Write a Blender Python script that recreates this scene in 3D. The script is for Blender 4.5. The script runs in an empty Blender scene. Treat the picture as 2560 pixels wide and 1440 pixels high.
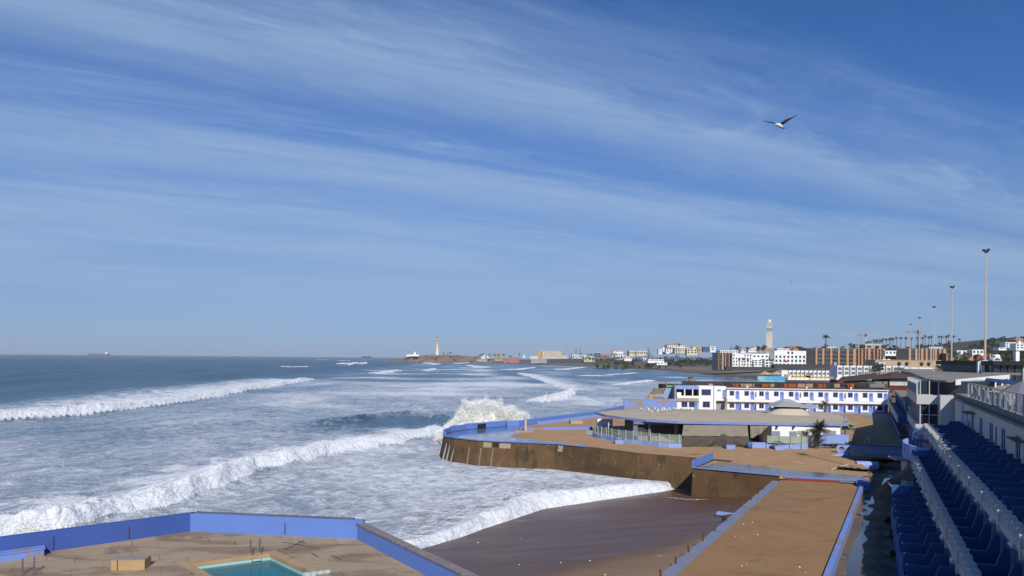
import bpy, bmesh, math, random
import numpy as np
from mathutils import Vector, Matrix
random.seed(7); RNG = np.random.default_rng(11)
R = math.radians
SC = bpy.context.scene
COL = SC.collection
# ---------------------------------------------------------------- camera
F, CX, HY, ROLL, CH = 1707.0, 1280.0, 896.0, R(0.533), 12.4     # 24 mm lens, horizon row, roll, eye height
cam = bpy.data.cameras.new("camera"); cam_o = bpy.data.objects.new("camera", cam); COL.objects.link(cam_o)
cam.lens = 24.0; cam.sensor_width = 36.0; cam.shift_y = (HY-720)/2560
cam.clip_start = 0.5; cam.clip_end = 90000
cam_o.matrix_world = Matrix.Translation((0,0,CH)) @ Matrix.Rotation(R(90),4,'X') @ Matrix.Rotation(ROLL,4,'Z')
SC.camera = cam_o
# ---------------------------------------------------------------- exposure
SC.view_settings.view_transform = 'Standard'; SC.view_settings.look = 'None'
SC.view_settings.exposure = 0.0; SC.view_settings.gamma = 1
# ---------------------------------------------------------------- sun and sky
SUN_EL, SUN_AZ = 37.5, 171.0          # azimuth clockwise from +Y: behind the camera, a little to the right
sd = Vector((math.sin(R(SUN_AZ))*math.cos(R(SUN_EL)), math.cos(R(SUN_AZ))*math.cos(R(SUN_EL)), math.sin(R(SUN_EL))))
sl = bpy.data.lights.new("sun", 'SUN'); sl.energy = 4.4; sl.angle = R(0.5); sl.color = (1.0,0.94,0.85)
so = bpy.data.objects.new("sun", sl); COL.objects.link(so); so.rotation_euler = sd.to_track_quat('Z','Y').to_euler()
W = bpy.data.worlds.new("World"); SC.world = W; W.use_nodes = True
def world():
    nt = W.node_tree; nt.nodes.clear(); N = nt.nodes.new; L = nt.links.new
    out = N('ShaderNodeOutputWorld'); bg = N('ShaderNodeBackground'); L(bg.outputs[0], out.inputs[0])
    bg.inputs[1].default_value = 0.11
    sky = N('ShaderNodeTexSky'); sky.sky_type = 'NISHITA'; sky.sun_disc = False
    sky.sun_elevation = R(SUN_EL); sky.sun_rotation = R(SUN_AZ); sky.altitude = 0; sky.air_density = 0.9; sky.dust_density = 0.3; sky.ozone_density = 4.0
    tc = N('ShaderNodeTexCoord'); sp = N('ShaderNodeSeparateXYZ'); L(tc.outputs['Generated'], sp.inputs[0])
    def m(op, a, b=None, c=None, clamp=False):
        n = N('ShaderNodeMath'); n.operation = op; n.use_clamp = clamp
        for i, v in enumerate((a, b, c)):
            if v is None: continue
            if isinstance(v, (int, float)): n.inputs[i].default_value = v
            else: L(v, n.inputs[i])
        return n.outputs[0]
    den = m('ADD', m('MAXIMUM', sp.outputs[2], 0.0), 0.045)
    px = m('DIVIDE', sp.outputs[0], den); py = m('DIVIDE', sp.outputs[1], den)
    cb = N('ShaderNodeCombineXYZ'); L(px, cb.inputs[0]); L(py, cb.inputs[1])
    def noise(rot, scale, loc, detail, rough, dist, sc=1.0):
        mp = N('ShaderNodeMapping'); L(cb.outputs[0], mp.inputs[0])
        mp.vector_type = 'TEXTURE'
        mp.inputs['Rotation'].default_value[2] = R(rot)
        mp.inputs['Scale'].default_value = scale; mp.inputs['Location'].default_value = loc
        n = N('ShaderNodeTexNoise'); L(mp.outputs[0], n.inputs['Vector'])
        n.inputs['Scale'].default_value = sc; n.inputs['Detail'].default_value = detail
        n.inputs['Roughness'].default_value = rough; n.inputs['Distortion'].default_value = dist
        return n.outputs[0]
    big = noise(26, (3.4,0.95,1), (0.3,0.75,0), 5, 0.55, 0.5)
    fib = noise(22, (1.3,0.17,1), (2,0.3,0), 10, 0.66, 1.2)
    wisp = noise(31, (0.8,0.26,1), (5,1.2,0), 12, 0.72, 2.0)
    def rng(v, a, b, lo=0.0, hi=1.0):
        n = N('ShaderNodeMapRange'); n.interpolation_type = 'SMOOTHSTEP'; L(v, n.inputs[0])
        for i, q in enumerate((a, b, lo, hi)): n.inputs[i+1].default_value = q
        return n.outputs[0]
    # cirrus lies in long bands running with the wind: v is the distance across the bands
    v = m('ADD', m('ADD', m('MULTIPLY', px, -0.407), m('MULTIPLY', py, 0.914)), m('MULTIPLY', m('SUBTRACT', big, 0.5), 1.3))
    v = m('ADD', v, m('ADD', m('MULTIPLY', m('SUBTRACT', wisp, 0.5), 0.50), m('MULTIPLY', m('SUBTRACT', fib, 0.5), 0.18)))
    cr = N('ShaderNodeValToRGB'); L(m('DIVIDE', v, 6.0), cr.inputs[0]); cr.color_ramp.interpolation = 'B_SPLINE'
    for i, (q, g) in enumerate(((0.0,0.0),(1.4,0.03),(1.72,0.42),(1.86,0.34),(2.06,1.0),(2.24,0.82),(2.46,0.22),(2.62,0.42),(2.95,0.92),(3.35,0.92),(3.62,0.42),(3.95,0.92),(5.9,0.9))):
        el = cr.color_ramp.elements; x = el[i] if i < 2 else el.new(q/6); x.position = q/6; x.color = (g,g,g,1)
    cov = m('MULTIPLY', cr.outputs[0], rng(big, 0.2, 0.6, 0.55, 1.0))
    veil = m('MULTIPLY', cov, rng(fib, 0.25, 0.75, 0.70, 1.0))
    spots = m('MULTIPLY', rng(wisp, 0.50, 0.80), m('ADD', m('MULTIPLY', cov, 0.22), 0.05))
    cl = m('MINIMUM', m('ADD', m('MULTIPLY', veil, 0.90), spots), 0.92)
    # clouds thin out to an even veil close to the horizon
    low = rng(sp.outputs[2], 0.0, 0.20)
    cl = m('ADD', m('MULTIPLY', cl, rng(sp.outputs[2], 0.0, 0.16, 0.30, 1.0)), m('MULTIPLY', m('SUBTRACT', 1.0, low), 0.14))
    tint = N('ShaderNodeMix'); tint.data_type = 'RGBA'; tint.blend_type = 'MULTIPLY'; tint.inputs[0].default_value = 1.0
    ramp = N('ShaderNodeValToRGB'); L(sp.outputs[2], ramp.inputs[0])
    for i, (q, c) in enumerate(((0.0,(.30,.455,.80)),(0.5,(.22,.59,.97)),(.056,(.355,.462,.685)),(.114,(.42,.52,.70)),(.19,(.38,.58,.83)),(.3,(.29,.585,.96)),(.44,(.23,.59,.97)))):
        el = ramp.color_ramp.elements; x = el[i] if i < 2 else el.new(q); x.position = q; x.color = (*c,1)
    L(sky.outputs[0], tint.inputs[6]); L(ramp.outputs[0], tint.inputs[7])
    mix = N('ShaderNodeMix'); mix.data_type = 'RGBA'; L(cl, mix.inputs[0]); L(tint.outputs[2], mix.inputs[6])
    mix.inputs[7].default_value = (3.05,4.3,6.35,1)
    L(mix.outputs[2], bg.inputs[0])
world()
# ---------------------------------------------------------------- projection helpers: where a thing seen in the photo stands
cr_, sr_ = math.cos(ROLL), math.sin(ROLL)
def ray(px, py):
    a, b = px-CX, HY-py
    return (a*cr_-b*sr_)/F, (a*sr_+b*cr_)/F           # X/Y and (Z-eye)/Y
def G(px, py, z):
    u, v = ray(px, py); Y = (z-CH)/v; return (u*Y, Y, z)
def D(px, py, Y):
    u, v = ray(px, py); return (u*Y, Y, CH+v*Y)
TH = R(27.4); TS, TC_ = math.sin(TH), math.cos(TH)
def T(o, t, z): return (t*TS+o*TC_, t*TC_-o*TS, z)    # frame of the stepped terrace: o across, t along
# ---------------------------------------------------------------- mesh builder
class MB:
    def __init__(s, xf=None): s.v, s.f, s.xf = [], [], xf
    def add(s, vs, fs):
        b = len(s.v); s.v += [s.xf(*p) if s.xf else tuple(p) for p in vs]; s.f += [tuple(b+i for i in f) for f in fs]; return s
    def box(s, x0, y0, z0, x1, y1, z1):
        return s.add([(x0,y0,z0),(x1,y0,z0),(x1,y1,z0),(x0,y1,z0),(x0,y0,z1),(x1,y0,z1),(x1,y1,z1),(x0,y1,z1)],
                     [(3,2,1,0),(4,5,6,7),(0,1,5,4),(1,2,6,5),(2,3,7,6),(3,0,4,7)])
    def cbox(s, cx, cy, z0, sx, sy, sz, rz=0.0):
        c, n = math.cos(rz), math.sin(rz); vs = []
        for z in (z0, z0+sz):
            for a, b in ((-1,-1),(1,-1),(1,1),(-1,1)):
                x, y = a*sx/2, b*sy/2; vs.append((cx+x*c-y*n, cy+x*n+y*c, z))
        return s.add(vs, [(3,2,1,0),(4,5,6,7),(0,1,5,4),(1,2,6,5),(2,3,7,6),(3,0,4,7)])
    def quad(s, *p): return s.add(p, [tuple(range(len(p)))])
    def prism(s, poly, z0, z1, cap0=True):
        n = len(poly); a = [(p[0],p[1],z0 if not callable(z0) else z0(*p)) for p in poly]; b = [(p[0],p[1],z1 if not callable(z1) else z1(*p)) for p in poly]
        fs = [(i,(i+1)%n,n+(i+1)%n,n+i) for i in range(n)] + [tuple(range(n,2*n))]
        if cap0: fs.append(tuple(range(n-1,-1,-1)))
        return s.add(a+b, fs)
    def bar(s, p, q, w, h=None):
        p, q = Vector(p), Vector(q); d = (q-p).normalized(); h = h or w
        u = d.cross(Vector((0,0,1)));  u = Vector((1,0,0)) if u.length < 1e-4 else u.normalized(); k = u.cross(d)
        vs = [tuple(e+u*a*w/2+k*b*h/2) for e in (p,q) for a, b in ((-1,-1),(1,-1),(1,1),(-1,1))]
        return s.add(vs, [(3,2,1,0),(4,5,6,7),(0,1,5,4),(1,2,6,5),(2,3,7,6),(3,0,4,7)])
    def tube(s, pts, r, n=8, cap=True):
        pts = [Vector(p) for p in pts]; m = len(pts); rs = r if isinstance(r, (list,tuple)) else [r]*m; vs, fs = [], []
        for i, p in enumerate(pts):
            d = (pts[min(i+1,m-1)]-pts[max(i-1,0)]).normalized()
            u = d.cross(Vector((0.31,0.2,0.93))); u = u.normalized() if u.length > 1e-3 else Vector((1,0,0)); w = d.cross(u)
            vs += [tuple(p+(u*math.cos(6.28319*k/n)+w*math.sin(6.28319*k/n))*rs[i]) for k in range(n)]
        for i in range(m-1):
            fs += [(i*n+k,i*n+(k+1)%n,(i+1)*n+(k+1)%n,(i+1)*n+k) for k in range(n)]
        if cap: fs += [tuple(range(n-1,-1,-1)), tuple(range((m-1)*n,m*n))]
        return s.add(vs, fs)
    def lathe(s, prof, cx, cy, n=24, sx=1.0, sy=1.0):
        m = len(prof); vs = [(cx+r*sx*math.cos(6.28319*k/n), cy+r*sy*math.sin(6.28319*k/n), z) for r, z in prof for k in range(n)]
        fs = [(i*n+k,i*n+(k+1)%n,(i+1)*n+(k+1)%n,(i+1)*n+k) for i in range(m-1) for k in range(n)]
        fs += [tuple(range(n-1,-1,-1)), tuple(range((m-1)*n,m*n))]
        return s.add(vs, fs)
    def build(s, name, mat, parent=None, smooth=False, bevel=0):
        off = Vector((0,0,0)); p = parent
        while p: off += p.location; p = p.parent
        me = bpy.data.meshes.new(name); me.from_pydata([tuple(Vector(v)-off) for v in s.v], [], s.f); me.update()
        bm = bmesh.new(); bm.from_mesh(me); bmesh.ops.recalc_face_normals(bm, faces=bm.faces); bm.to_mesh(me); bm.free()
        if smooth:
            me.polygons.foreach_set('use_smooth', [True]*len(me.polygons))
        o = bpy.data.objects.new(name, me); COL.objects.link(o); me.materials.append(mat)
        if parent: o.parent = parent
        if bevel:
            b = o.modifiers.new('bevel','BEVEL'); b.width = bevel; b.segments = 2; b.limit_method = 'ANGLE'
        return o
def thing(name, label, cat, loc=(0,0,0), group=None, rz=0.0):
    o = bpy.data.objects.new(name, None); COL.objects.link(o); o.location = loc; o.rotation_euler = (0,0,rz); o.empty_display_size = 0.2
    return tag(o, label, cat, group)
def tag(o, label, cat, group=None):
    o['label'] = label; o['category'] = cat
    if group: o['group'] = group
    return o
def struct(o, kind='structure'): o['kind'] = kind; return o
def dup(root, loc=None, rz=None, scale=None, label=None, group=None):
    r = root.copy(); COL.objects.link(r)
    if loc is not None: r.location = loc
    if rz is not None: r.rotation_euler = (0,0,rz)
    if scale is not None: r.scale = scale if isinstance(scale, tuple) else (scale,)*3
    if label: r['label'] = label
    if group: r['group'] = group
    for ch in list(root.children):
        c = ch.copy(); COL.objects.link(c); c.parent = r
        for g in list(ch.children):
            d = g.copy(); COL.objects.link(d); d.parent = c
    return r
# ---------------------------------------------------------------- materials
def mat(name, col, rough=0.7, var=0.18, scale=0.6, bump=0.0, bscale=6.0, stains=(), metal=0.0, spec=0.3, stretch=(1,1,1), alpha=1.0, trans=0.0, rvar=0.0, emit=None):
    m = bpy.data.materials.new(name); m.use_nodes = True; nt = m.node_tree; N = nt.nodes.new; L = nt.links.new
    b = nt.nodes['Principled BSDF']; b.inputs['Roughness'].default_value = rough; b.inputs['Metallic'].default_value = metal
    b.inputs['Specular IOR Level'].default_value = spec
    geo = N('ShaderNodeNewGeometry'); mp = N('ShaderNodeMapping'); L(geo.outputs['Position'], mp.inputs[0]); mp.inputs['Scale'].default_value = stretch
    def noise(sc, det=5, ro=0.6, dist=0.3):
        n = N('ShaderNodeTexNoise'); L(mp.outputs[0], n.inputs['Vector']); n.inputs['Scale'].default_value = sc
        n.inputs['Detail'].default_value = det; n.inputs['Roughness'].default_value = ro; n.inputs['Distortion'].default_value = dist; return n.outputs[0]
    n1 = noise(scale)
    mx = N('ShaderNodeMix'); mx.data_type = 'RGBA'; L(n1, mx.inputs[0])
    mx.inputs[6].default_value = [max(0,c*(1-var*1.6)) for c in col]+[1]; mx.inputs[7].default_value = [min(1,c*(1+var*1.6)) for c in col]+[1]
    cur = mx.outputs[2]
    for (sc, th, soft, scol, st) in stains:
        mp2 = N('ShaderNodeMapping'); L(geo.outputs['Position'], mp2.inputs[0]); mp2.inputs['Scale'].default_value = st
        n = N('ShaderNodeTexNoise'); L(mp2.outputs[0], n.inputs['Vector']); n.inputs['Scale'].default_value = sc; n.inputs['Detail'].default_value = 7; n.inputs['Roughness'].default_value = 0.65; n.inputs['Distortion'].default_value = 0.6
        r = N('ShaderNodeMapRange'); r.interpolation_type = 'SMOOTHSTEP'; L(n.outputs[0], r.inputs[0]); r.inputs[1].default_value = th; r.inputs[2].default_value = th+soft
        k = N('ShaderNodeMix'); k.data_type = 'RGBA'; L(r.outputs[0], k.inputs[0]); L(cur, k.inputs[6]); k.inputs[7].default_value = list(scol)+[1]; cur = k.outputs[2]
    L(cur, b.inputs['Base Color'])
    if rvar:
        r = N('ShaderNodeMapRange'); L(n1, r.inputs[0]); r.inputs[1].default_value = 0.3; r.inputs[2].default_value = 0.7; r.inputs[3].default_value = max(0.02,rough-rvar); r.inputs[4].default_value = min(1,rough+rvar); L(r.outputs[0], b.inputs['Roughness'])
    if bump:
        n2 = noise(bscale, 6, 0.65, 0.2); bp = N('ShaderNodeBump'); bp.inputs['Strength'].default_value = 0.6; bp.inputs['Distance'].default_value = bump
        L(n2, bp.inputs['Height']); L(bp.outputs[0], b.inputs['Normal'])
    if alpha < 1: b.inputs['Alpha'].default_value = alpha
    if trans: b.inputs['Transmission Weight'].default_value = trans; b.inputs['IOR'].default_value = 1.1
    if emit: b.inputs['Emission Color'].default_value = list(emit)+[1]; b.inputs['Emission Strength'].default_value = 1
    return m
# ================================================================ the setting: sea, beach, land, platforms
SEA = -3.5
def snoise(x, y, seed, octs=4, lac=2.03, gain=0.5):
    """smooth value noise on arrays, about -1..1"""
    r = np.random.default_rng(seed); tot = np.zeros_like(x); amp = 1.0; s = 0.0; fx = 1.0
    for k in range(octs):
        tab = r.random((256,256)).astype(np.float64)*2-1
        X = x*fx+37.1*k; Y = y*fx-11.7*k
        xi = np.floor(X).astype(np.int64); yi = np.floor(Y).astype(np.int64); u = X-xi; v = Y-yi
        u = u*u*(3-2*u); v = v*v*(3-2*v); xi &= 255; yi &= 255; x1 = (xi+1)&255; y1 = (yi+1)&255
        tot += amp*((tab[xi,yi]*(1-u)+tab[x1,yi]*u)*(1-v)+(tab[xi,y1]*(1-u)+tab[x1,y1]*u)*v); s += amp; amp *= gain; fx *= lac
    return tot/s
def sst(a, b, x):
    t = np.clip((x-a)/(b-a), 0, 1); return t*t*(3-2*t)
def grid_mesh(name, X, Y, Z, m, attrs=None, smooth=True):
    r, c = X.shape; V = np.stack([X,Y,Z], -1).reshape(-1,3).astype(np.float32)
    idx = np.arange(r*c).reshape(r,c); q = np.stack([idx[:-1,:-1],idx[:-1,1:],idx[1:,1:],idx[1:,:-1]], -1).reshape(-1,4).astype(np.int32)
    me = bpy.data.meshes.new(name); me.vertices.add(len(V)); me.vertices.foreach_set('co', V.ravel())
    me.loops.add(q.size); me.loops.foreach_set('vertex_index', q.ravel()); me.polygons.add(len(q))
    me.polygons.foreach_set('loop_start', np.arange(0,q.size,4,dtype=np.int32)); me.polygons.foreach_set('loop_total', np.full(len(q),4,dtype=np.int32))
    me.polygons.foreach_set('use_smooth', np.full(len(q), smooth)); me.update(calc_edges=True); me.validate()
    for k, a in (attrs or {}).items():
        at = me.attributes.new(k, 'FLOAT', 'POINT'); at.data.foreach_set('value', a.reshape(-1).astype(np.float32))
    o = bpy.data.objects.new(name, me); COL.objects.link(o); me.materials.append(m); return o
def polydist(X, Y, pts):
    """signed distance to a polyline (positive on its right hand when walking along it) and the 0..1 place along it"""
    best = np.full(X.shape, 1e9); sgn = np.ones(X.shape); par = np.zeros(X.shape); over = np.zeros(X.shape)
    P = np.array(pts, float)[:, :2]; seg = np.linalg.norm(P[1:]-P[:-1], axis=1); tot = seg.sum(); acc = 0
    for i in range(len(P)-1):
        a, b = P[i], P[i+1]; d = b-a; l2 = (d*d).sum()
        t = ((X-a[0])*d[0]+(Y-a[1])*d[1])/l2; tc = np.clip(t,0,1)
        ex = X-(a[0]+tc*d[0]); ey = Y-(a[1]+tc*d[1]); ds = np.hypot(ex,ey)
        k = ds < best; best = np.where(k, ds, best)
        sgn = np.where(k, np.sign((X-a[0])*d[1]-(Y-a[1])*d[0]), sgn); par = np.where(k, (acc+tc*seg[i])/tot, par)
        o = np.where((t<0)&(i==0), -t*seg[i], np.where((t>1)&(i==len(P)-2), (t-1)*seg[i], 0)); over = np.where(k, o, over)
        acc += seg[i]
    return best*sgn, par, over
def px_line(l, z=SEA): return [G(a,b,z)[:2] for a, b in l]
# breakers: waterline of the white front in the photo, walked so that the shore side is on the right; height, back width, trail, foam
BREAK = [
 (px_line([(800,946),(700,962),(560,986),(460,1002),(240,1032),(0,1051),(-160,1060),(-460,1074)]), 2.3, 6.0, 48.0, 1.0),
 (px_line([(1150,1078),(1100,1086),(960,1112),(800,1142),(640,1178),(480,1242),(330,1288),(110,1340),(-110,1378),(-320,1410)]), 1.9, 5.0, 20.0, 1.0),
 (px_line([(1140,1022),(1000,1040),(900,1052),(780,1062)]), 1.0, 6.0, 4.0, 0.30),
 (px_line([(1450,984),(1400,1000),(1340,1010)]), 1.8, 6.0, 16.0, 0.8),
 (px_line([(1445,985),(1380,962),(1330,944),(1285,932)]), 0.9, 6.0, 30.0, 0.9),
 (px_line([(777,916),(735,918),(690,917)]), 2.2, 9.0, 14.0, 1.0),
 (px_line([(922,909),(880,913),(826,911)]), 4.4, 14.0, 22.0, 1.0),
 (px_line([(1008,929),(960,935),(900,934)]), 2.6, 9.0, 20.0, 1.0),
 (px_line([(1092,923),(1072,927),(1050,926)]), 2.0, 9.0, 14.0, 1.0),
 (px_line([(1240,918),(1200,919),(1160,914)]), 2.4, 12.0, 30.0, 1.0),
 (px_line([(1090,912),(1050,909)]), 3.4, 14.0, 20.0, 1.0),
 (px_line([(842,899),(800,900),(770,899)]), 2.6, 20.0, 24.0, 1.0),
 (px_line([(745,897),(728,897)]), 2.6, 20.0, 20.0, 1.0),
 (px_line([(950,902),(900,902),(850,903)]), 2.2, 20.0, 20.0, 0.8),
 (px_line([(1345,919),(1300,925),(1240,926)]), 1.6, 9.0, 30.0, 0.9),
 (px_line([(1180,908),(1140,909)]), 2.6, 14.0, 20.0, 1.0),
 (px_line([(1470,918),(1420,924),(1370,925)]), 1.4, 8.0, 30.0, 0.9),
 (px_line([(1600,932),(1520,939),(1430,941)]), 0.9, 6.0, 16.0, 0.8),
 (px_line([(1640,952),(1560,962),(1500,960)]), 1.2, 6.0, 18.0, 0.8),
 (px_line([(1190,1036),(1120,1046),(1040,1046)]), 0.6, 5.0, 8.0, 0.35),
 (px_line([(1660,1204),(1600,1215),(1400,1234),(1330,1244),(1285,1262),(1180,1312),(1050,1366),(1000,1372)], -3.0), 0.40, 1.8, 9.0, 1.0),
]
def sea_fields(X, Y):
    Z = np.zeros_like(X); far = sst(3200, 1200, Y)*0+1-sst(1200,3500,Y)
    # long swell: crests close to parallel with the shore
    Z += 0.55*np.sin((X*0.98+Y*0.10+14*snoise(X/140,Y/140,3,2))/68*6.283)*(1-sst(-150,-20,X))*far
    Z += 1.1*np.sin((X*0.8+Y*0.55+25*snoise(X/200,Y/200,5,2))/120*6.283)*sst(-120,-260,X)*(1-sst(2500,7000,Y))
    amp = 0.25+0.75*sst(60,200,Y)
    for wl, a, sd_ in ((26,0.34,21),(12,0.22,22),(6,0.15,23),(3.0,0.085,24)):
        Z += a*amp*snoise(X/wl,Y/(wl*1.25),sd_,2)*(1-sst(60*wl,170*wl,Y))
    n1 = snoise(X/38,Y/52,31,4); n2 = snoise(X/9,Y/13,33,3)
    # foam level: open sea almost none, surf zone laced with it
    surf = sst(-175,-112,X+Y*0.055)*(1-0.3*sst(900,2200,Y))
    foam = 0.03+surf*(0.46+0.20*n1+0.07*n2)
    n5 = snoise(X/150,Y/40,37,4); fw = sst(250,700,Y); foam = foam*(1-fw)+fw*(foam*(0.62+0.5*n1)+0.16*n5*surf)
    foam += 0.10*np.exp(-((X+35)/22)**2)*(1-sst(120,170,Y))
    aer = surf*(0.55+0.4*n1)
    # calmer dark lane in front of the splash and beyond the first swell
    lane = np.exp(-((X+22)/16)**2-((Y-165)/26)**2); foam -= 0.20*lane; aer -= 0.15*lane
    lane2 = np.exp(-((X-38)/24)**2-((Y-195)/34)**2); foam -= 0.24*lane2; aer -= 0.2*lane2
    tongue, _, _ = polydist(X, Y, px_line([(1240,918),(1330,944),(1445,985)])); foam += 0.22*sst(2,40,-tongue*-1)*np.exp(-(tongue/60)**2)*sst(150,240,Y)
    cove = np.exp(-np.clip(-(X+8),0,1e9)**2/180)*(1-sst(92,110,Y))*sst(-44,-10,X); foam += 0.13*cove; aer += 0.3*cove
    film = np.zeros_like(X)
    for k, (pts, A, wb, trail, fm) in enumerate(BREAK):
        P = np.array(pts); x0, y0 = P.min(0)-90; x1, y1 = P.max(0)+90
        s = (X>x0)&(X<x1)&(Y>y0)&(Y<y1)
        if not s.any(): continue
        xs, ys = X[s], Y[s]; L_ = np.linalg.norm(P[1:]-P[:-1],axis=1).sum()
        jag = min(3.0,0.06*L_)*snoise(xs/(7+A*2),ys/(7+A*2),60+k,3)
        d, par, over = polydist(xs, ys, pts); d = -d+jag*0.7+(0.55+0.5*A)*0.9
        ends = sst(0,0.12,par)*sst(0,0.10,1-par); ends = np.where(k in (1,20), sst(0,0.05,par), ends); jag = jag*1.0; ends = np.where(over>0, np.exp(-over/4)*ends, ends)
        wf = 0.55+0.5*A
        if k == 20: wf = 0.7
        body = np.where(d>0, np.exp(-(d/wf)**2), np.exp(-(d/wb)**2))*ends
        lump = 1+(0.42*snoise(xs/(1.2*A),ys/(1.6*A),90+k,3)+0.16*snoise(xs/0.8,ys/1.0,95+k,3)*(ys<260))*sst(0.1,0.6,body)
        crest = 0.6+0.4*snoise(xs/22,ys/22,120+k,2)+0.3
        Z[s] += A*body*lump*crest
        jg = snoise(xs/3.4,ys/3.4,150+k,3)
        fr = sst(wf*(1.5 if k != 20 else 4.2),wf*(0.9 if k != 20 else 3.4),d+0.6*jg)*sst(-wb*1.5,-wb*0.4,d)*ends
        tr = sst(wf,0,d)*np.exp(-np.clip(-d,0,None)/trail)*ends
        foam[s] = np.maximum(foam[s], fm*np.maximum(fr*1.15, tr*(0.98+0.35*jg)))
        aer[s] = np.maximum(aer[s], fm*tr)
    return Z, np.clip(foam,0,1.15), np.clip(aer,0,1)
def sea_material():
    m = bpy.data.materials.new('sea_water'); m.use_nodes = True; nt = m.node_tree; N = nt.nodes.new; L = nt.links.new
    b = nt.nodes['Principled BSDF']
    geo = N('ShaderNodeNewGeometry')
    def att(n): a = N('ShaderNodeAttribute'); a.attribute_name = n; return a.outputs['Fac']
    foam, aer = att('foam'), att('aerated')
    def noise(sc, det, ro, dist, st=(1,1,1)):
        mp = N('ShaderNodeMapping'); L(geo.outputs['Position'], mp.inputs[0]); mp.inputs['Scale'].default_value = st
        n = N('ShaderNodeTexNoise'); L(mp.outputs[0], n.inputs['Vector']); n.inputs['Scale'].default_value = sc
        n.inputs['Detail'].default_value = det; n.inputs['Roughness'].default_value = ro; n.inputs['Distortion'].default_value = dist; return n.outputs[0]
    def ma(op, a, c, clamp=False):
        n = N('ShaderNodeMath'); n.operation = op; n.use_clamp = clamp
        for i, v in enumerate((a, c)):
            if isinstance(v, (int,float)): n.inputs[i].default_value = v
            else: L(v, n.inputs[i])
        return n.outputs[0]
    def rng(v, a, c, lo=0, hi=1):
        n = N('ShaderNodeMapRange'); n.interpolation_type = 'SMOOTHSTEP'; L(v, n.inputs[0])
        for i, q in enumerate((a, c, lo, hi)): n.inputs[i+1].default_value = q
        return n.outputs[0]
    n_a = noise(0.33, 9, 0.66, 1.4, (1,0.75,1)); n_b = noise(1.5, 8, 0.62, 2.2, (1,0.8,1))
    nz = ma('ADD', ma('MULTIPLY', n_a, 0.62), ma('MULTIPLY', n_b, 0.38))
    fm = rng(ma('ADD', nz, foam), 0.85, 1.18)
    thin = rng(ma('ADD', nz, foam), 0.74, 1.02)
    deep = N('ShaderNodeMix'); deep.data_type = 'RGBA'; L(ma('MULTIPLY', aer, rng(n_a,0.3,0.7,0.5,1.0)), deep.inputs[0])
    deep.inputs[6].default_value = (0.006,0.036,0.064,1); deep.inputs[7].default_value = (0.15,0.26,0.335,1)
    t1 = N('ShaderNodeMix'); t1.data_type = 'RGBA'; L(ma('MULTIPLY', thin, 0.5), t1.inputs[0]); L(deep.outputs[2], t1.inputs[6]); t1.inputs[7].default_value = (0.36,0.46,0.58,1)
    fcol = N('ShaderNodeMix'); fcol.data_type = 'RGBA'; L(rng(noise(2.6,6,0.7,1.2,(1,0.8,1)),0.36,0.62), fcol.inputs[0]); fcol.inputs[6].default_value = (0.58,0.63,0.69,1); fcol.inputs[7].default_value = (0.80,0.81,0.82,1)
    t2 = N('ShaderNodeMix'); t2.data_type = 'RGBA'; L(fm, t2.inputs[0]); L(t1.outputs[2], t2.inputs[6]); L(fcol.outputs[2], t2.inputs[7])
    # churned sand in the last metres of the cove
    sandy = att('sandy'); t3 = N('ShaderNodeMix'); t3.data_type = 'RGBA'
    L(ma('MULTIPLY', sandy, rng(noise(0.8,6,0.6,1.0,(1,1.3,1)),0.49,0.62)), t3.inputs[0]); L(t2.outputs[2], t3.inputs[6]); t3.inputs[7].default_value = (0.20,0.12,0.075,1)
    L(t3.outputs[2], b.inputs['Base Color'])
    L(rng(fm, 0, 1, 0.24, 0.9), b.inputs['Roughness']); b.inputs['IOR'].default_value = 1.33
    L(rng(fm, 0, 1, 0.36, 0.1), b.inputs['Specular IOR Level'])
    bp = N('ShaderNodeBump'); bp.inputs['Strength'].default_value = 1.0; bp.inputs['Distance'].default_value = 0.62
    hgt = ma('ADD', ma('ADD', ma('MULTIPLY', noise(0.9,7,0.6,0.5,(1,0.7,1)), 0.8), ma('MULTIPLY', noise(0.16,5,0.6,0.4,(1,0.6,1)), 2.2)), ma('MULTIPLY', fm, 0.35))
    L(hgt, bp.inputs['Height']); L(bp.outputs[0], b.inputs['Normal'])
    return m
def build_sea():
    inv = np.linspace(1/33.0, 1/330.0, 430); Yr = np.concatenate([1/inv, np.geomspace(332, 2600, 210), np.geomspace(2660, 42000, 40)])
    U = np.concatenate([np.linspace(-1.02,0.40,980), np.linspace(0.403,0.9,60)])
    X = Yr[:,None]*U[None,:]; Y = np.repeat(Yr[:,None], len(U), 1)
    Z, foam, aer = sea_fields(X, Y)
    d, _, _ = polydist(X, Y, px_line([(1660,1204),(1330,1244),(1050,1366)], -3.0)); d = -d
    sandy = np.exp(-np.clip(-d-1.0,0,None)/5)*sst(0.4,2.2,-d)*(1-sst(92,106,Y))*sst(-18,-8,X)
    # swash: past its front the sheet of water dives under the sand
    near = (1-sst(92,110,Y))*sst(-20,-9,X); foam = foam*(1-near*sst(1.6,2.4,d+0.4*snoise(X/1.6,Y/1.6,611,3))); Z = Z*(1-near*sst(0,2.5,d))
    Zw = SEA+Z+near*(0.40*sst(-14,0,d)*np.exp(-np.clip(d,0,None)/2.5)-0.10*np.clip(d,0,6)-0.55*np.clip(d-0.45,0,4))
    o = grid_mesh('sea', X, Y, Zw, sea_material(), {'foam':foam,'aerated':aer,'sandy':sandy}); struct(o)
build_sea()
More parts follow.
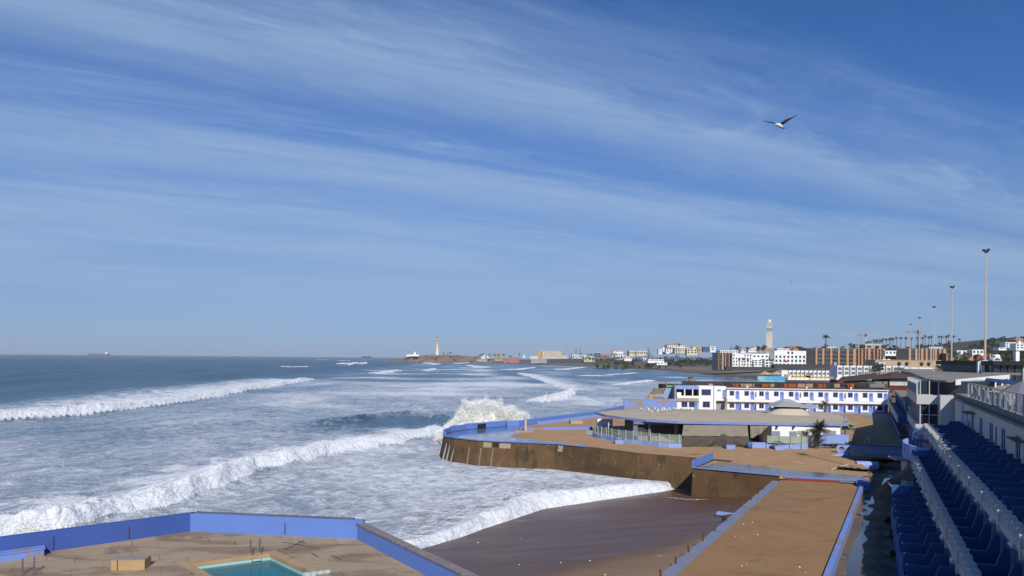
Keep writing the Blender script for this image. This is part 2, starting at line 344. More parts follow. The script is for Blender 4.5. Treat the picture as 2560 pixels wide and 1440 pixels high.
# ---------------------------------------------------------------- beach of the cove
def sand_z(x, y):
    d = (x+7.6)*0.61-(y-56.6)*0.79
    z = np.minimum(-3.28+np.where(d>0, 0.128*d, 0.10*d), -0.62)
    z = np.where((np.asarray(x)-0.3-(-14.0))*72.3-(np.asarray(y)-0.0)*42.5 > 0, np.minimum(z,-1.6), z)     # under the strip
    return z+0.05*snoise(np.asarray(x)/6.0,np.asarray(y)/6.0,8,3)
def wet_sand():
    m = bpy.data.materials.new('wet_sand'); m.use_nodes = True; nt = m.node_tree; N = nt.nodes.new; L = nt.links.new; b = nt.nodes['Principled BSDF']
    geo = N('ShaderNodeNewGeometry'); a = N('ShaderNodeAttribute'); a.attribute_name = 'wet'
    mp = N('ShaderNodeMapping'); L(geo.outputs['Position'], mp.inputs[0]); mp.inputs['Rotation'].default_value[2] = R(-8); mp.inputs['Scale'].default_value = (0.10,0.55,1)
    n = N('ShaderNodeTexNoise'); L(mp.outputs[0], n.inputs['Vector']); n.inputs['Scale'].default_value = 1.0; n.inputs['Detail'].default_value = 6; n.inputs['Distortion'].default_value = 0.6
    mx = N('ShaderNodeMix'); mx.data_type = 'RGBA'; L(a.outputs['Fac'], mx.inputs[0]); mx.inputs[6].default_value = (0.27,0.175,0.10,1); mx.inputs[7].default_value = (0.135,0.069,0.042,1)
    mx2 = N('ShaderNodeMix'); mx2.data_type = 'RGBA'; mx2.blend_type = 'MULTIPLY'; r = N('ShaderNodeMapRange'); L(n.outputs[0], r.inputs[0]); r.inputs[1].default_value = 0.3; r.inputs[2].default_value = 0.7
    r.inputs[3].default_value = 0.0; r.inputs[4].default_value = 0.35; L(r.outputs[0], mx2.inputs[0]); L(mx.outputs[2], mx2.inputs[6]); mx2.inputs[7].default_value = (0.5,0.5,0.55,1)
    L(mx2.outputs[2], b.inputs['Base Color'])
    add = N('ShaderNodeMath'); add.operation = 'MULTIPLY_ADD'; L(n.outputs[0], add.inputs[0]); add.inputs[1].default_value = -0.5; L(a.outputs['Fac'], add.inputs[2])
    rr = N('ShaderNodeMapRange'); L(add.outputs[0], rr.inputs[0]); rr.inputs[1].default_value = 0.1; rr.inputs[2].default_value = 0.9; rr.inputs[3].default_value = 0.7; rr.inputs[4].default_value = 0.31; L(rr.outputs[0], b.inputs['Roughness'])
    b.inputs['Specular IOR Level'].default_value = 0.3
    n2 = N('ShaderNodeTexNoise'); L(geo.outputs['Position'], n2.inputs['Vector']); n2.inputs['Scale'].default_value = 3; n2.inputs['Detail'].default_value = 5
    bp = N('ShaderNodeBump'); bp.inputs['Strength'].default_value = 0.22; bp.inputs['Distance'].default_value = 0.03; L(n2.outputs[0], bp.inputs['Height']); L(bp.outputs[0], b.inputs['Normal'])
    return m
gx, gy = np.meshgrid(np.linspace(-16,46,190), np.linspace(18,100,240)); gz = sand_z(gx, gy)
dd = (gx+7.6)*0.61-(gy-56.6)*0.79
wet = np.clip(1.0-sst(15,20,dd+1.3*snoise(gx/5,gy/5,4,3)),0,1)
struct(grid_mesh('beach', gx, gy, gz, wet_sand(), {'wet':wet}))
# ---------------------------------------------------------------- platform of the bathing club
M_SAND = mat('blown_sand', (0.40,0.25,0.13), 0.95, 0.13, 0.25, 0.012, 5, [(0.16,0.56,0.10,(0.245,0.145,0.08),(1,2.2,1)),(3.0,0.66,0.05,(0.24,0.15,0.09),(1,1.4,1)),(0.33,0.62,0.05,(0.52,0.34,0.19),(1,1,1)),(1.3,0.63,0.05,(0.27,0.165,0.09),(0.5,1.6,1))])
M_WETTILE = mat('wet_tile', (0.10,0.115,0.16), 0.16, 0.4, 0.35, 0.004, 4, [(0.30,0.55,0.06,(0.10,0.065,0.045),(1,1.8,1))], spec=0.6, rvar=0.1)
M_BROWN = mat('algae_wall', (0.115,0.066,0.028), 0.8, 0.35, 0.5, 0.05, 3, [(0.12,0.50,0.15,(0.075,0.046,0.022),(1,1,1.5)),(0.45,0.52,0.12,(0.06,0.04,0.02),(1,1,0.35)),(0.8,0.60,0.06,(0.165,0.10,0.045),(1,1,0.5)),(0.9,0.60,0.07,(0.030,0.024,0.018),(1,1,0.28)),(1.6,0.66,0.05,(0.36,0.29,0.19),(1,1,0.9)),(2.5,0.60,0.10,(0.10,0.055,0.02),(1,1,0.5))])
M_BLUE = mat('blue_paint', (0.118,0.215,0.54), 0.6, 0.08, 0.35, 0.004, 8, [(0.8,0.64,0.05,(0.098,0.180,0.48),(1,1,0.25)),(1.6,0.69,0.03,(0.10,0.10,0.14),(1,1,0.5)),(2.6,0.72,0.03,(0.42,0.47,0.62),(1,1,0.10))])
M_BLUED = mat('dark_blue_deck_wall', (0.048,0.098,0.33), 0.6, 0.12, 0.4, 0.004, 8, [(0.8,0.62,0.06,(0.05,0.095,0.32),(1,1,0.25)),(1.6,0.68,0.03,(0.07,0.07,0.11),(1,1,0.5)),(2.6,0.73,0.03,(0.36,0.42,0.58),(1,1,0.10))])  # darker, more saturated version of the wall blue, for the left deck panel
M_KERB = mat('worn_grey_blue_kerb', (0.185,0.215,0.31), 0.8, 0.2, 0.5, 0.01, 8, [(0.5,0.55,0.08,(0.24,0.185,0.13),(1,1,1)),(0.9,0.60,0.06,(0.13,0.20,0.46),(1,1,1))])
M_SAND2 = mat('packed_sand', (0.285,0.168,0.082), 0.95, 0.14, 0.25, 0.015, 5, [(0.16,0.54,0.12,(0.21,0.125,0.068),(1,2.2,1)),(0.30,0.66,0.05,(0.40,0.265,0.15),(1,1,1)),(1.3,0.61,0.06,(0.20,0.118,0.064),(0.5,1.6,1)),(5,0.70,0.04,(0.16,0.10,0.06),(1,1,1))])
M_BLUEW = mat('worn_blue_paint', (0.16,0.25,0.60), 0.65, 0.14, 0.4, 0.006, 8, [(0.6,0.50,0.08,(0.27,0.21,0.15),(1,1,0.6)),(1.8,0.68,0.04,(0.16,0.11,0.08),(1,1,0.6))])
M_DIRT = mat('weathered_concrete', (0.20,0.17,0.15), 0.9, 0.3, 1.2, 0.01, 9)
PLAZA = [(-10.9,111),(-10.3,107.8),(-8.6,105),(-4.8,102),(-1.8,101),(6.4,98.9),(10.7,95.8),(16.8,89.7),(24.9,85),(20.9,78.4),(28.9,73.5),(37.5,71),(42.2,81.5),(43.4,88),(61,91),(75,92),(110,170),(110,185),(29,178),(27.6,168),(19.3,150),(1.4,125),(-1.1,124.5),(-7.8,118),(-10.2,114)]
def slab(name, poly, z1, z0, m, batter=None):
    mb = MB(); mb.prism(poly, z0, z1); return mb.build(name, m)
pl = struct(slab('plaza', PLAZA, 0.0, -0.30, M_SAND))
struct(slab('trench_floor', [(-20,12),(60,12),(78,95),(24,95),(36.4,71.0),(28.6,72.8),(22,62),(2,26)], -0.9, -1.3, mat('wet_paving', (0.15,0.11,0.08), 0.7, 0.3, 0.3, 0.006, 4, [(0.22,0.53,0.05,(0.085,0.08,0.085),(1.5,0.6,1)),(0.5,0.60,0.05,(0.20,0.125,0.075),(1,1,1))], rvar=0.15, spec=0.3)))
PUD = mat('puddle_water',(0.05,0.045,0.045),0.06,0.3,0.5,spec=0.6)
def puddle(pts, z, seed):
    r = random.Random(seed); c = [Vector((sum(p[0] for p in pts)/len(pts),sum(p[1] for p in pts)/len(pts)))]; out = []
    for a, b in zip(pts, pts[1:]+pts[:1]):
        for i in range(7):
            p = Vector(a).lerp(Vector(b), i/7.0); out.append((p.x+r.uniform(-.28,.28),p.y+r.uniform(-.28,.28)))
    mb = MB(); mb.quad(*[(p[0],p[1],z) for p in out]); struct(mb.build('puddle', PUD))
PUDDLES = [([(19.0,39.6),(30.2,58.6),(35.4,67.9),(35.7,67.0),(27.6,53.0),(20.6,40.2)],1),([(38.4,70.5),(40.2,70.2),(45.5,78.5),(44.0,80.5)],2),([(41,71),(43.5,72),(48,80),(45,79)],3),([(44.5,82.5),(49,83.5),(52,86.5),(45.5,86.5)],4),([(38.0,66.0),(40.5,68.0),(39.0,69.0),(37.4,67.5)],5)]
for q_, sd2 in PUDDLES: puddle(q_, -0.894, sd2)
STRIP = [(-14.0,0.0),(28.5,72.3),(28.9,73.4),(37.4,70.95),(36,70),(18.2,39.5),(-4.8,0.0)]
struct(slab('sand_strip', STRIP, -0.4, -0.85, M_SAND2))
# ---------------------------------------------------------------- walls round the platform
def wall_face(mb, pts, ztop, zbot, out, thick=0.6):
    """retaining wall along pts (top line), foot pushed out by `out` to the left of the walking direction"""
    n = len(pts); P = [Vector((p[0],p[1],0)) for p in pts]; nr = []
    for i in range(n):
        d = (P[min(i+1,n-1)]-P[max(i-1,0)]).normalized(); nr.append(Vector((d.y,-d.x,0)))
    zt = ztop if callable(ztop) else (lambda i: ztop)
    rows = [[tuple(P[i]-nr[i]*thick+Vector((0,0,zt(i)))) for i in range(n)], [tuple(P[i]+Vector((0,0,zt(i)))) for i in range(n)], [tuple(P[i]+nr[i]*out*0.45+Vector((0,0,(zt(i)+zbot)/2))) for i in range(n)], [tuple(P[i]+nr[i]*out+Vector((0,0,zbot))) for i in range(n)]]
    vs = sum(rows, []); fs = [(r*n+i,r*n+i+1,(r+1)*n+i+1,(r+1)*n+i) for r in range(3) for i in range(n-1)]
    return mb.add(vs, fs)
def subdiv(pts, k=4):
    out = []
    for a, b in zip(pts, pts[1:]):
        for i in range(k): out.append((a[0]+(b[0]-a[0])*i/k, a[1]+(b[1]-a[1])*i/k))
    return out+[pts[-1]]
qw = thing('quay_wall', 'high brown algae stained sea wall curving round the tip of the sandy platform', 'sea wall', (6,99,-5))
front = [(-1.1,124.5),(-7.8,118),(-10.2,114),(-10.95,111),(-10.35,107.8),(-8.65,105),(-4.85,101.95),(-1.85,100.95),(6.4,98.85),(10.65,95.75),(16.75,89.65),(24.85,84.95),(27.0,83.6)]
wall_face(MB(), [], 0, 0, 0) if False else None
mb = MB(); wall_face(mb, subdiv(front,3), 0.06, -5.2, 1.15); mb.build('wall', M_BROWN, qw)
mb = MB(); F2 = [(-10.98,111),(-10.37,107.8),(-8.67,105),(-4.87,101.93),(-1.87,100.93),(6.38,98.83),(10.63,95.73)]
for a, b in zip(F2, F2[1:]): mb.bar((a[0],a[1],0.11),(b[0],b[1],0.11),0.3,0.1)
mb.build('coping', M_BLUE, qw)
for k, u in enumerate(((-9.95,107.1),(-9.3,106.1),(-8.5,104.95),(-6.2,103.0),(-4.4,101.7),(-2.6,101.1))):   # pale ribs on the battered tip
    nx, ny = (-0.86,-0.5) if k < 3 else (-0.42,-0.9); mb = MB()
    mb.bar((u[0]+nx*0.15,u[1]+ny*0.15,-1.0),(u[0]+nx*1.15,u[1]+ny*1.15,-4.6),0.14,0.16); mb.build('rib', mat('pale_rib',(0.42,0.40,0.37) if k<3 else (0.24,0.20,0.16),0.8), qw)
M_TAR = mat('black_patch',(0.02,0.018,0.018),0.6,0.4,2.0)
def on_front(i, t, z, push):
    a, b = front[i], front[i+1]; d = Vector((b[0]-a[0],b[1]-a[1],0)).normalized(); p = Vector((a[0]+(b[0]-a[0])*t,a[1]+(b[1]-a[1])*t,z)); return p+Vector((d.y,-d.x,0))*push
def patch(i, t0, t1, z0, z1, name, m):
    mb = MB(); o = lambda z: 1.15*0.45*(-z)/2.6+0.05
    mb.quad(on_front(i,t0,z0,o(z0)),on_front(i,t1,z0,o(z0)),on_front(i,t1,z1,o(z1)),on_front(i,t0,z1,o(z1))); mb.build(name, m, qw)
M_PALE = mat('bare_mortar',(0.33,0.26,0.17),0.9,0.3,1.2,0.02,5,[(1.2,0.55,0.1,(0.15,0.10,0.05),(1,1,1))])
patch(6,0.72,1.0,-0.75,-0.12,'tar_patch',M_TAR); patch(6,0.25,0.66,-0.85,-0.1,'mortar_patch',M_PALE); patch(7,0.02,0.22,-0.85,-0.15,'mortar_patch',M_PALE); patch(8,0.10,0.26,-0.95,-0.1,'mortar_patch',M_PALE)
# parapet on the sea side, panel by panel
pp = thing('parapet_wall', 'long bright blue parapet wall along the seaward edge of the sandy platform', 'sea wall', (10,135,0))
def vwall(mb, a, b, z0, z1, th=0.35):
    d = Vector((b[0]-a[0],b[1]-a[1],0)).normalized(); n = Vector((d.y,-d.x,0))*th/2; A, B = Vector((a[0],a[1],0)), Vector((b[0],b[1],0))
    vs = [tuple(q+Vector((0,0,z))) for z in (z0,z1) for q in (A-n,B-n,B+n,A+n)]
    return mb.add(vs, [(3,2,1,0),(4,5,6,7),(0,1,5,4),(1,2,6,5),(2,3,7,6),(3,0,4,7)])
tipl = [(-8.8,105.3),(-10.5,108),(-10.95,111),(-10.2,114),(-7.8,118)]
mb = MB()
for i, (a, b) in enumerate(zip(tipl, tipl[1:])): vwall(mb, a, b, -0.02, 0.35+0.2*i, 0.3)
mb.build('curved_panel', M_BLUE, pp)
run = [(-7.8,118),(-1.1,124.5),(1.4,125.0),(19.3,150),(27.6,168)]
for a, b in zip(run, run[1:]):
    mb = MB(); vwall(mb, a, b, -0.02, 1.05); mb.build('panel', M_BLUE, pp)
mb = MB()
for a, b in zip(run, run[1:]):
    d = Vector((b[0]-a[0],b[1]-a[1],0)).normalized(); n = Vector((-d.y,d.x,0)); wall_face(mb, [b,a], 0.0, -5, 0.6, 0.3)
mb.build('sea_face', M_BROWN, pp)
mb = MB(); mb.tube([(-0.9,123.6,0),(-0.9,123.6,0.9)],0.06,6); mb.quad((-5.9,119.2,0.1),(-4.5,120.55,0.1),(-4.5,120.55,0.85),(-5.9,119.2,0.85)); mb.build('damp_stain', M_TAR, pp)
# blue basin on the tip (a shallow wet pan) and sand ledges
struct(slab('wet_terrace', [(-10.5,110.8),(-9.9,107.9),(-8.3,105.4),(-4.7,102.4),(-1.7,101.4),(6.4,99.3),(8.6,98.2),(7.5,100.8),(3.6,103.2),(-0.5,107),(0.2,110),(3.4,119.2),(2.0,124.2),(-1.0,123.9),(-7.5,117.4),(-9.8,113.7)], 0.03, -0.05, mat('wet_blue_terrace',(0.10,0.19,0.42),0.12,0.25,0.3,0.003,4,[(0.25,0.60,0.05,(0.10,0.06,0.04),(1,1,1))],spec=0.6,rvar=0.06)))
# worn wall to the left of the white building, stepped terrace remains
ww = thing('boundary_wall', 'patchy blue and bare concrete wall between the parapet and the white hotel', 'wall', (35,170,0))
a, b = G(1560,1031,0), G(1690,1030,0); mb = MB(); vwall(mb, (27.6,168), (41,169.5), -0.02, 2.75, 0.4); mb.build('wall', mat('patchy_blue_wall',(0.17,0.27,0.60),0.7,0.1,0.4,0.004,8,[(0.17,0.50,0.06,(0.27,0.22,0.18),(1,1,1.2)),(0.6,0.60,0.05,(0.22,0.30,0.58),(1,1,1))]), ww)
# small quay with its blue wall
sq = thing('small_quay', 'small brown quay block with a low blue wall beside the wet sand cove', 'quay', (24,78,-5))
mb = MB(); wall_face(mb, subdiv([(27.0,83.6),(24.9,85.0),(20.85,78.35),(28.9,73.45)],3), 0.05, -5, 0.25, 0.5); mb.build('wall', M_BROWN, sq)
mb = MB(); vwall(mb, (20.95,78.55), (25.05,85.1), 0.0, 0.85, 0.3); mb.build('blue_wall', M_BLUE, sq)
mb = MB(); mb.bar((20.9,78.3,0.08),(28.9,73.45,0.08),0.3,0.08); mb.build('coping', M_BLUEW, sq)
struct(slab('wet_paving_patch', [(21.6,78.6),(28.9,74.1),(37.3,71.4),(38.2,74),(32,77.5),(25.6,83.5)], 0.004, -0.05, mat('wet_grey_paving',(0.13,0.125,0.13),0.12,0.5,0.5,0.004,3,[(0.35,0.56,0.05,(0.27,0.165,0.09),(1,1.6,1))],spec=0.6,rvar=0.09)))
# wall of the sand strip: coping and face over the cove, steps
sw = thing('strip_wall', 'worn blue coping wall between the long sand strip and the wet cove', 'wall', (10,40,-2))
mb = MB(); wall_face(mb, subdiv([(28.9,73.4),(28.5,72.3),(-14,0)],8), -0.5, -4.5, 0.1, 0.4); mb.build('wall', M_BROWN, sw)
mb = MB(xf=None)
def off_line(p, q, o):
    d = Vector((q[0]-p[0],q[1]-p[1],0)).normalized(); n = Vector((-d.y,d.x,0))*o; return (p[0]+n.x,p[1]+n.y), (q[0]+n.x,q[1]+n.y)
a, b = (-14,0.0), (28.5,72.3); A1, B1 = off_line(a,b,0.75); A0, B0 = off_line(a,b,-0.05)
mb.prism([A0,B0,B1,A1], -0.95, -0.34); mb.build('coping', M_KERB, sw)
rr = random.Random(4)
for t in (0.55,0.585,0.62,0.66,0.70,0.745,0.86,0.90,0.93):
    x, y = A1[0]+(B1[0]-A1[0])*t+0.15, A1[1]+(B1[1]-A1[1])*t; mb = MB(); mb.tube([(x,y,-0.4),(x+rr.uniform(-.1,.1),y,0.05+rr.random()*0.25)],0.06,6); mb.build('rusty_stub', mat('rust',(0.10,0.055,0.03),0.9), sw)
for k in range(4):
    t = 0.80+k*0.004; x, y = A1[0]+(B1[0]-A1[0])*t-0.7, A1[1]+(B1[1]-A1[1])*t; mb = MB(); mb.cbox(x,y,-1.0-k*0.32,1.5,0.5,0.2,R(30)); mb.build('step', M_BLUEW if k else M_BROWN, sw)
# low blue wall on the other side of the strip
lw = thing('low_wall', 'low straight blue wall running along the right side of the long sand strip', 'wall', (18,39,-0.9))
mb = MB(); vwall(mb, (-4.8,0.0), (36,70), -0.92, -0.22, 0.36); mb.build('wall', M_BLUEW, lw)
mb = MB(); mb.cbox(36.4,70.5,-0.92,1.3,1.1,0.95,R(-30)); mb.build('end_block', M_BLUE, lw)
# step with red and blue stripes at the head of the strip
st = thing('painted_step', 'step painted red below and blue above at the far end of the sand strip', 'step', (33,72,-0.4))
mb = MB(); vwall(mb, (29.6,73.22),(34.6,71.79),-0.42,-0.15,0.06); mb.build('red_band', mat('red_paint',(0.24,0.04,0.022),0.7,0.2,1.0,0,5,[(0.8,0.62,0.05,(0.3,0.16,0.09),(1,1,1))]), st)
mb = MB(); vwall(mb, (29.3,73.3),(37.3,71.0),-0.12,0.03,0.07); mb.build('blue_band', M_BLUE, st)
# ---------------------------------------------------------------- left pool deck
WL1, WL2, WL3, WL4, WL5 = (-66,12.7), (-22.6,48.3), (-10.2,46.6), (-4.4,38.8), (16,11.4)
POOLC = [(-15.0,43.2),(-19.5,40.7),(-11.1,32.2),(-8.8,33.45),(-6.6,34.7)]
def deck_mesh():
    bm = bmesh.new()
    def ring(poly, z):
        vs = [bm.verts.new((p[0],p[1],z)) for p in poly]; return [bm.edges.new((vs[i],vs[(i+1)%len(vs)])) for i in range(len(vs))]
    e = ring([WL1,WL2,WL3,WL4,WL5,(-66,5)],0.0)+ring(POOLC,0.0)
    bmesh.ops.triangle_fill(bm, use_beauty=True, use_dissolve=False, edges=e); bmesh.ops.recalc_face_normals(bm, faces=bm.faces)
    for f in bm.faces:
        if f.normal.z < 0: f.normal_flip()
    me = bpy.data.meshes.new('pool_deck'); bm.to_mesh(me); bm.free(); o = bpy.data.objects.new('pool_deck', me); COL.objects.link(o); return o
def deck_mat():
    m = mat('deck_stone', (0.37,0.285,0.19), 0.85, 0.2, 0.35, 0.008, 6, [(0.30,0.60,0.08,(0.46,0.36,0.245),(0.6,1.3,1)),(0.22,0.49,0.08,(0.255,0.185,0.125),(0.6,1.6,1)),(0.5,0.62,0.08,(0.19,0.13,0.09),(0.7,2.0,1)),(0.35,0.66,0.06,(0.31,0.17,0.075),(0.7,1.8,1)),(9.0,0.72,0.03,(0.45,0.43,0.40),(1,1,1))])
    nt = m.node_tree; N = nt.nodes.new; L = nt.links.new; b = nt.nodes['Principled BSDF']; src = b.inputs['Base Color'].links[0].from_socket
    geo = N('ShaderNodeNewGeometry'); mp = N('ShaderNodeMapping'); L(geo.outputs['Position'], mp.inputs[0]); mp.inputs['Rotation'].default_value[2] = R(-29)
    br = N('ShaderNodeTexBrick'); L(mp.outputs[0], br.inputs['Vector']); br.inputs['Scale'].default_value = 1.0; br.inputs['Brick Width'].default_value = 3.0; br.inputs['Row Height'].default_value = 1.45
    br.inputs['Mortar Size'].default_value = 0.03; br.inputs['Mortar Smooth'].default_value = 0.3; br.inputs['Color1'].default_value = (1,1,1,1); br.inputs['Color2'].default_value = (0.86,0.86,0.88,1); br.inputs['Mortar'].default_value = (0.46,0.44,0.43,1)
    n = N('ShaderNodeTexNoise'); L(geo.outputs['Position'], n.inputs['Vector']); n.inputs['Scale'].default_value = 0.35; r = N('ShaderNodeMapRange'); L(n.outputs[0], r.inputs[0]); r.inputs[1].default_value = 0.38; r.inputs[2].default_value = 0.58; r.inputs[3].default_value = 0.15
    mx = N('ShaderNodeMix'); mx.data_type = 'RGBA'; mx.blend_type = 'MULTIPLY'; L(r.outputs[0], mx.inputs[0]); L(src, mx.inputs[6]); L(br.outputs[0], mx.inputs[7]); L(mx.outputs[2], b.inputs['Base Color'])
    return m
M_DECK = deck_mat(); dk = struct(deck_mesh()); dk.data.materials.append(M_DECK)
dw = thing('deck_wall', 'bright blue wall enclosing the pool deck in the near left corner', 'wall', (-22,47,0))
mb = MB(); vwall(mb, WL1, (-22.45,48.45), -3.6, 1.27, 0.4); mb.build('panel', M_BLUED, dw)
mb = MB(); vwall(mb, (-22.6,48.3), (-10.0,46.6), -3.6, 1.27, 0.39); mb.build('panel', M_BLUE, dw)
mb = MB(); vwall(mb, (-22.3,48.42), (-10.7,46.82), 1.27, 1.32, 0.42); mb.build('coping', mat('grey_blue_coping',(0.12,0.13,0.19),0.9,0.25,1.0), dw)
mb = MB(); vwall(mb, (-10.25,46.5), WL5, -3.6, 0.98, 0.4); mb.build('panel', M_BLUE, dw)
mb = MB(); vwall(mb, (-10.5,46.9), (16.1,11.3), 0.98, 1.10, 0.56); mb.build('coping', mat('lichen_coping',(0.22,0.19,0.19),0.9,0.3,2.2,0.01,12,[(3.0,0.62,0.06,(0.42,0.40,0.38),(1,1,1))]), dw)
for f_, g_, t in ((WL2,WL3,0.57),(WL3,WL4,0.36),(WL3,WL4,0.86),(WL1,WL2,0.93),(WL1,WL2,0.855),(WL3,WL4,1.12)):
    x, y = f_[0]+(g_[0]-f_[0])*t, f_[1]+(g_[1]-f_[1])*t; d = Vector((g_[0]-f_[0],g_[1]-f_[1],0)).normalized(); n = Vector((d.y,-d.x,0))*0.205; mb = MB()
    mb.bar((x+n.x,y+n.y,0.1),(x+n.x,y+n.y,0.9),0.07,0.02); mb.build('joint', mat('dark_joint',(0.06,0.06,0.09),0.9), dw)
# swimming pool
pw = thing('swimming_pool', 'small turquoise swimming pool with stone coping in the near left deck', 'pool', (-15,38,0))
cx, cy = sum(p[0] for p in POOLC)/5, sum(p[1] for p in POOLC)/5
def inset(poly, k):
    n = len(poly); out = []
    for i in range(n):
        a, b, c = Vector(poly[i-1]), Vector(poly[i]), Vector(poly[(i+1)%n]); d1 = (b-a).normalized(); d2 = (c-b).normalized(); n1 = Vector((-d1.y,d1.x)); n2 = Vector((-d2.y,d2.x))
        h = (n1+n2).normalized(); out.append(tuple(b+h*(k/max(0.3,h.dot(n1)))))
    return out
PI = inset(POOLC, 0.32); PW = inset(POOLC, 0.30)
mb = MB(); n = 5
vs = [(p[0],p[1],0.03) for p in inset(POOLC,-0.22)]+[(p[0],p[1],0.03) for p in PI]+[(p[0],p[1],-0.2) for p in PI]+[(p[0],p[1],-0.02) for p in inset(POOLC,-0.22)]
mb.add(vs, [(i,(i+1)%n,n+(i+1)%n,n+i) for i in range(n)]+[(n+i,n+(i+1)%n,2*n+(i+1)%n,2*n+i) for i in range(n)]+[(i,(i+1)%n,3*n+(i+1)%n,3*n+i) for i in range(n)]); mb.build('coping', mat('coping_stone',(0.40,0.27,0.15),0.8,0.2,0.8,0.005,8,[(1.5,0.58,0.06,(0.22,0.17,0.13),(1,1,1))]), pw)
mb = MB(); vs = [(p[0],p[1],z) for z in (-0.2,-2.0) for p in PW]; mb.add(vs, [(i,(i+1)%n,n+(i+1)%n,n+i) for i in range(n)]+[tuple(range(2*n-1,n-1,-1))]); mb.build('basin', mat('pool_paint',(0.36,0.52,0.50),0.6,0.12,0.6), pw)
def pool_water():
    m = bpy.data.materials.new('pool_water'); m.use_nodes = True; b = m.node_tree.nodes['Principled BSDF']; b.inputs['Base Color'].default_value = (0.010,0.14,0.18,1); b.inputs['Roughness'].default_value = 0.05; b.inputs['IOR'].default_value = 1.33
    N = m.node_tree.nodes.new; L = m.node_tree.links.new; n = N('ShaderNodeTexNoise'); n.inputs['Scale'].default_value = 1.6; g = N('ShaderNodeNewGeometry'); L(g.outputs['Position'], n.inputs['Vector']); bp = N('ShaderNodeBump'); bp.inputs['Strength'].default_value = 0.12; bp.inputs['Distance'].default_value = 0.03; L(n.outputs[0], bp.inputs['Height']); L(bp.outputs[0], b.inputs['Normal']); return m
mb = MB(); mb.quad(*[(p[0],p[1],-0.38) for p in inset(POOLC,0.30)]); mb.build('water', pool_water(), pw)
M_STEEL = mat('dull_steel',(0.30,0.29,0.27),0.35,0.2,2.0,metal=0.8)
def ladder(x, y, ang, label):
    t = thing('pool_ladder', label, 'ladder', (x,y,0)); c, s = math.cos(ang), math.sin(ang)
    for k in (-0.27,0.27):
        mb = MB(); f = lambda a, z: (x+c*a-s*k, y+s*a+c*k, z)
        mb.tube([f(-0.55,0.0),f(-0.55,0.62),f(-0.5,0.78),f(-0.38,0.86),f(-0.26,0.78),f(-0.2,0.6),f(0.18,0.2),f(0.30,0.05),f(0.32,-1.2)],0.026,8); mb.build('rail', M_STEEL, t)
    for z in (-0.35,-0.75):
        mb = MB(); mb.bar((x+c*0.32+s*0.27,y+s*0.32-c*0.27,z),(x+c*0.32-s*0.27,y+s*0.32+c*0.27,z),0.08,0.03); mb.build('rung', M_STEEL, t)
ladder(-15.9,42.72, R(-61), 'steel ladder standing on the far edge of the turquoise pool')
ladder(-27.1,38.35, R(-60), 'steel ladder on the deck at the bottom edge, left of the stone block')
bk = thing('stone_block', 'sand coloured stone block with a grey pebbled top on the pool deck', 'block', (-22,39.5,0))
def loc(x, y, a): return lambda u, v, z: (x+u*math.cos(a)-v*math.sin(a), y+u*math.sin(a)+v*math.cos(a), z)
lx = loc(-22.05,39.75,R(6)); M_LIME = mat('limestone',(0.42,0.28,0.14),0.85,0.12,1.2,0.006,9)
mb = MB(lx); mb.box(-0.55,-0.45,0,0.92,0.45,0.56); mb.build('long_slab', M_LIME, bk)
mb = MB(lx); mb.box(-0.92,-0.45,0,-0.60,0.45,0.56); mb.build('end_slab', M_LIME, bk)
mb = MB(lx); mb.box(-0.9,-0.43,0.563,0.9,0.43,0.60); mb.build('pebbled_top', mat('pebbles',(0.26,0.24,0.22),0.9,0.5,12.0,0.02,20), bk)
bn = thing('wall_bench', 'long low blue bench along the foot of the deck wall at far left', 'bench', (-31,40.5,0))
mb = MB(); a, b = off_line(WL1, WL2, -0.75); p0 = (a[0]+(b[0]-a[0])*0.3,a[1]+(b[1]-a[1])*0.3); p1 = (a[0]+(b[0]-a[0])*0.845,a[1]+(b[1]-a[1])*0.845); vwall(mb, p0, p1, 0, 0.42, 0.75); mb.build('bench_base', M_BLUEW, bn)
mb = MB(); vwall(mb, p0, (p1[0]+0.05,p1[1]+0.05), 0.422, 0.50, 0.85); mb.build('bench_top', M_BLUEW, bn)
bk2 = G(136,1369,0); mb = MB(); mb.lathe([(0.01,0.0),(0.16,0.02),(0.2,0.12),(0.14,0.24),(0.01,0.28)],bk2[0],bk2[1],12); tag(mb.build('mooring_ball', mat('faded_blue',(0.2,0.25,0.42),0.7)), 'small faded blue ball beside the end of the long bench', 'ball')
# ================================================================ far coast
COAST = [(62,186),(120,300),(186,450),(204,562),(208,741),(221,1020),(175,1357),(72,1762),(-20,2150),(-95,2330),(-120,2700),(-60,5200)]
def land_z(X, Y):
    d, _, _ = polydist(X, Y, COAST)
    z = -7.5+4*sst(-60,0,d)+3.2*sst(0,70,d)+4.0*sst(55,130,d)+2.0*sst(130,200,d)
    w = 1-0.62*sst(1350,2000,Y)
    z += 19*sst(150,560,d)*w+5*sst(0.52,0.66,X/Y)*sst(250,420,d)+22*np.exp(-((X-760)/190)**2-((Y-960)/260)**2)
    z += sst(20,120,d)*1.3*snoise(X/60,Y/60,41,4)
    near = 1-sst(330,520,Y); z = z*(1-near*sst(0,40,d))+near*sst(0,40,d)*np.minimum(z,1.2)
    return z, d
lx_, ly_ = np.meshgrid(np.concatenate([np.linspace(-140,520,150), np.linspace(530,4200,110)]), np.concatenate([np.linspace(187,1500,190), np.linspace(1515,5200,120)]))
lz_, ld_ = land_z(lx_, ly_)
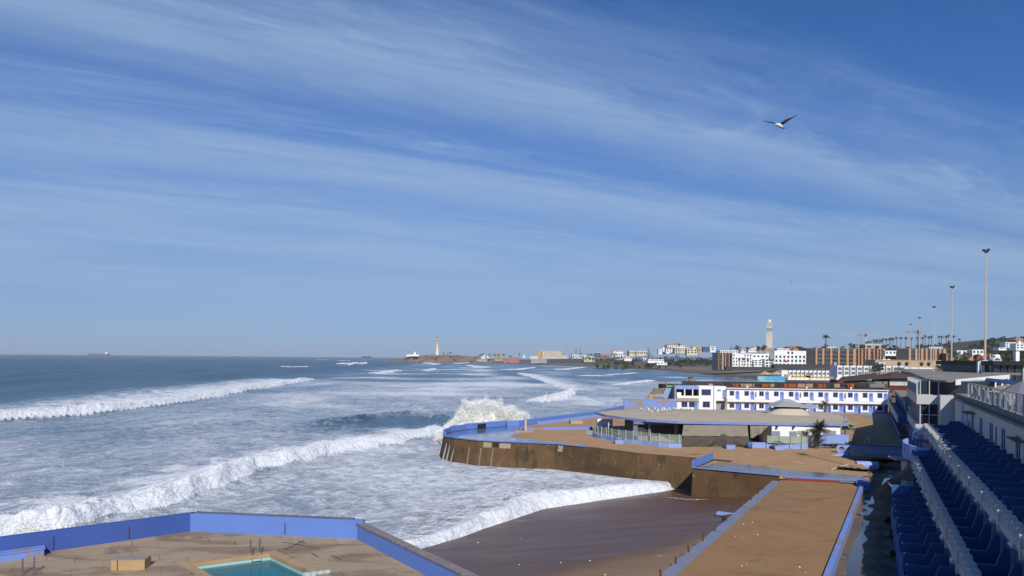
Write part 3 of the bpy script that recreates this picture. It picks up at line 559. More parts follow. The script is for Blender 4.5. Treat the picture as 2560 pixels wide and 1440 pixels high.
def land_mat():
    m = bpy.data.materials.new('land'); m.use_nodes = True; nt = m.node_tree; N = nt.nodes.new; L = nt.links.new; b = nt.nodes['Principled BSDF']
    a = N('ShaderNodeAttribute'); a.attribute_name = 'inland'; geo = N('ShaderNodeNewGeometry')
    n = N('ShaderNodeTexNoise'); L(geo.outputs['Position'], n.inputs['Vector']); n.inputs['Scale'].default_value = 0.05; n.inputs['Detail'].default_value = 8; n.inputs['Roughness'].default_value = 0.7
    ad = N('ShaderNodeMath'); ad.operation = 'MULTIPLY_ADD'; L(n.outputs[0], ad.inputs[0]); ad.inputs[1].default_value = 60; L(a.outputs['Fac'], ad.inputs[2])
    dv = N('ShaderNodeMath'); dv.operation = 'DIVIDE'; L(ad.outputs[0], dv.inputs[0]); dv.inputs[1].default_value = 400
    r = N('ShaderNodeValToRGB'); L(dv.outputs[0], r.inputs[0]); e = r.color_ramp.elements
    e[0].position = 0.0; e[0].color = (0.085,0.068,0.060,1); e[1].position = 1.0; e[1].color = (0.060,0.065,0.040,1)
    for q, c in ((0.12,(0.105,0.082,0.068)),(0.22,(0.20,0.155,0.115)),(0.30,(0.165,0.135,0.10)),(0.36,(0.085,0.085,0.050)),(0.5,(0.12,0.105,0.075)),(0.7,(0.07,0.08,0.045))):
        x = e.new(q); x.color = (*c,1)
    L(r.outputs[0], b.inputs['Base Color']); rr = N('ShaderNodeMapRange'); L(a.outputs['Fac'], rr.inputs[0]); rr.inputs[1].default_value = -4; rr.inputs[2].default_value = 22; rr.inputs[3].default_value = 0.25; rr.inputs[4].default_value = 0.95; L(rr.outputs[0], b.inputs['Roughness'])
    return m
struct(grid_mesh('land', lx_, ly_, lz_, land_mat(), {'inland':ld_}))
def ground(x, y): z, d = land_z(np.array([[float(x)]]), np.array([[float(y)]])); return float(z[0,0])
# ---------------------------------------------------------------- headland of the lighthouse
hx, hy = np.meshgrid(np.linspace(-470,-40,150), np.linspace(2320,2640,60))
prof = np.interp(hx, [-470,-440,-410,-375,-345,-300,-230,-170,-120,-80,-40], [-8,-3,3,12,18,20,21,19,14,10,8])
yc = sst(2330,2400,hy)*(1-sst(2560,2640,hy)); hz = -8+(prof+8)*np.clip(yc*1.15,0,1)*(1+0.0*hx)
rock = snoise(hx/26,hy/26,71,5); hz += rock*9*sst(0.05,0.6,yc)*(1-0.8*sst(0.8,1.0,yc)); 
M_ROCK = mat('headland_rock',(0.20,0.135,0.10),0.95,0.35,0.035,1.2,0.12,[(0.03,0.52,0.1,(0.06,0.048,0.042),(1,1,2)),(0.05,0.6,0.06,(0.30,0.19,0.12),(1,1,2.5)),(0.06,0.64,0.06,(0.12,0.12,0.07),(1,1,1))])
struct(grid_mesh('headland', hx, hy, hz, M_ROCK, smooth=False))
# ---------------------------------------------------------------- lighthouse, chapel, minaret
M_CREAM = mat('cream_plaster',(0.74,0.64,0.46),0.85,0.06,0.05); M_OCHRE = mat('ochre_band',(0.60,0.36,0.14),0.8,0.1,0.1); M_DGREY = mat('dark_metal',(0.05,0.05,0.055),0.5)
M_WHITE = mat('white_plaster',(0.80,0.79,0.77),0.85,0.05,0.3,0,5,[(0.5,0.66,0.08,(0.52,0.50,0.46),(1,1,0.3))])
M_GLASSD = mat('dark_glass',(0.025,0.035,0.05),0.12,0.4,0.2,spec=0.6); M_GLASSF = mat('hazy_glass',(0.05,0.07,0.085),0.2,0.4,0.05,spec=0.5)
lx0, ly0, _ = D(1093,886,2400); zb = 21.0; u = 2400/1707
t = thing('lighthouse','tall slender cream lighthouse with ochre bands under its dark lantern on the headland','lighthouse',(lx0,ly0,zb-3))
mb = MB(); mb.lathe([(5.2,zb-3),(5.2,zb+3),(4.6,zb+3.2),(4.1,zb+48),(4.6,zb+48.4)],lx0,ly0,20); mb.build('tower',M_CREAM,t,True)
mb = MB(); mb.lathe([(4.5,zb+47.0),(4.7,zb+50),(4.4,zb+50.1),(4.4,zb+52.5),(4.9,zb+55),(4.9,zb+55.6)],lx0,ly0,20); mb.build('ochre_gallery',M_OCHRE,t)
mb = MB(); mb.lathe([(4.6,zb+55.6),(4.4,zb+58.5),(4.8,zb+58.6),(4.8,zb+59.3)],lx0,ly0,20); mb.build('upper_gallery',M_CREAM,t)
mb = MB(); mb.lathe([(2.4,zb+59.3),(2.4,zb+62.6),(2.7,zb+62.7),(1.4,zb+64.3),(0.2,zb+65.6),(0.12,zb+67.5)],lx0,ly0,14); mb.build('lantern',M_DGREY,t)
mb = MB(); mb.box(lx0-7,ly0-7,zb-3,lx0+7,ly0+7,zb+1.0); mb.build('base',mat('ochre_base',(0.34,0.22,0.12),0.9),t)
x, y, z = D(1034,888,2370)
t = thing('chapel','white walled chapel with a small tower at the tip of the headland','chapel',(x,y,z-3))
mb = MB(); mb.box(x-24,y-6,z-4,x+20,y+8,z+2.4); mb.build('wall',M_WHITE,t)
mb = MB(); mb.add([(x-1,y-3,z+2),(x+8,y-3,z+2),(x+8,y+5,z+2),(x-1,y+5,z+2),(x+3,y-2,z+10),(x+7.4,y-2,z+10),(x+7.4,y+4,z+10),(x+3,y+4,z+10)],[(0,1,5,4),(1,2,6,5),(2,3,7,6),(3,0,4,7),(4,5,6,7)]); mb.build('tower',M_WHITE,t)
mb = MB(); mb.lathe([(2.0,z+10),(1.7,z+11.5),(0.6,z+13),(0.2,z+15)],x+5,y+1,10); mb.build('dome',M_WHITE,t)
mb = MB(); mb.tube([(x+6,y,z+9),(x+6,y,z+20)],0.3,5); mb.build('flagpole',M_DGREY,t)
MX, MY, _ = D(1923,880,3000); a = R(-20)
t = thing('minaret','tall square pale minaret with a green tiled band and white dome rising behind the houses','minaret',(MX,MY,20))
M_MARB = mat('pale_stone',(0.66,0.57,0.46),0.85,0.05,0.03); M_GREEN = mat('green_tile',(0.17,0.34,0.30),0.5,0.15,0.08); M_DOME = mat('white_dome',(0.78,0.76,0.70),0.6,0.03,0.1)
lm = loc(MX,MY,a); q = 3000/1707; zt = lambda py: D(1923,py,3000)[2]
h0 = 12.6
mb = MB(lm); mb.box(-h0,-h0,10,h0,h0,zt(829)); mb.build('shaft',M_MARB,t)
mb = MB(lm); mb.box(-h0-0.2,-h0-0.2,zt(829)+0.01,h0+0.2,h0+0.2,zt(820)); mb.build('tile_band',M_GREEN,t)
mb = MB(lm); mb.box(-h0-0.9,-h0-0.9,zt(820)+0.01,h0+0.9,h0+0.9,zt(818)); mb.build('cornice',M_MARB,t)
mb = MB(lm); mb.box(-7.6,-7.6,zt(818),7.6,7.6,zt(806)); mb.build('lantern_storey',M_MARB,t)
mb = MB(lm); mb.box(-8.2,-8.2,zt(806)+0.01,8.2,8.2,zt(804.3)); mb.build('upper_cornice',M_MARB,t)
mb = MB(); z0 = zt(804.3); mb.lathe([(6.6,z0)]+[(7.0*math.cos(k*0.17),z0+1.5+8.6*math.sin(k*0.17)) for k in range(9)]+[(0.25,z0+11),(0.5,z0+13),(0.15,z0+14),(0.1,z0+19)],MX,MY,16); mb.build('dome',M_DOME,t)
M_LAT = mat('carved_lattice',(0.22,0.24,0.22),0.8,0.3,0.1)
for sx, sz, w, hgt in ((-6.5,zt(836),3.2,5),(6.5,zt(836),3.2,5),(0,zt(839.5),4,4.5),(-6,zt(843.5),1.6,2.4),(6,zt(843.5),1.6,2.4),(0,zt(843.5),5.5,1.6),(-2,zt(856),1.2,2.5),(2,zt(856),1.2,2.5)):
    mb = MB(lm); mb.box(sx-w/2,-h0-0.35,sz,sx+w/2,-h0+0.1,sz+hgt); mb.build('carved_panel',M_LAT,t)
for sx, sz in ((-4,zt(836)),(4,zt(836)),(0,zt(841))):
    mb = MB(lm); mb.box(-h0-0.35,sx-1.5,sz,-h0+0.1,sx+1.5,sz+5); mb.build('carved_panel',M_LAT,t)
mb = MB(lm); mb.box(-3.6,-7.9,zt(817),3.6,-7.5,zt(807.5)); mb.build('arcade_panel',mat('rose_panel',(0.42,0.30,0.22),0.8),t)
# ---------------------------------------------------------------- houses and blocks on the shore
PAL = {'white':(0.80,0.79,0.77),'cream':(0.62,0.54,0.41),'grey':(0.40,0.40,0.41),'pink':(0.34,0.17,0.15),'maroon':(0.15,0.085,0.09),'rust':(0.42,0.20,0.13),'ochre':(0.50,0.34,0.17),'stone':(0.36,0.28,0.20),'blue':(0.10,0.15,0.26),'dark':(0.07,0.065,0.07),'sand':(0.45,0.34,0.22)}
PM = {k: mat('render_'+k, v, 0.85, 0.07, 0.15) for k, v in PAL.items()}
M_ROOFD = mat('flat_roof',(0.23,0.21,0.19),0.9,0.2,0.2)
HW = mat('house_window',(0.05,0.06,0.075),0.25,0.3,0.3)
def block(px, py, w, h, Y, col, label, fl=2, bays=3, rz=0.0, depth=None, name='house', cat='house', roof=None, group=None, ww=0.5, wh=0.5, roofcol=None, wm=None, skip=()):
    x, y, z = D(px, py, Y); s = Y/F; W_, H_ = w*s, h*s; Dp = depth or max(8.0, W_*0.7); y += Dp/2
    t = thing(name, label, cat, (x,y,z), group, rz); mb = MB(); mb.box(-W_/2,-Dp/2,-3 if Y > 1000 else -1.5,W_/2,Dp/2,H_); 
    def part(mb, nm, m): o = mb.build(nm, m); o.parent = t; return o
    part(mb,'wall',PM[col] if isinstance(col,str) else col)
    if roof == 'parapet':
        mb = MB(); mb.box(-W_/2-0.3,-Dp/2-0.3,H_,W_/2+0.3,Dp/2+0.3,H_+0.6); part(mb,'parapet',PM[roofcol or 'white'])
    elif roof == 'hip':
        mb = MB(); e = 0.6; mb.add([(-W_/2-e,-Dp/2-e,H_),(W_/2+e,-Dp/2-e,H_),(W_/2+e,Dp/2+e,H_),(-W_/2-e,Dp/2+e,H_),(-W_/4,0,H_+2.6),(W_/4,0,H_+2.6)],[(0,1,5,4),(1,2,5),(2,3,4,5),(3,0,4),(3,2,1,0)]); part(mb,'roof',PM[roofcol or 'rust'])
    elif roof == 'stair':
        mb = MB(); mb.box(-W_/2-0.2,-Dp/2-0.2,H_,W_/2+0.2,Dp/2+0.2,H_+0.5); part(mb,'parapet',PM[col] if isinstance(col,str) else col)
        mb = MB(); mb.box(W_*0.1,-Dp*0.2,H_+0.51,W_*0.35,Dp*0.3,H_+3.0); part(mb,'roof_hut',PM[col] if isinstance(col,str) else col)
    fh = H_/fl
    for f in range(fl):
        for b in range(bays):
            if (f,b) in skip: continue
            cx = -W_/2+W_*(b+0.5)/bays; hw = W_/bays*ww/2; z0 = f*fh+fh*(0.5-wh/2)
            mb = MB(); mb.box(cx-hw,-Dp/2-0.12,z0,cx+hw,-Dp/2+0.2,z0+fh*wh); part(mb,'window',wm or HW)
    return t
HOUSES = [
 (1208,896,10,6,2300,'white','small white house with dark windows standing left of the pink building',2,3,'stair'),
 (1221,894,6,5,2350,'white','narrow white house beside the small white house above the rocks',2,1,None),
 (1205,901,26,4,2200,'grey','long grey terrace wall house low over the surf right of the headland',1,6,None),
 (1252,900,30,6,2150,'sand','sand coloured low building right beside the pink sloping building',1,4,None),
 (1247,888,34,4,2450,'stone','brown low building among trees behind the pink building',1,3,None),
 (1310,892,6,5,2100,'white','lone white cube house with palms on both sides',1,2,None),
 (1340,895,30,4,2050,'white','long low white building in front of the yellow ended hotel',1,7,None),
 (1347,905,40,9,1850,'grey','concrete frame of an open building under the hotel on the shore',3,8,None),
 (1412,893,16,5,1900,'cream','cream low house immediately right of the hotel',1,3,'parapet'),
 (1443,893,26,6,1750,'white','broad white villa with arched windows below the two masts',1,4,'parapet'),
 (1463,896,10,8,1700,'white','white stepped house at the right end of the broad villa',2,2,None),
 (1474,902,26,9,1600,'cream','cream house above the sea wall with a dark doorway',2,3,'stair'),
 (1494,890,14,8,1600,'blue','dark blue glazed house between white houses above the shore',2,2,'parapet'),
 (1512,893,22,7,1500,'rust','terracotta red house with a flat roof in the hillside row',2,4,None),
 (1536,892,16,7,1480,'ochre','ochre yellow house right of the terracotta one',2,3,'hip'),
 (1551,896,24,8,1400,'white','white house with a pale green lower storey by the trees',2,4,'parapet'),
 (1573,889,20,6,1480,'cream','cream house half hidden by trees below the long arcaded villa',1,3,None),
 (1596,886,46,8,1420,'cream','long cream villa with a row of arched openings on the slope',1,9,'parapet'),
 (1545,881,26,5,1600,'white','white house with a reddish roof terrace on the skyline',1,4,'hip'),
 (1612,902,8,9,1250,'white','thin white tower shaped house down by the beach',3,1,None),
 (1656,882,20,9,1300,'white','plain white house on the slope left of the pair of tall palms',2,3,'stair'),
 (1676,880,22,9,1280,'white','white house with a terracotta roof under the mobile mast',2,3,'hip'),
 (1705,879,36,9,1250,'cream','large cream villa with tall windows behind the tall palm',2,6,'parapet'),
 (1690,868,44,6,1400,'white','long white mansion on top of the skyline with a red roof strip',1,8,'hip'),
 (1730,884,26,11,1180,'cream','cream box shaped villa right of the pair of tall palms',2,3,'stair'),
 (1737,873,14,5,1300,'white','white penthouse house beside the yellow water tank',1,2,None),
 (1752,878,14,6,1250,'sand','sand brown house behind the cream box villa',2,2,None),
 (1782,876,14,9,1150,'white','white modern house with overhanging terraces on the wooded slope',2,1,'parapet'),
 (1766,876,16,9,1170,'blue','dark blue clad modern house among the trees on the slope',2,2,None),
 (1822,883,44,7,900,'white','white long block with small square windows above the dark striped block',1,8,None),
 (1858,880,12,7,1000,'white','white house with a gabled front behind the white apartments',1,2,'hip'),
 (1881,878,22,11,980,'white','pale blue white block just left of the minaret foot',2,6,None),
 (1912,878,40,8,1000,'sand','brown roofed row at the foot of the minaret',2,9,None),
 (1958,876,30,5,950,'white','white parapet house right of the minaret behind the apartments',1,6,None),
 (1990,873,40,5,1100,'stone','low brown house with a sloping roof on the skyline right of the minaret',1,5,'hip'),
 (2150,872,22,12,1000,'stone','unfinished brown concrete block on the skyline under the red crane',2,3,None),
 (2183,872,40,10,960,'sand','sand brown house with two dark windows under the first palms',1,2,'parapet'),
 (2075,871,30,4,1000,'white','low white house on the skyline just right of the lone tall palm mast',1,5,None),
 (2227,886,28,8,700,'white','white house with a slanted roof between the two striped blocks',1,3,'parapet'),
 (2340,871,34,4,900,'white','white flat roofed house among palms above the second striped block',1,5,None),
 (2405,885,24,9,650,'white','white house with a sloping wall left of the blue house',1,2,None),
 (2424,884,16,11,660,'blue','blue grey house with a white roof tank between two white ones',2,2,None),
 (2445,885,28,11,650,'white','broad white house behind the tallest lamp post',1,3,None),
 (2527,868,26,11,640,'white','white villa high on the hill at right with dark arched windows',2,3,'parapet'),
 (2550,872,20,12,620,'white','white villa at the right edge of the photo with a slanting roof',2,2,'stair'),
 (2552,856,22,6,720,'sand','brown roofed house highest on the right hand hill',1,3,'hip'),
 (2510,872,26,3,630,'white','white stepped terrace house below the hill villa with arched windows',1,2,None),
 (1640,903,40,5,1100,'white','white low beach club shed by the dark red fence',1,6,None),
 (1600,909,30,6,1000,'maroon','dark red ribbed beach enclosure on the far shore',1,12,None),
 (1655,910,26,4,1000,'white','white beach hut with a flat roof right of the dark red enclosure',1,3,None),
 (1570,898,18,4,1150,'white','small white wall house low by the coast road',1,3,None),
 (1690,898,10,4,1050,'blue','small blue kiosk house on the coast road',1,1,None),
]
for h in HOUSES:
    block(h[0],h[1],h[2],h[3],h[4],h[5],h[6],h[7],h[8],0.0,roof=h[9])
# pink building with a sloping roof, hotel with yellow end
x, y, z = D(1278,905,2100); s = 2100/F
t = thing('pink_building','pink building with a long sloping roof line above the rocky shore','building',(x,y,z))
mb = MB(); mb.add([(x-20*s,y,z-4),(x+20*s,y,z-4),(x+20*s,y+20,z-4),(x-20*s,y+20,z-4),(x-20*s,y,z+9*s),(x+20*s,y,z+12*s),(x+20*s,y+20,z+12*s),(x-20*s,y+20,z+9*s)],[(0,1,5,4),(1,2,6,5),(2,3,7,6),(3,0,4,7),(4,5,6,7)]); mb.build('wall',PM['pink'],t)
mb = MB(); mb.box(x-16*s,y-0.2,z+6*s,x-14*s,y+0.3,z+8*s); mb.build('window',HW,t)
t = block(1379,893,50,15,1900,'cream','long cream hotel of four storeys with a yellow end wall near the far shore',4,10,name='hotel',cat='hotel',roof='parapet',roofcol='cream',ww=0.45,wh=0.5)
mb = MB(); s = 1900/F; o = mb; mb.box(-33*s,-8,-6,-25.05*s,6,15.3*s); e = mb.build('yellow_end',mat('yellow_wall',(0.62,0.36,0.06),0.8,0.25,0.3)); e.parent = t
for px in (1440,1450):
    x, y, z = D(px,890,1700); s = 1700/F; t = thing('radio_mast','thin radio mast left of the other over the white villa' if px == 1440 else 'thin radio mast right of the other over the white villa','mast',(x,y,z)); mb = MB(); mb.tube([(x,y,z-4),(x,y,z+27*s)],[0.7,0.35],6); mb.build('pole',M_DGREY,t); mb = MB(); mb.box(x-1,y-1,z+26*s,x+1,y+1,z+27.5*s); mb.build('antenna',M_WHITE,t)
# modern white apartments
def apartments(px0, px1, pt, pb, Y, label, fl, bays, ww=0.5, wh=0.55, **k):
    return block((px0+px1)/2, pb, px1-px0, pb-pt, Y, 'white', label, fl, bays, name='apartment_block', cat='apartment block', depth=14, ww=ww, wh=wh, wm=M_GLASSF, **k)
apartments(1831,1880,885,915,730,'white four storey apartment block at the left of the modern pair, above the beach',4,7,0.42,0.6,roof='parapet',skip=((3,1),(3,2),(3,3)))
apartments(1881,1932,885,897,735,'white upper part of an apartment block set back behind dark balconies',1,5,0.5,0.4)
apartments(1885,1905,899,914,725,'small white apartment block with a blue side between the two larger ones',3,2,0.6,0.5)
apartments(1912,1934,897,918,720,'white corner apartment block with palms before its open balconies',3,2,0.6,0.6)
apartments(1936,2015,877,917,722,'tallest white apartment block with long black balconies and a red flag before it',4,8,0.5,0.6,skip=((3,0),(3,1),(3,2),(3,5),(3,6),(3,7)))
x, y, z = D(1961,914,700); t = thing('flag','red flag flying in front of the tallest white apartment block','flag',(x,y,z)); mb = MB(); s = 700/F
mb.tube([(x-1*s,y,z-3),(x-1*s,y,z+18*s)],0.12,5); mb.build('flagpole',M_STEEL,t); mb = MB(); mb.quad((x-1*s,y,z+17*s),(x+3*s,y+0.5,z+14*s),(x+7*s,y,z+12*s),(x+6*s,y,z+7*s),(x+2*s,y+0.4,z+9*s),(x-0.6*s,y,z+12*s)); mb.build('cloth',mat('red_cloth',(0.42,0.03,0.04),0.8),t)
# striped office blocks: dark glass with orange piers
M_PIER = mat('orange_pier',(0.50,0.27,0.14),0.85,0.1,0.1); M_DBODY = mat('dark_curtain_wall',(0.055,0.05,0.055),0.3,0.3,0.1,spec=0.5)
def striped(px0, px1, pt, pb, Y, piers, label, fl=4, pw=3.0):
    x, y, z = D((px0+px1)/2, pb, Y); s = Y/F; t = thing('striped_block', label, 'office block', (x,y,z)); W_ = (px1-px0)*s/2; H_ = (pb-pt)*s
    mb = MB(); mb.box(x-W_,y,z-6,x+W_,y+20,z+H_); mb.build('body',M_DBODY,t); mb = MB(); mb.box(x-W_-0.4,y-0.6,z+H_,x+W_+0.4,y+20.4,z+H_+0.5); mb.build('roof',M_ROOFD,t)
    for p in piers:
        X = D(p[0] if isinstance(p,tuple) else p, pb, Y)[0]; w_ = (p[1] if isinstance(p,tuple) else pw)*s/2; mb = MB(); mb.box(X-w_,y-1.1,z-5,X+w_,y-0.003,z+H_+0.1); mb.build('pier',M_PIER,t)
    ps = sorted([p[0] if isinstance(p,tuple) else p for p in piers])
    for a, b in zip(ps, ps[1:]):
        if b-a < 9: continue
        for f in range(fl):
            X0, X1 = D(a+3.5,pb,Y)[0], D(b-3.5,pb,Y)[0]; mb = MB(); zf = z+H_*(f+0.35)/fl; mb.box(X0,y-0.5,zf,X1,y-0.004,zf+H_*0.42/fl); mb.build('window',M_WINL,t)
    return t
M_WINL = mat('lit_glass',(0.10,0.135,0.15),0.15,0.5,0.35,spec=0.7)
striped(2015,2213,872,913,760,[(2040,4.5),(2057,5),(2077,5),(2096,5),(2118,5.5),(2135,7),(2146,3),(2154,3.5),(2163,3),(2172,6),(2184,3),(2193,3),(2200,3),(2209,6)],'long dark glass block with many orange brick piers left of the second striped block')
striped(2240,2364,872,902,700,[(2273,5.5),(2289,5.5),(2304,6),(2315,5),(2326,5),(2338,5),(2349,5.5),(2360,7)],'shorter dark glass block with orange piers behind the lamp posts',3)
striped(2364,2480,885,905,690,[(2366,3),(2382,5),(2396,6),(2404,6),(2423,16),(2445,5),(2458,4),(2474,4)],'low dark building with broad orange panels behind the tallest lamp post',2)
striped(1794,1831,883,913,735,[(1796,1.2),(1806,4.2),(1813,2),(1822,2),],'narrow dark block with two orange piers at the left end of the white apartments',3)
# beige building with brown awnings
x, y, z = D(2270,918,430); s = 430/F
t = thing('beige_building','long beige low building with brown awnings over its windows behind the white cabins','building',(x,y,z))
W_ = 82*s; mb = MB(); mb.box(x-W_,y,z-6,x+W_,y+12,z+17*s); mb.build('wall',PM['sand'],t)
mb = MB(); mb.box(x-W_-0.3,y-0.3,z+17*s,x+W_+0.3,y+12.3,z+18*s); mb.build('parapet',mat('pale_beige',(0.55,0.44,0.32),0.9),t)
M_AWN = mat('brown_awning',(0.17,0.09,0.05),0.8)
for px in (2205,2248,2267,2304,2322):
    X = D(px,918,430)[0]; mb = MB(); mb.box(X-2.4*s,y-0.15,z+3*s,X+2.4*s,y+0.2,z+9*s); mb.build('window',HW,t)
    mb = MB(); pr = [(X+5*s*math.cos(k*math.pi/8),z+10*s+4*s*math.sin(k*math.pi/8)) for k in range(9)]
    mb.add([(p[0],y-0.004,p[1]) for p in pr]+[(X+(p[0]-X)*0.8,y-1.6,z+9.5*s+(p[1]-z-9.5*s)*0.35) for p in pr],[(i,i+1,9+i+1,9+i) for i in range(8)]+[tuple(range(9,18))]); mb.build('awning',M_AWN,t)
for px, l in ((2217,'small white domed water tank on the beige building, left of a twin'),(2228,'small white domed water tank on the beige building, right of a twin')):
    X = D(px,906,432); mb = MB(); mb.lathe([(1.3,X[2]),(1.35,X[2]+1.5),(0.9,X[2]+2.0),(0.1,X[2]+2.2)],X[0],X[1]+3,12); tag(mb.build('water_tank',M_WHITE),l,'tank')
# white beach cabins
def cabins(px0, px1, pt, pb, Y, n, label, upper=True):
    x0, y, z = D(px0,pb,Y); x1 = D(px1,pb,Y)[0]; s = Y/F; H_ = (pb-pt)*s; t = thing('cabin_row',label,'beach cabins',((x0+x1)/2,y,z)); mb = MB(); mb.box(x0,y,z-3,x1,y+8,z+H_); mb.build('wall',M_WHITE,t)
    for k in range(n+1):
        X = x0+(x1-x0)*k/n; mb = MB(); mb.box(X-0.18,y-1.6,z-1,X+0.18,y-0.003,z+H_+0.15); mb.build('divider',M_WHITE,t)
    for k in range(n):
        X = x0+(x1-x0)*(k+0.5)/n; w_ = (x1-x0)/n*0.33
        for zz, hh in (((0.12,0.30),(0.55,0.28)) if upper else ((0.2,0.4),)):
            mb = MB(); mb.box(X-w_,y-0.08,z+H_*zz,X+w_,y-0.003,z+H_*(zz+hh)); mb.build('opening',mat('shaded_opening',(0.16,0.17,0.19),0.5) if k==0 else bpy.data.materials['shaded_opening'],t)
    return t
cabins(1970,2084,926,938,440,11,'single storey white beach cabins left of the tall cabin row',False)
cabins(2091,2190,914,939,400,6,'two storey white beach cabins with dividing walls, left row')
cabins(2197,2262,915,939,405,4,'two storey white beach cabins right of the bushy tree')
block(2296,931,70,12,380,'white','white flat club house with blue trim below the beige building',1,5,name='club_house',cat='club house',depth=10)
block(2205,914,14,8,420,'white','small white square stair tower on the left cabin row',1,1,name='stair_tower',cat='tower',depth=5)
block(1962,936,16,10,430,'white','white blank sided wall building at the left end of the cabins',1,1,name='shed',cat='shed',depth=8,skip=((0,0),))
x, y, z = D(2089,925,420); t = thing('stone_tower','small grey tapered stone tower beside the left cabin row','tower',(x,y,z)); s = 420/F
mb = MB(); mb.add([(x-4*s,y,z-3),(x+4*s,y,z-3),(x+4*s,y+3,z-3),(x-4*s,y+3,z-3),(x-2.6*s,y+0.4,z+19*s),(x+3*s,y+0.4,z+19*s),(x+3*s,y+2.6,z+19*s),(x-2.6*s,y+2.6,z+19*s)],[(0,1,5,4),(1,2,6,5),(2,3,7,6),(3,0,4,7),(4,5,6,7)]); mb.build('shaft',PM['grey'],t); mb = MB(); mb.box(x-0.6*s,y+0.1,z+10*s,x+0.8*s,y+0.3,z+13*s); mb.build('window',HW,t)
block(2010,917,150,6,600,'dark','long dark blue shaded wall below the striped block',1,20,name='retaining_building',cat='building',depth=6)
block(1880,922,130,5,640,'dark','long dark sea front wall below the white apartments',1,2,name='sea_front_wall',cat='wall',depth=4,skip=((0,0),(0,1)))
# ---------------------------------------------------------------- trees
M_LEAF = mat('foliage_dark',(0.045,0.065,0.030),0.8,0.45,0.25); M_LEAF2 = mat('foliage_olive',(0.075,0.085,0.040),0.8,0.4,0.3); M_TRUNK = mat('trunk',(0.11,0.085,0.065),0.9)
def leaf_cloud(n, rx, ry, rz, cz, size, seed, clumps=9):
    r = random.Random(seed); mb = MB(); cl = []
    for _ in range(clumps):
        a = r.uniform(0,6.283); q = r.random()**0.5*0.75; cl.append((math.cos(a)*q*rx,math.sin(a)*q*ry,cz+r.uniform(-0.65,0.8)*rz,r.uniform(0.28,0.55)))
    for _ in range(n):
        c = r.choice(cl); v = Vector((r.gauss(0,1),r.gauss(0,1),r.gauss(0,1))).normalized()*c[3]*r.random()**0.4
        p = Vector((c[0]+v.x*rx,c[1]+v.y*ry,c[2]+v.z*rz)); u = Vector((r.gauss(0,1),r.gauss(0,1),r.gauss(0,1))).normalized(); w = u.cross(Vector((r.gauss(0,1),r.gauss(0,1),r.gauss(0,1)))).normalized(); s = size*r.uniform(0.6,1.4)
        mb.quad(tuple(p-u*s),tuple(p+w*s*0.6),tuple(p+u*s),tuple(p-w*s*0.6))
    return mb
def kids(t, *objs):
    for o in objs: o.parent = t
def make_tree(label, seed, h=7.0, m=None, group='trees on the far shore'):
    t = thing('broadleaf_tree', label, 'tree', (0,0,-100), group)
    mb = MB(); mb.tube([(0,0,-2),(0.1,0,h*0.35),(0.3,0.1,h*0.7)],[0.3,0.22,0.1],6); mb.tube([(0.1,0,h*0.35),(-1.2,0.4,h*0.6)],[0.15,0.06],5); a = mb.build('trunk',M_TRUNK)
    b = leaf_cloud(420,h*0.5,h*0.5,h*0.38,h*0.62,0.36,seed).build('crown',m or M_LEAF); kids(t,a,b); return t
TREES = [make_tree('dark bushy tree among the far hillside houses', 1), make_tree('dark bushy tree among the far hillside houses', 2, m=M_LEAF2), make_tree('dark bushy tree among the far hillside houses', 3, 9)]
def fan_palm(label, h, cr, seed, n=26, group=None, stiff=False, mt=None):
    r = random.Random(seed); t = thing('fan_palm' if not stiff else 'palm_mast', label, 'palm tree' if not stiff else 'mast', (0,0,-100), group)
    mb = MB(); mb.tube([(0,0,-2),(0.05*h*0.1,0,h*0.5),(0,0,h)],[0.34*cr/2,0.24*cr/2,0.2*cr/2],6); a = mb.build('trunk',M_TRUNK); mb = MB()
    for k in range(n):
        az = r.uniform(0,6.283); el = r.uniform(-0.7,1.2) if not stiff else r.uniform(-0.25,1.0); ln = cr*r.uniform(0.75,1.1); c, s = math.cos(az), math.sin(az)
        p0 = Vector((0,0,h)); p1 = p0+Vector((c*math.cos(el),s*math.cos(el),math.sin(el)))*ln*0.55; p2 = p0+Vector((c*math.cos(el),s*math.cos(el),math.sin(el)))*ln+Vector((0,0,-ln*(0.35 if not stiff else 0.12))); n_ = Vector((-s,c,0))*ln*(0.20 if not stiff else 0.10)
        up = Vector((0,0,0.12*ln)); mb.add([tuple(p0),tuple(p1+n_-up),tuple(p1+up*0.3),tuple(p1-n_-up),tuple(p2)],[(0,1,2),(0,2,3),(1,4,2),(2,4,3)])
    b = mb.build('crown',mt or M_LEAF2); kids(t,a,b); return t
rt = random.Random(5)
used = [0]*9
def plant(proto, i, x, y, z, sc, **k):
    rz = rt.uniform(0,6.28)
    if not used[i]: used[i] = 1; proto.location = (x,y,z); proto.rotation_euler = (0,0,rz); proto.scale = (sc,)*3; return proto
    return dup(proto,(x,y,z),rz,sc,**k)
for k in range(120):       # wooded slope between the beach road and the skyline
    px = rt.uniform(1490,1830); f = rt.random(); Y = 1050+f*420
    x = ray(px,900)[0]*Y; y = Y; z = ground(x,y); plant(TREES[k%3],k%3,x,y,z-0.5,rt.uniform(0.7,1.35))
for k in range(140):       # hill at the right
    px = rt.uniform(2375,2575); Y = rt.uniform(640,900); x = ray(px,880)[0]*Y; y = Y; z = ground(x,y); plant(TREES[k%3],k%3,x,y,z-0.8,rt.uniform(0.7,1.3),label='dark bushy tree on the hill at right')
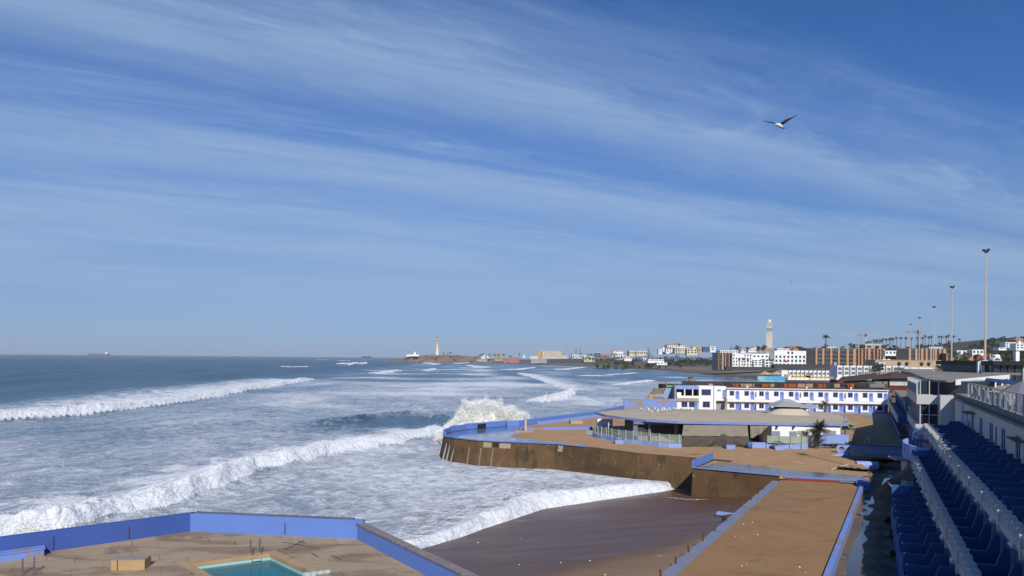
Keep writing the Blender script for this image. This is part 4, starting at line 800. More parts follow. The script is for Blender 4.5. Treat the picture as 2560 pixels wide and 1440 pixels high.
for k in range(60):       # behind the striped blocks and the minaret
    px = rt.uniform(1840,2380); Y = rt.uniform(900,1050); py = 873+rt.uniform(-2,3); x, y, z = D(px,py,Y); plant(TREES[k%3],k%3,x,y,max(z-2,ground(x,y)-0.5),rt.uniform(0.6,1.1),label='dark bushy tree on the skyline behind the apartment blocks')
for k in range(26):       # left shore
    px = rt.choice((rt.uniform(1196,1300),rt.uniform(1400,1500))); Y = rt.uniform(1750,2300); py = 893+rt.uniform(-5,1); x, y, z = D(px,py,Y); plant(TREES[k%3],k%3,x,y,z-2,rt.uniform(0.8,1.3),label='dark tree low on the far shore left of the wooded slope')
for k, (px, py) in enumerate(((1108,886),(1119,887),(1126,886))):
    x, y, z = D(px,py,2420); plant(TREES[k%3],k%3,x,y,z-2,1.2,label='dark tree on the headland right of the lighthouse')
for k, (px,py,Y,sc) in enumerate(((2195,936,385,1.1),(2200,930,395,1.2),(2188,940,380,0.9),(2345,932,300,0.8),(2360,930,300,0.9),(2385,902,520,1.2),(2420,902,520,1.3),(2440,900,560,1.2),(2400,905,480,1.0))):
    x, y, z = D(px,py,Y); plant(TREES[k%3],k%3,x,y,z-1,sc*0.8,label='bushy tree between the white cabins' if k<3 else 'bushy tree near the promenade lamps')
struct(leaf_cloud(2600,210,150,9,0,1.5,77,60).build('hillside_scrub',M_LEAF),'stuff').location = (*D(1650,893,1290)[:2],10)
PALM = fan_palm('thin tall fan palm in the long skyline row at right',15,2.6,3,group='fan palms on the skyline'); PALMS = fan_palm('short fan palm at the foot of the skyline row',6,2.3,4,group='short fan palms')
for k, (a, b) in enumerate(((370,255),(395,250),(430,250),(470,230),(490,245),(512,225),(530,250),(555,225),(575,240),(600,215),(645,215),(690,212),(712,205),(740,212),(785,190),(848,195),(917,195),(995,200),(1075,195),(1150,195),(1185,170),(1240,185),(1275,175),(1380,180),(1415,180),(1480,175),(1510,165),(1582,175),(1662,215))):
    px, py = 2100+a/5.565, 810+b/5.565; Y = 1100; x, y, z = D(px,py,Y); sc = 1.35 if k > 8 else 1.15; plant(PALM,3,x,y,z-15*sc,sc)
for k, (a, b) in enumerate(((640,300),(670,290),(745,300),(770,305),(1130,300),(1175,305),(1215,300),(1250,300),(1320,300),(1340,305),(1400,300),(1475,285),(1600,290),(1690,275),(1730,285),(1810,290),(1885,300),(1940,260))):
    px, py = 2100+a/5.565, 810+b/5.565; x, y, z = D(px,py,1050); plant(PALMS,4,x,y,z-6*1.2,1.2)
MAST = fan_palm('lone tall palm shaped mast standing in front of the striped block',26,3.6,9,30,None,True); x, y, z = D(2065,842,480); MAST.location = (x,y,z-26)
P2 = fan_palm('slender palm on the wooded slope beside the mobile mast',16,2.6,12); x, y, z = D(1698,861,1150); P2.location = (x,y,z-16*1.3); P2.scale = (1.3,)*3
for k, (px,py) in enumerate(((1848,898),(1860,897),(1870,899),(1925,899),(1932,900),(2025,936))):
    x, y, z = D(px,py,700 if k < 5 else 410); plant(PALMS,4,x,y,z-(6 if k<5 else 4),1.0 if k<5 else 0.65,label='small palm before the white apartments' if k < 5 else 'small palm in front of the single storey cabins',group='small seaside palms' if k < 5 else None)
def norfolk(label, h):
    t = thing('araucaria_tree',label,'tree',(0,0,-100)); mb = MB(); mb.tube([(0,0,-2),(0,0,h)],[0.35,0.05],6); a = mb.build('trunk',M_TRUNK); mb = MB()
    for i in range(11):
        z = h*(0.22+0.07*i); ln = h*0.24*(1-i/11.5)
        for k in range(7):
            az = k*0.898+i*0.5; c, s = math.cos(az), math.sin(az); mb.add([(0,0,z),(c*ln-s*0.5,s*ln+c*0.5,z+ln*0.16),(c*ln*1.15,s*ln*1.15,z+ln*0.25),(c*ln+s*0.5,s*ln-c*0.5,z+ln*0.16),(0,0,z+0.5)],[(0,1,2,3),(4,1,2,3)])
    b = mb.build('crown',M_LEAF); kids(t,a,b); return t
AR = None
for k, (px, pt, Y, lab) in enumerate(((1621,866,1350,'araucaria tree rising above the long arcaded villa'),(1589,871,1400,'small araucaria left of the taller one over the hillside villas'),(1828,862,950,'broad cone shaped araucaria behind the white apartments'),(1666,865,1380,'slim araucaria left of the skyline mansion'),(2529,842,720,'araucaria on top of the hill at the right'),(1730,861,1300,'thin araucaria at the right end of the skyline mansion'))):
    if AR is None: AR = norfolk(lab,18); o = AR
    else: o = dup(AR,label=lab)
    x, y, z = D(px,pt,Y); sc = (1.35 if k in (0,2) else 0.9)*Y/1300; o.location = (x,y,z-18*sc); o.scale = (sc*(1.25 if k == 2 else 1),sc*(1.25 if k == 2 else 1),sc)
# mobile mast, water tank, cranes
x, y, z = D(1692,855,1150); t = thing('mobile_mast','tall lattice mobile phone mast with antennas over the wooded slope','mast',(x,y,z-30)); mb = MB(); mb.tube([(x,y,z-36),(x,y,z)],[0.7,0.35],6); mb.build('pole',M_DGREY,t)
for dz in (-1.5,-5): mb = MB(); mb.lathe([(1.6,z+dz-1.4),(1.6,z+dz+1.4)],x,y,6); mb.build('antenna',PM['grey'],t)
x, y, z = D(1745,869,1290); mb = MB(); mb.lathe([(2.4,z-4),(2.6,z-2),(2.6,z+2),(1.2,z+3.4),(0.1,z+3.6)],x,y,12); tag(mb.build('water_tank',mat('yellow_tank',(0.5,0.38,0.05),0.6)),'yellow water tank beside the white penthouse house','tank')
def crane(px, pm, pj0, pj1, pb, Y, mast, jib, label):
    x, y, z = D(px,pm,Y); t = thing('tower_crane',label,'crane',(x,y,z-40)); s = Y/F; zb = D(px,pb,Y)[2]; mb = MB()
    for a in (-1,1):
        for b in (-1,1): mb.bar((x+a*0.8,y+b*0.8,zb-6),(x+a*0.8,y+b*0.8,z+2),0.3)
    n = int((z-zb)/3)
    for k in range(n): mb.bar((x-0.8,y-0.8,zb+3*k),(x+0.8,y-0.8,zb+3*k+3),0.2)
    mb.build('mast',mast,t); xa, xb = D(pj0,pm,Y)[0], D(pj1,pm,Y)[0]; za = D(pj0,pm,Y)[2]; mb = MB()
    for dz in (0,1.6): mb.bar((xa,y,za+dz),(x,y,z+dz),0.55)
    k = xa
    while abs(k-x) > 4: mb.bar((k,y,za),(k+math.copysign(3,x-k),y,za+1.6),0.3); k += math.copysign(3,x-k)
    mb.build('jib',jib,t); mb = MB(); mb.bar((x,y,z+0.5),(xb,y,z+0.8),1.0); mb.build('counter_jib',jib,t); mb = MB(); mb.box(x-1.6,y-1.6,z-2,x+1.6,y+1.6,z+3.4); mb.build('cab',jib,t)
M_RED = mat('crane_red',(0.36,0.05,0.05),0.6); M_ORNG = mat('crane_orange',(0.30,0.15,0.07),0.6)
crane(2165,839,2143,2168,852,1350,PM['white'],M_RED,'red jib tower crane on a white mast beyond the striped block')
crane(2153,840,2105,2255,868,1600,PM['grey'],PM['grey'],'faint grey tower crane with a very long jib behind the red one')
crane(2297,831,2263,2299,866,1000,M_ORNG,M_ORNG,'orange brown tower crane among the skyline palms')
# ================================================================ white hotel at the back of the platform
M_BDOOR = mat('blue_door',(0.17,0.25,0.60),0.55,0.06,0.6); M_LBLUE = mat('pale_blue',(0.25,0.34,0.66),0.65,0.08,0.5); M_WGLASS = mat('window_glass',(0.03,0.035,0.05),0.12,0.5,0.8,spec=0.5)
M_WROW = mat('hotel_white',(0.82,0.81,0.79),0.85,0.04,0.4,0.004,6,[(0.8,0.68,0.08,(0.66,0.62,0.56),(1,1,0.3))]); M_TAUPE = mat('taupe_render',(0.36,0.32,0.27),0.9,0.06,0.5)
M_ROOFG = mat('dark_roof_felt',(0.075,0.068,0.060),0.9,0.3,0.4)
HU, HV = (0.9901,-0.1403), (0.1403,0.9901)
def HX(s, d, z): return (40.8+HU[0]*s+HV[0]*d, 170+HU[1]*s+HV[1]*d, z)
def hs(px): k = (px-1280)/F; return (170*k-40.8)/(0.9901+0.1403*k)
ht = thing('hotel','long white two storey hotel with blue doors and balconies facing the sandy platform','hotel',HX(28,0,0))
def hp(nm, m, *b, parent=None):
    mb = MB(HX)
    for q in b: mb.box(*q)
    return mb.build(nm, m, parent or ht)
S0 = hs(1818); S1 = 49.6
hp('wall',M_WROW,(S0,0,-0.2,S1,6,5.5)); hp('balcony',M_WROW,(S0,-0.75,2.3,S1,-0.003,2.86)); hp('cornice',M_WROW,(S0-0.1,-0.5,5.5,S1,6.2,5.68)); hp('roof',M_ROOFG,(S0,-0.4,5.69,S1,6,5.78)); hp('plinth',M_LBLUE,(S0,-0.12,0,S1,-0.004,0.34))
def rwin(s, w, z0, z1, d=-0.03, n=2):
    f = hp('window',M_BDOOR,(s-w/2-0.09,d-0.05,z0-0.09,s+w/2+0.09,d+0.02,z1+0.09))
    for i in range(n):
        a = s-w/2+w*i/n+0.03; b = s-w/2+w*(i+1)/n-0.03; hp('pane',M_WGLASS,(a,d-0.08,z0,b,d-0.051,z1),parent=f)
    return f
def rdoor(s, z0, w=0.86, h=2.05, d=-0.03):
    mb = MB(HX); pr = [(s-w/2,z0),(s+w/2,z0),(s+w/2,z0+h-0.2),(s+w/2-0.2,z0+h),(s-w/2+0.2,z0+h),(s-w/2,z0+h-0.2)]
    mb.add([(a,d-0.07,b) for a, b in pr]+[(a,d,b) for a, b in pr],[tuple(range(6))]+[(i,(i+1)%6,6+(i+1)%6,6+i) for i in range(6)]); o = mb.build('door',M_BDOOR,ht)
    mb = MB(HX); mb.add([(s+0.16*math.cos(k*0.785),d-0.075,z0+1.5+0.16*math.sin(k*0.785)) for k in range(8)],[tuple(range(8))]); mb.build('porthole',M_WGLASS,o)
for k in range(11):
    s = hs(1830.6+37.0*k); rwin(s,0.92,3.85,4.85); rdoor(s+1.33,2.862); rwin(s+0.03,0.98,0.85,1.85); rdoor(s+1.36,0.02)
    r = hp('railing',M_WROW,(s-1.0,-0.74,3.12,s+0.9,-0.69,3.18),(s-1.0,-0.74,3.42,s+0.9,-0.69,3.48),(s+1.75,-0.75,2.862,s+2.35,-0.68,3.5),(s-1.0,-0.74,2.862,s-0.95,-0.69,3.42))
    hp('partition',M_LBLUE,(s+2.05,-0.7,0.0,s+2.2,-0.004,2.05)); hp('balcony_divider',M_WROW,(s+2.18,-0.7,2.862,s+2.3,-0.004,4.9 if k%3==1 else 3.3))
    if k in (1,5,8): hp('roof_stub',M_WROW,(s-0.1,-0.4,5.785,s+0.25,-0.1,6.2))
# left wing of the hotel: loggia, plain block, stair
A0, A1, A2, A3 = 0.1, hs(1748), hs(1785), hs(1790)
hp('corner_block',M_WROW,(A1,-0.3,-0.2,A2,6,5.97)); rwin((A1+A2)/2-0.05,2.1,3.85,5.15,-0.33,4); rwin((A1+A2)/2,1.6,0.85,2.15,-0.33,2)
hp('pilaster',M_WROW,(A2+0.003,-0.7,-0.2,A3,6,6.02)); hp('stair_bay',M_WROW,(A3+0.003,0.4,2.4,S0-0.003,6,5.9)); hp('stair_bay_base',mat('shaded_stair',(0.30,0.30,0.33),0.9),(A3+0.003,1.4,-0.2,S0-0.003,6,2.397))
hp('small_window',M_BDOOR,(A3+0.35,0.34,4.75,A3+1.3,0.397,5.2)); hp('stair_door',M_BDOOR,(S0-0.95,0.33,2.9,S0-0.15,0.397,5.1))
mb = MB(HX); mb.add([(A3+1.9,-1.3,0),(S0-0.1,-1.3,0),(S0-0.1,-1.3,3.0),(A3+2.3,-1.3,3.0),(A3+1.9,0.39,0),(S0-0.1,0.39,0),(S0-0.1,0.39,3.6),(A3+2.3,0.39,3.6)],[(0,1,2,3),(4,5,6,7),(0,3,7,4),(3,2,6,7),(1,2,6,5)]); mb.build('stair',M_TAUPE,ht)
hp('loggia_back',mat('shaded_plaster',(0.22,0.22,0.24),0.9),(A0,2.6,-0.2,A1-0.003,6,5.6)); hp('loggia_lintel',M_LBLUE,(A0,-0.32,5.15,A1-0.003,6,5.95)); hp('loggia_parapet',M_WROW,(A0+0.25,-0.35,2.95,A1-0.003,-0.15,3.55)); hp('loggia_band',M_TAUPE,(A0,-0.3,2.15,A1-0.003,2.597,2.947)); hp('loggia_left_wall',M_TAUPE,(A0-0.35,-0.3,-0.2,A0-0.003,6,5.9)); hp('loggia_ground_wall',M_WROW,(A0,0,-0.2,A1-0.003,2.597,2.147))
for s in (2.05,4.0): hp('loggia_post',M_WROW,(s,-0.3,3.55,s+0.25,-0.1,5.147))
hp('loggia_low_wall',M_WROW,(A0+0.2,-0.1,3.55,A0+1.3,0.05,4.35)); 
for s in (1.2,2.9,4.4): hp('loggia_window',M_WGLASS,(s,2.5,3.3,s+1.1,2.597,4.9))
for k in range(5): hp('rafter_end',M_BDOOR,(A0+0.5+k*1.05,-0.75,5.2,A0+0.62+k*1.05,-0.323,5.4))
rwin(2.2,1.3,0.8,2.0); rwin(4.0,1.3,0.8,2.0); rdoor(A1-0.65,0.02)
# ---------------------------------------------------------------- round pavilion with the sandy flat roof
M_RFASC = mat('fascia_blue',(0.19,0.27,0.58),0.7,0.1,0.6,0,5,[(0.9,0.62,0.06,(0.33,0.25,0.19),(1,1,1))]); M_RTOP = mat('sandy_roof',(0.45,0.385,0.285),0.95,0.12,0.3,0.01,5,[(0.25,0.55,0.12,(0.36,0.30,0.22),(0.4,1.5,1)),(0.8,0.64,0.08,(0.42,0.36,0.28),(0.6,1.4,1))])
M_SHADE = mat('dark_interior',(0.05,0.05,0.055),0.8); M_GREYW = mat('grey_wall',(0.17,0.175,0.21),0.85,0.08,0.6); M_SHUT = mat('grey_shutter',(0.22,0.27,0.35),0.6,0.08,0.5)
PR = [(14.4,116.5),(15.2,111.5),(17.2,107.3),(20.4,103.2),(24.6,100.6),(30,99.9),(36,99.45),(48.9,99.2),(51.0,102.5),(56.0,117),(56.5,121),(42,125),(28,126),(18.5,122)]
pv = thing('pavilion','low round pavilion with a broad sandy flat roof, blue fascia and hanging tarpaulin','pavilion',(36,108,0))
ctr = (36.5,110)
def sh(p, k): return (ctr[0]+(p[0]-ctr[0])*k, ctr[1]+(p[1]-ctr[1])*k)
mb = MB(); n = len(PR)
vs = [(p[0],p[1],3.36) for p in PR]+[(*sh(p,0.55),3.62) for p in PR]+[(*ctr,3.72)]; mb.add(vs,[(i,(i+1)%n,n+(i+1)%n,n+i) for i in range(n)]+[(n+i,n+(i+1)%n,2*n) for i in range(n)]); mb.build('roof',M_RTOP,pv,True)
mb = MB(); mb.prism([sh(p,1.001) for p in PR],3.02,3.352); mb.build('fascia',M_RFASC,pv)
mb = MB(); mb.box(38.0,99.6,0,48.0,112,3.017); mb.build('white_wall',M_WROW,pv)
mb = MB(); mb.box(44.6,98.9,0,48.9,99.59,1.75); mb.box(48.003,99.6,0,48.9,112,1.75); mb.build('blue_base',M_LBLUE,pv)
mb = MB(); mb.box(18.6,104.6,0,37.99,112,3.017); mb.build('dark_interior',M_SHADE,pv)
for x0, x1 in ((18.6,19.3),(20.9,21.3),(24.9,25.5),(28.6,29.1)): mb = MB(); mb.box(x0,104.2,0,x1,104.597,3.017); mb.build('pillar',M_GREYW,pv)
mb = MB(); mb.box(18.6,103.9,2.55,31,104.19,3.017); mb.build('beam',M_GREYW,pv)
mb = MB(); mb.box(18.6,104.2,0,31,104.59,0.75); mb.build('counter',mat('pale_counter',(0.40,0.39,0.36),0.8,0.15,0.6),pv)
mb = MB(); mb.box(15.3,121.2,0,18.0,121.6,1.8); mb.build('side_wall',M_WROW,pv)
for px0, px1 in ((1933,1952),(1976,1995)):
    x0, x1 = (px0-1280)/F*99.5, (px1-1280)/F*99.5; mb = MB(); mb.box(x0,99.5,0.7,x1,99.597,2.15); mb.build('shutter',M_SHUT,pv)
for px0, px1 in ((1998,2019),(2062,2093)):
    x0, x1 = (px0-1280)/F*99.4, (px1-1280)/F*99.4; mb = MB(); mb.box(x0,99.45,1.78,x1,99.597,2.25); mb.build('louvre',mat('beige_louvre',(0.33,0.30,0.25),0.8),pv)
for px in (1943,1985): x = (px-1280)/F*99.5; mb = MB(); mb.box(x-0.12,99.2,2.62,x+0.12,99.59,2.9); mb.build('wall_lamp',M_DGREY,pv)
# tarpaulin hanging from the fascia
M_TARP = mat('tarpaulin',(0.235,0.205,0.165),0.9,0.1,0.5,0.02,2.5,[(0.5,0.6,0.1,(0.17,0.15,0.125),(1,1,0.5))]); M_NET = mat('shade_net',(0.082,0.068,0.055),0.9,0.2,0.6,0.02,3)
x0, x1 = (1712-1280)/F*98.6, (1872-1280)/F*98.6
xs = np.linspace(0,1,90); zs = np.linspace(0,1,34); A_, B_ = np.meshgrid(xs, zs)
def drape(z0, z1, flare, seed, amp):
    X = x0+(x1-x0)*A_-flare*(1-A_)*B_*1.0; top = 98.95-0.1*A_
    gather = np.exp(-((A_-0.60)/0.16)**2); fold = np.sin((A_-0.6)*(34-14*B_)+0.6*np.sin(A_*17))*(0.35+gather)+0.6*snoise(A_*9,B_*3,seed,3)
    Y = top-amp*B_*(0.6+fold)-0.35*B_; Z = z0+(z1-z0)*B_
    return X, Y, Z
X, Y, Z = drape(3.0,1.45,0.3,201,0.12); Z = Z-0.0*A_; grid_mesh('upper_sheet', X-pv.location.x, Y-pv.location.y, Z, M_TARP).parent = pv
sag = 1.45-0.75*np.clip(np.abs(A_-0.60)*2.2,0,1)**0.8*0; X, Y, Z = drape(1.48,0.02,0.9,202,0.62); Y -= 0.5
Zt = 1.52+0.35*np.exp(-((A_-0.60)/0.05)**2)-0.18*np.sin(A_*9.5)**2; Z = Zt+(0.02-Zt)*B_; grid_mesh('lower_sheet', X-pv.location.x, Y-pv.location.y, Z, M_NET).parent = pv
fx = np.linspace(0,1,30); fz = np.linspace(0,1,16); fa, fb = np.meshgrid(fx,fz); X = x1+0.25+fa*2.6; drop = 1.75*(1-fa**1.6); Z = 3.0-drop*fb; Y = 98.5-0.2*np.sin(fa*14)*fb-0.2*fb+0*fa
grid_mesh('loose_flap', X-pv.location.x, Y-pv.location.y, Z, M_TARP).parent = pv
# tent roofs standing on the flat roof
M_CANV = mat('grey_canvas',(0.30,0.32,0.33),0.85,0.1,0.5); M_DRUM = mat('cream_drum',(0.47,0.42,0.33),0.9,0.1,0.5)
x, y, z = D(1968,1034,113); t = thing('roof_lantern','cream drum with a grey pointed canvas roof on top of the round pavilion','roof lantern',(x,y,z)); s = 113/F
mb = MB(); mb.lathe([(3.6,3.55),(2.9,4.55),(2.75,4.6)],x,y,24,1,0.7); mb.build('drum',M_DRUM,t); mb = MB(); mb.box(x-1.6,y-1.3,4.6,x+1.6,y+1.3,5.0); mb.build('opening',M_SHADE,t)
mb = MB(); mb.add([(x-2.9,y-2,4.95),(x+2.9,y-2,4.85),(x+2.9,y+2,4.95),(x-2.9,y+2,4.95),(x-0.5,y,5.75),(x+0.5,y,5.75),(x+0.5,y+0.4,6.1),(x-0.5,y+0.4,6.1)],[(0,1,5,4),(1,2,6,5),(2,3,7,6),(3,0,4,7),(4,5,6,7),(3,2,1,0)]); mb.build('canvas_roof',M_CANV,t)
x, y, z = D(2022,1036,125); t = thing('parasol','low grey blue parasol standing behind the round pavilion roof','parasol',(x,y,0)); mb = MB(); mb.tube([(x,y,0),(x,y,4.4)],0.06,6); mb.build('pole',M_STEEL,t); mb = MB(); mb.lathe([(2.1,3.9),(1.4,4.25),(0.1,4.8)],x,y,8); mb.build('canopy',mat('blue_canvas',(0.26,0.31,0.38),0.85),t)
# curved terrace fence: blue base wall, posts, glass
M_GREENG = mat('green_glass',(0.32,0.40,0.34),0.15,0.15,0.6,alpha=0.42,spec=0.6); M_POST = mat('pale_post',(0.50,0.49,0.45),0.5,0.1,1.0)
fe = thing('terrace_fence','curved fence of pale posts and glass on a low blue wall round the pavilion terrace','fence',(25,100,0))
FP = [G(a,b,0)[:2] for a, b in ((1483,1091),(1487,1093),(1494,1095),(1503,1097),(1515,1099),(1529,1102),(1546,1105),(1564,1107),(1582,1109),(1602,1111),(1625,1114),(1648,1117),(1672,1119),(1704,1120))]
for a, b in zip(FP, FP[1:]): mb = MB(); vwall(mb, a, b, 0, 0.62, 0.22); mb.build('base_wall',M_LBLUE,fe)
for a in FP[:-1]+[G(1698,1119.6,0)[:2]]: mb = MB(); mb.tube([(a[0],a[1]-0.14,0.05),(a[0],a[1]-0.14,1.95)],0.05,6); mb.build('post',M_POST,fe)
for a, b in zip(FP, FP[1:]): mb = MB(); vwall(mb, (a[0],a[1]-0.05), (b[0],b[1]-0.05), 0.66, 1.85, 0.02); mb.build('glass_panel',M_GREENG,fe)
fe2 = thing('glass_fence','straight frosted green glass fence on a blue wall before the grey shutters','fence',(40,97,0))
q = [G(a,b,0)[:2] for a, b in ((1876,1119),(1918,1121),(1948,1122),(1976,1122.5),(2004,1123),(2018,1123))]
mb = MB(); vwall(mb, q[0], q[-1], 0, 0.78, 0.22); mb.build('base_wall',M_LBLUE,fe2)
M_FROST = mat('frosted_glass',(0.36,0.42,0.34),0.4,0.1,0.6,alpha=0.8)
for a, b in zip(q[1:], q[2:]): mb = MB(); vwall(mb, a, b, 0.78, 1.78, 0.02); mb.build('glass_panel',M_FROST,fe2)
for a in q[1:]: mb = MB(); mb.tube([(a[0],a[1]-0.15,0.1),(a[0],a[1]-0.15,1.85)],0.045,6); mb.build('post',M_POST,fe2)
# pool of the pavilion terrace, little furniture
struct(slab('terrace_pool',[(12.4,113),(15.5,108),(19,106),(18.5,116),(13,119)],0.02,-0.1,mat('pale_green_pool',(0.36,0.46,0.42),0.3,0.1,0.5)))
wb = thing('low_pool_wall','low worn blue wall crossing the sand behind the tall pale post','wall',(6,118,0)); mb = MB(); a, b = G(1300,1075,0), G(1480,1073,0); vwall(mb,(a[0],a[1]),(b[0],b[1]),0,0.45,0.5); mb.build('wall',M_BLUEW,wb)
x, y, z = G(1314,1079,0); t = thing('stone_post','tall pale square post on a slab beside the wet blue terrace','post',(x,y,0)); mb = MB(); mb.box(x-0.16,y-0.16,0,x+0.16,y+0.16,2.05); mb.build('shaft',mat('pale_post_stone',(0.52,0.43,0.31),0.85,0.12,1.0),t); mb = MB(); mb.box(x-1.9,y-1.0,0.004,x+1.4,y+0.8,0.16); mb.build('slab',M_LIME,t)
x, y, z = G(1440,1059,0); mb = MB(); mb.cbox(x,y,0,2.4,1.3,0.62,R(10)); tag(mb.build('concrete_block',mat('pale_block',(0.40,0.33,0.24),0.9,0.15,0.8)),'pale concrete block by the long blue parapet','block')
lb = thing('long_bench','long low blue bench along the inside of the parapet','bench',(12,138,0)); mb = MB(); vwall(mb,(5.2,128.6),(20.6,150.0),0,0.5,0.8); mb.build('seat',M_LBLUE,lb)
def tub(px, py, label):
    x, y, z = G(px,py,0); t = thing('blue_tub',label,'tub',(x,y,0),'blue tubs on the sand')
    mb = MB(); mb.add([(x-0.55,y-0.4,0),(x+0.55,y-0.4,0),(x+0.55,y+0.4,0),(x-0.55,y+0.4,0),(x-0.65,y-0.45,0.55),(x+0.65,y-0.45,0.55),(x+0.65,y+0.45,0.55),(x-0.65,y+0.45,0.55)],[(3,2,1,0),(4,5,6,7),(0,1,5,4),(1,2,6,5),(2,3,7,6),(3,0,4,7)]); mb.build('tub',M_LBLUE,t)
    for s in (-0.42,0.42): mb = MB(); mb.tube([(x-0.62,y+s,0.55),(x-0.58,y+s,0.95),(x-0.4,y+s,1.08),(x+0.45,y+s,1.08),(x+0.6,y+s,0.95),(x+0.64,y+s,0.55)],0.035,6); mb.build('hoop',mat('brown_pipe',(0.10,0.075,0.055),0.7),t)
    mb = MB(); mb.box(x-0.55,y-0.42,1.06,x+0.5,y+0.42,1.1); mb.build('slatted_top',mat('old_wood',(0.13,0.10,0.08),0.9,0.3,2.0),t)
tub(1547,1109,'blue tub with a brown hoop frame near the left end of the curved fence'); tub(1685,1118,'blue tub with a hoop frame at the right end of the curved fence'); tub(1825,1122,'blue tub with a hoop frame before the draped tarpaulin'); tub(1946,1124,'blue tub with a hoop frame in front of the frosted glass fence')
x, y, z = G(1873,1121,0); t = thing('blue_drum','small dark blue drum with a pump handle beside the tarpaulin','drum',(x,y,0)); mb = MB(); mb.lathe([(0.36,0),(0.36,0.85),(0.25,0.95),(0.05,0.97)],x,y,14); mb.build('barrel',mat('drum_blue',(0.06,0.14,0.30),0.5),t,True); mb = MB(); mb.tube([(x+0.4,y,0),(x+0.45,y,1.0),(x+0.15,y,1.2)],0.03,6); mb.build('handle',M_STEEL,t)
x, y, z = G(1521,1086,0); x += 0.1; t = thing('orange_counter','orange and yellow counter behind the curved fence','counter',(x,y,0)); mb = MB(); mb.box(x-0.9,y+1,0,x+0.75,y+1.8,1.15); mb.build('body',mat('orange_board',(0.46,0.20,0.03),0.7,0.3,1.5),t); mb = MB(); mb.box(x-0.1,y+0.96,0.15,x+0.45,y+0.997,0.95); mb.build('yellow_panel',mat('yellow_board',(0.60,0.36,0.03),0.7),t)
def gallows(px, pyb, pyt, arms, label):
    x, y, z = G(px,pyb,0); zt_ = D(px,pyt,y)[2]; t = thing('parasol_stand',label,'parasol stand',(x,y,0)); mb = MB(); mb.tube([(x,y,0),(x,y,zt_)],0.06,6); mb.build('pole',M_WROW,t)
    for a, dz in arms: mb = MB(); mb.bar((x,y,zt_-0.35),(x+a,y-0.2,zt_-0.35+dz),0.12,0.1); mb.build('arm',M_WROW,t)
gallows(1595,1093,1063,((-0.75,-0.05),(1.6,0.05)),'white parasol frame with two folded arms on the dark terrace'); gallows(1693,1100,1068,((-1.0,-0.05),),'white parasol frame with one arm at the right end of the dark terrace'); gallows(1490,1078,1052,((0.2,0.0),),'bare white pole frame at the left end of the curved fence'); gallows(1521,1090,1056,((0.15,0.0),),'bare white pole frame rising beside the orange counter')
# palms of the platform
def frond(mb, p0, az, el, ln, droop, w, r, n=7, lf=9):
    c, s = math.cos(az), math.sin(az); pts = []
    for i in range(n+1):
        q = i/n; pts.append(Vector(p0)+Vector((c*math.cos(el),s*math.cos(el),math.sin(el)))*ln*q+Vector((0,0,-droop*ln*q*q)))
    mb.tube(pts,[0.03*(1-0.8*i/n) for i in range(n+1)],4,False)
    for i in range(1,lf+1):
        q = i/lf; f = q*n; k = min(int(f),n-1); p = pts[k].lerp(pts[k+1],f-k); d = (pts[k+1]-pts[k]).normalized(); sd_ = Vector((-s,c,0))
        L_ = w*(1-0.55*abs(q-0.45)*1.6)
        for g in (-1,1):
            e = p+sd_*g*L_*0.8+d*L_*0.55+Vector((0,0,-0.25*L_*r.random())); mb.quad(tuple(p-d*0.05),tuple(p+d*0.06),tuple(e))
def feather_palm(x, y, z0, h, ln, n, label, lean, seed, elr=(-0.4,1.3), tr=0.22, leaf=None, skirt=False):
    r = random.Random(seed); t = thing('date_palm',label,'palm tree',(x,y,z0)); top = (x+lean[0],y+lean[1],z0+h)
    mb = MB(); mb.tube([(x,y,z0-0.2),(x+lean[0]*0.35,y+lean[1]*0.35,z0+h*0.5),top],[tr*1.2,tr,tr*0.9],9); mb.build('trunk',M_TRUNK,t); mb = MB()
    for k in range(n): frond(mb,top,r.uniform(0,6.28),r.uniform(*elr),ln*r.uniform(0.7,1.1),r.uniform(0.15,0.5),ln*0.22,r)
    mb.build('crown',leaf or M_LEAF2,t)
    if skirt:
        mb = MB()
        for k in range(22): frond(mb,(top[0],top[1],top[2]-0.3),r.uniform(0,6.28),r.uniform(-1.4,-0.5),ln*0.6,0.3,ln*0.14,r,4,5)
        mb.build('dead_fronds',mat('dead_fronds',(0.22,0.13,0.06),0.9,0.3,2.0),t)
    return t
x, y, z = G(2062,1037,0); feather_palm(x,y,0,2.4,1.7,34,'small palm with brown dead fronds before the hotel doors',(0.1,0),31,skirt=True)
x, y, z = G(2038,1121,0); M_WIND = mat('windswept_leaf',(0.075,0.078,0.052),0.85,0.4,1.2)
t = feather_palm(x,y,0,2.6,2.1,84,'dark windswept palm bush leaning right against the pavilion wall',(0.5,-0.3),32,(-0.1,1.45),0.3,M_WIND)
mb = MB(); r_ = random.Random(2)
for k in range(80): frond(mb,(x+r_.uniform(-0.3,0.5),y-0.4,r_.uniform(0.3,2.2)),r_.uniform(-0.5,3.6),r_.uniform(0.5,1.3),r_.uniform(0.9,1.7),0.2,0.32,r_,5,7)
mb.build('lower_fronds',M_WIND,t)
hb = thing('hedge','low green scrub along the foot of the pale blue pavilion wall','hedge',(46,97.5,0)); o = leaf_cloud(900,3.0,0.5,0.35,0.3,0.12,55,14).build('foliage',M_LEAF); o.parent = hb; tr_ = MB(); tr_.tube([(-2,0,-0.1),(0,0,0.12),(2.2,0,0)],0.05,5); o2 = tr_.build('stems',M_TRUNK); o2.parent = hb
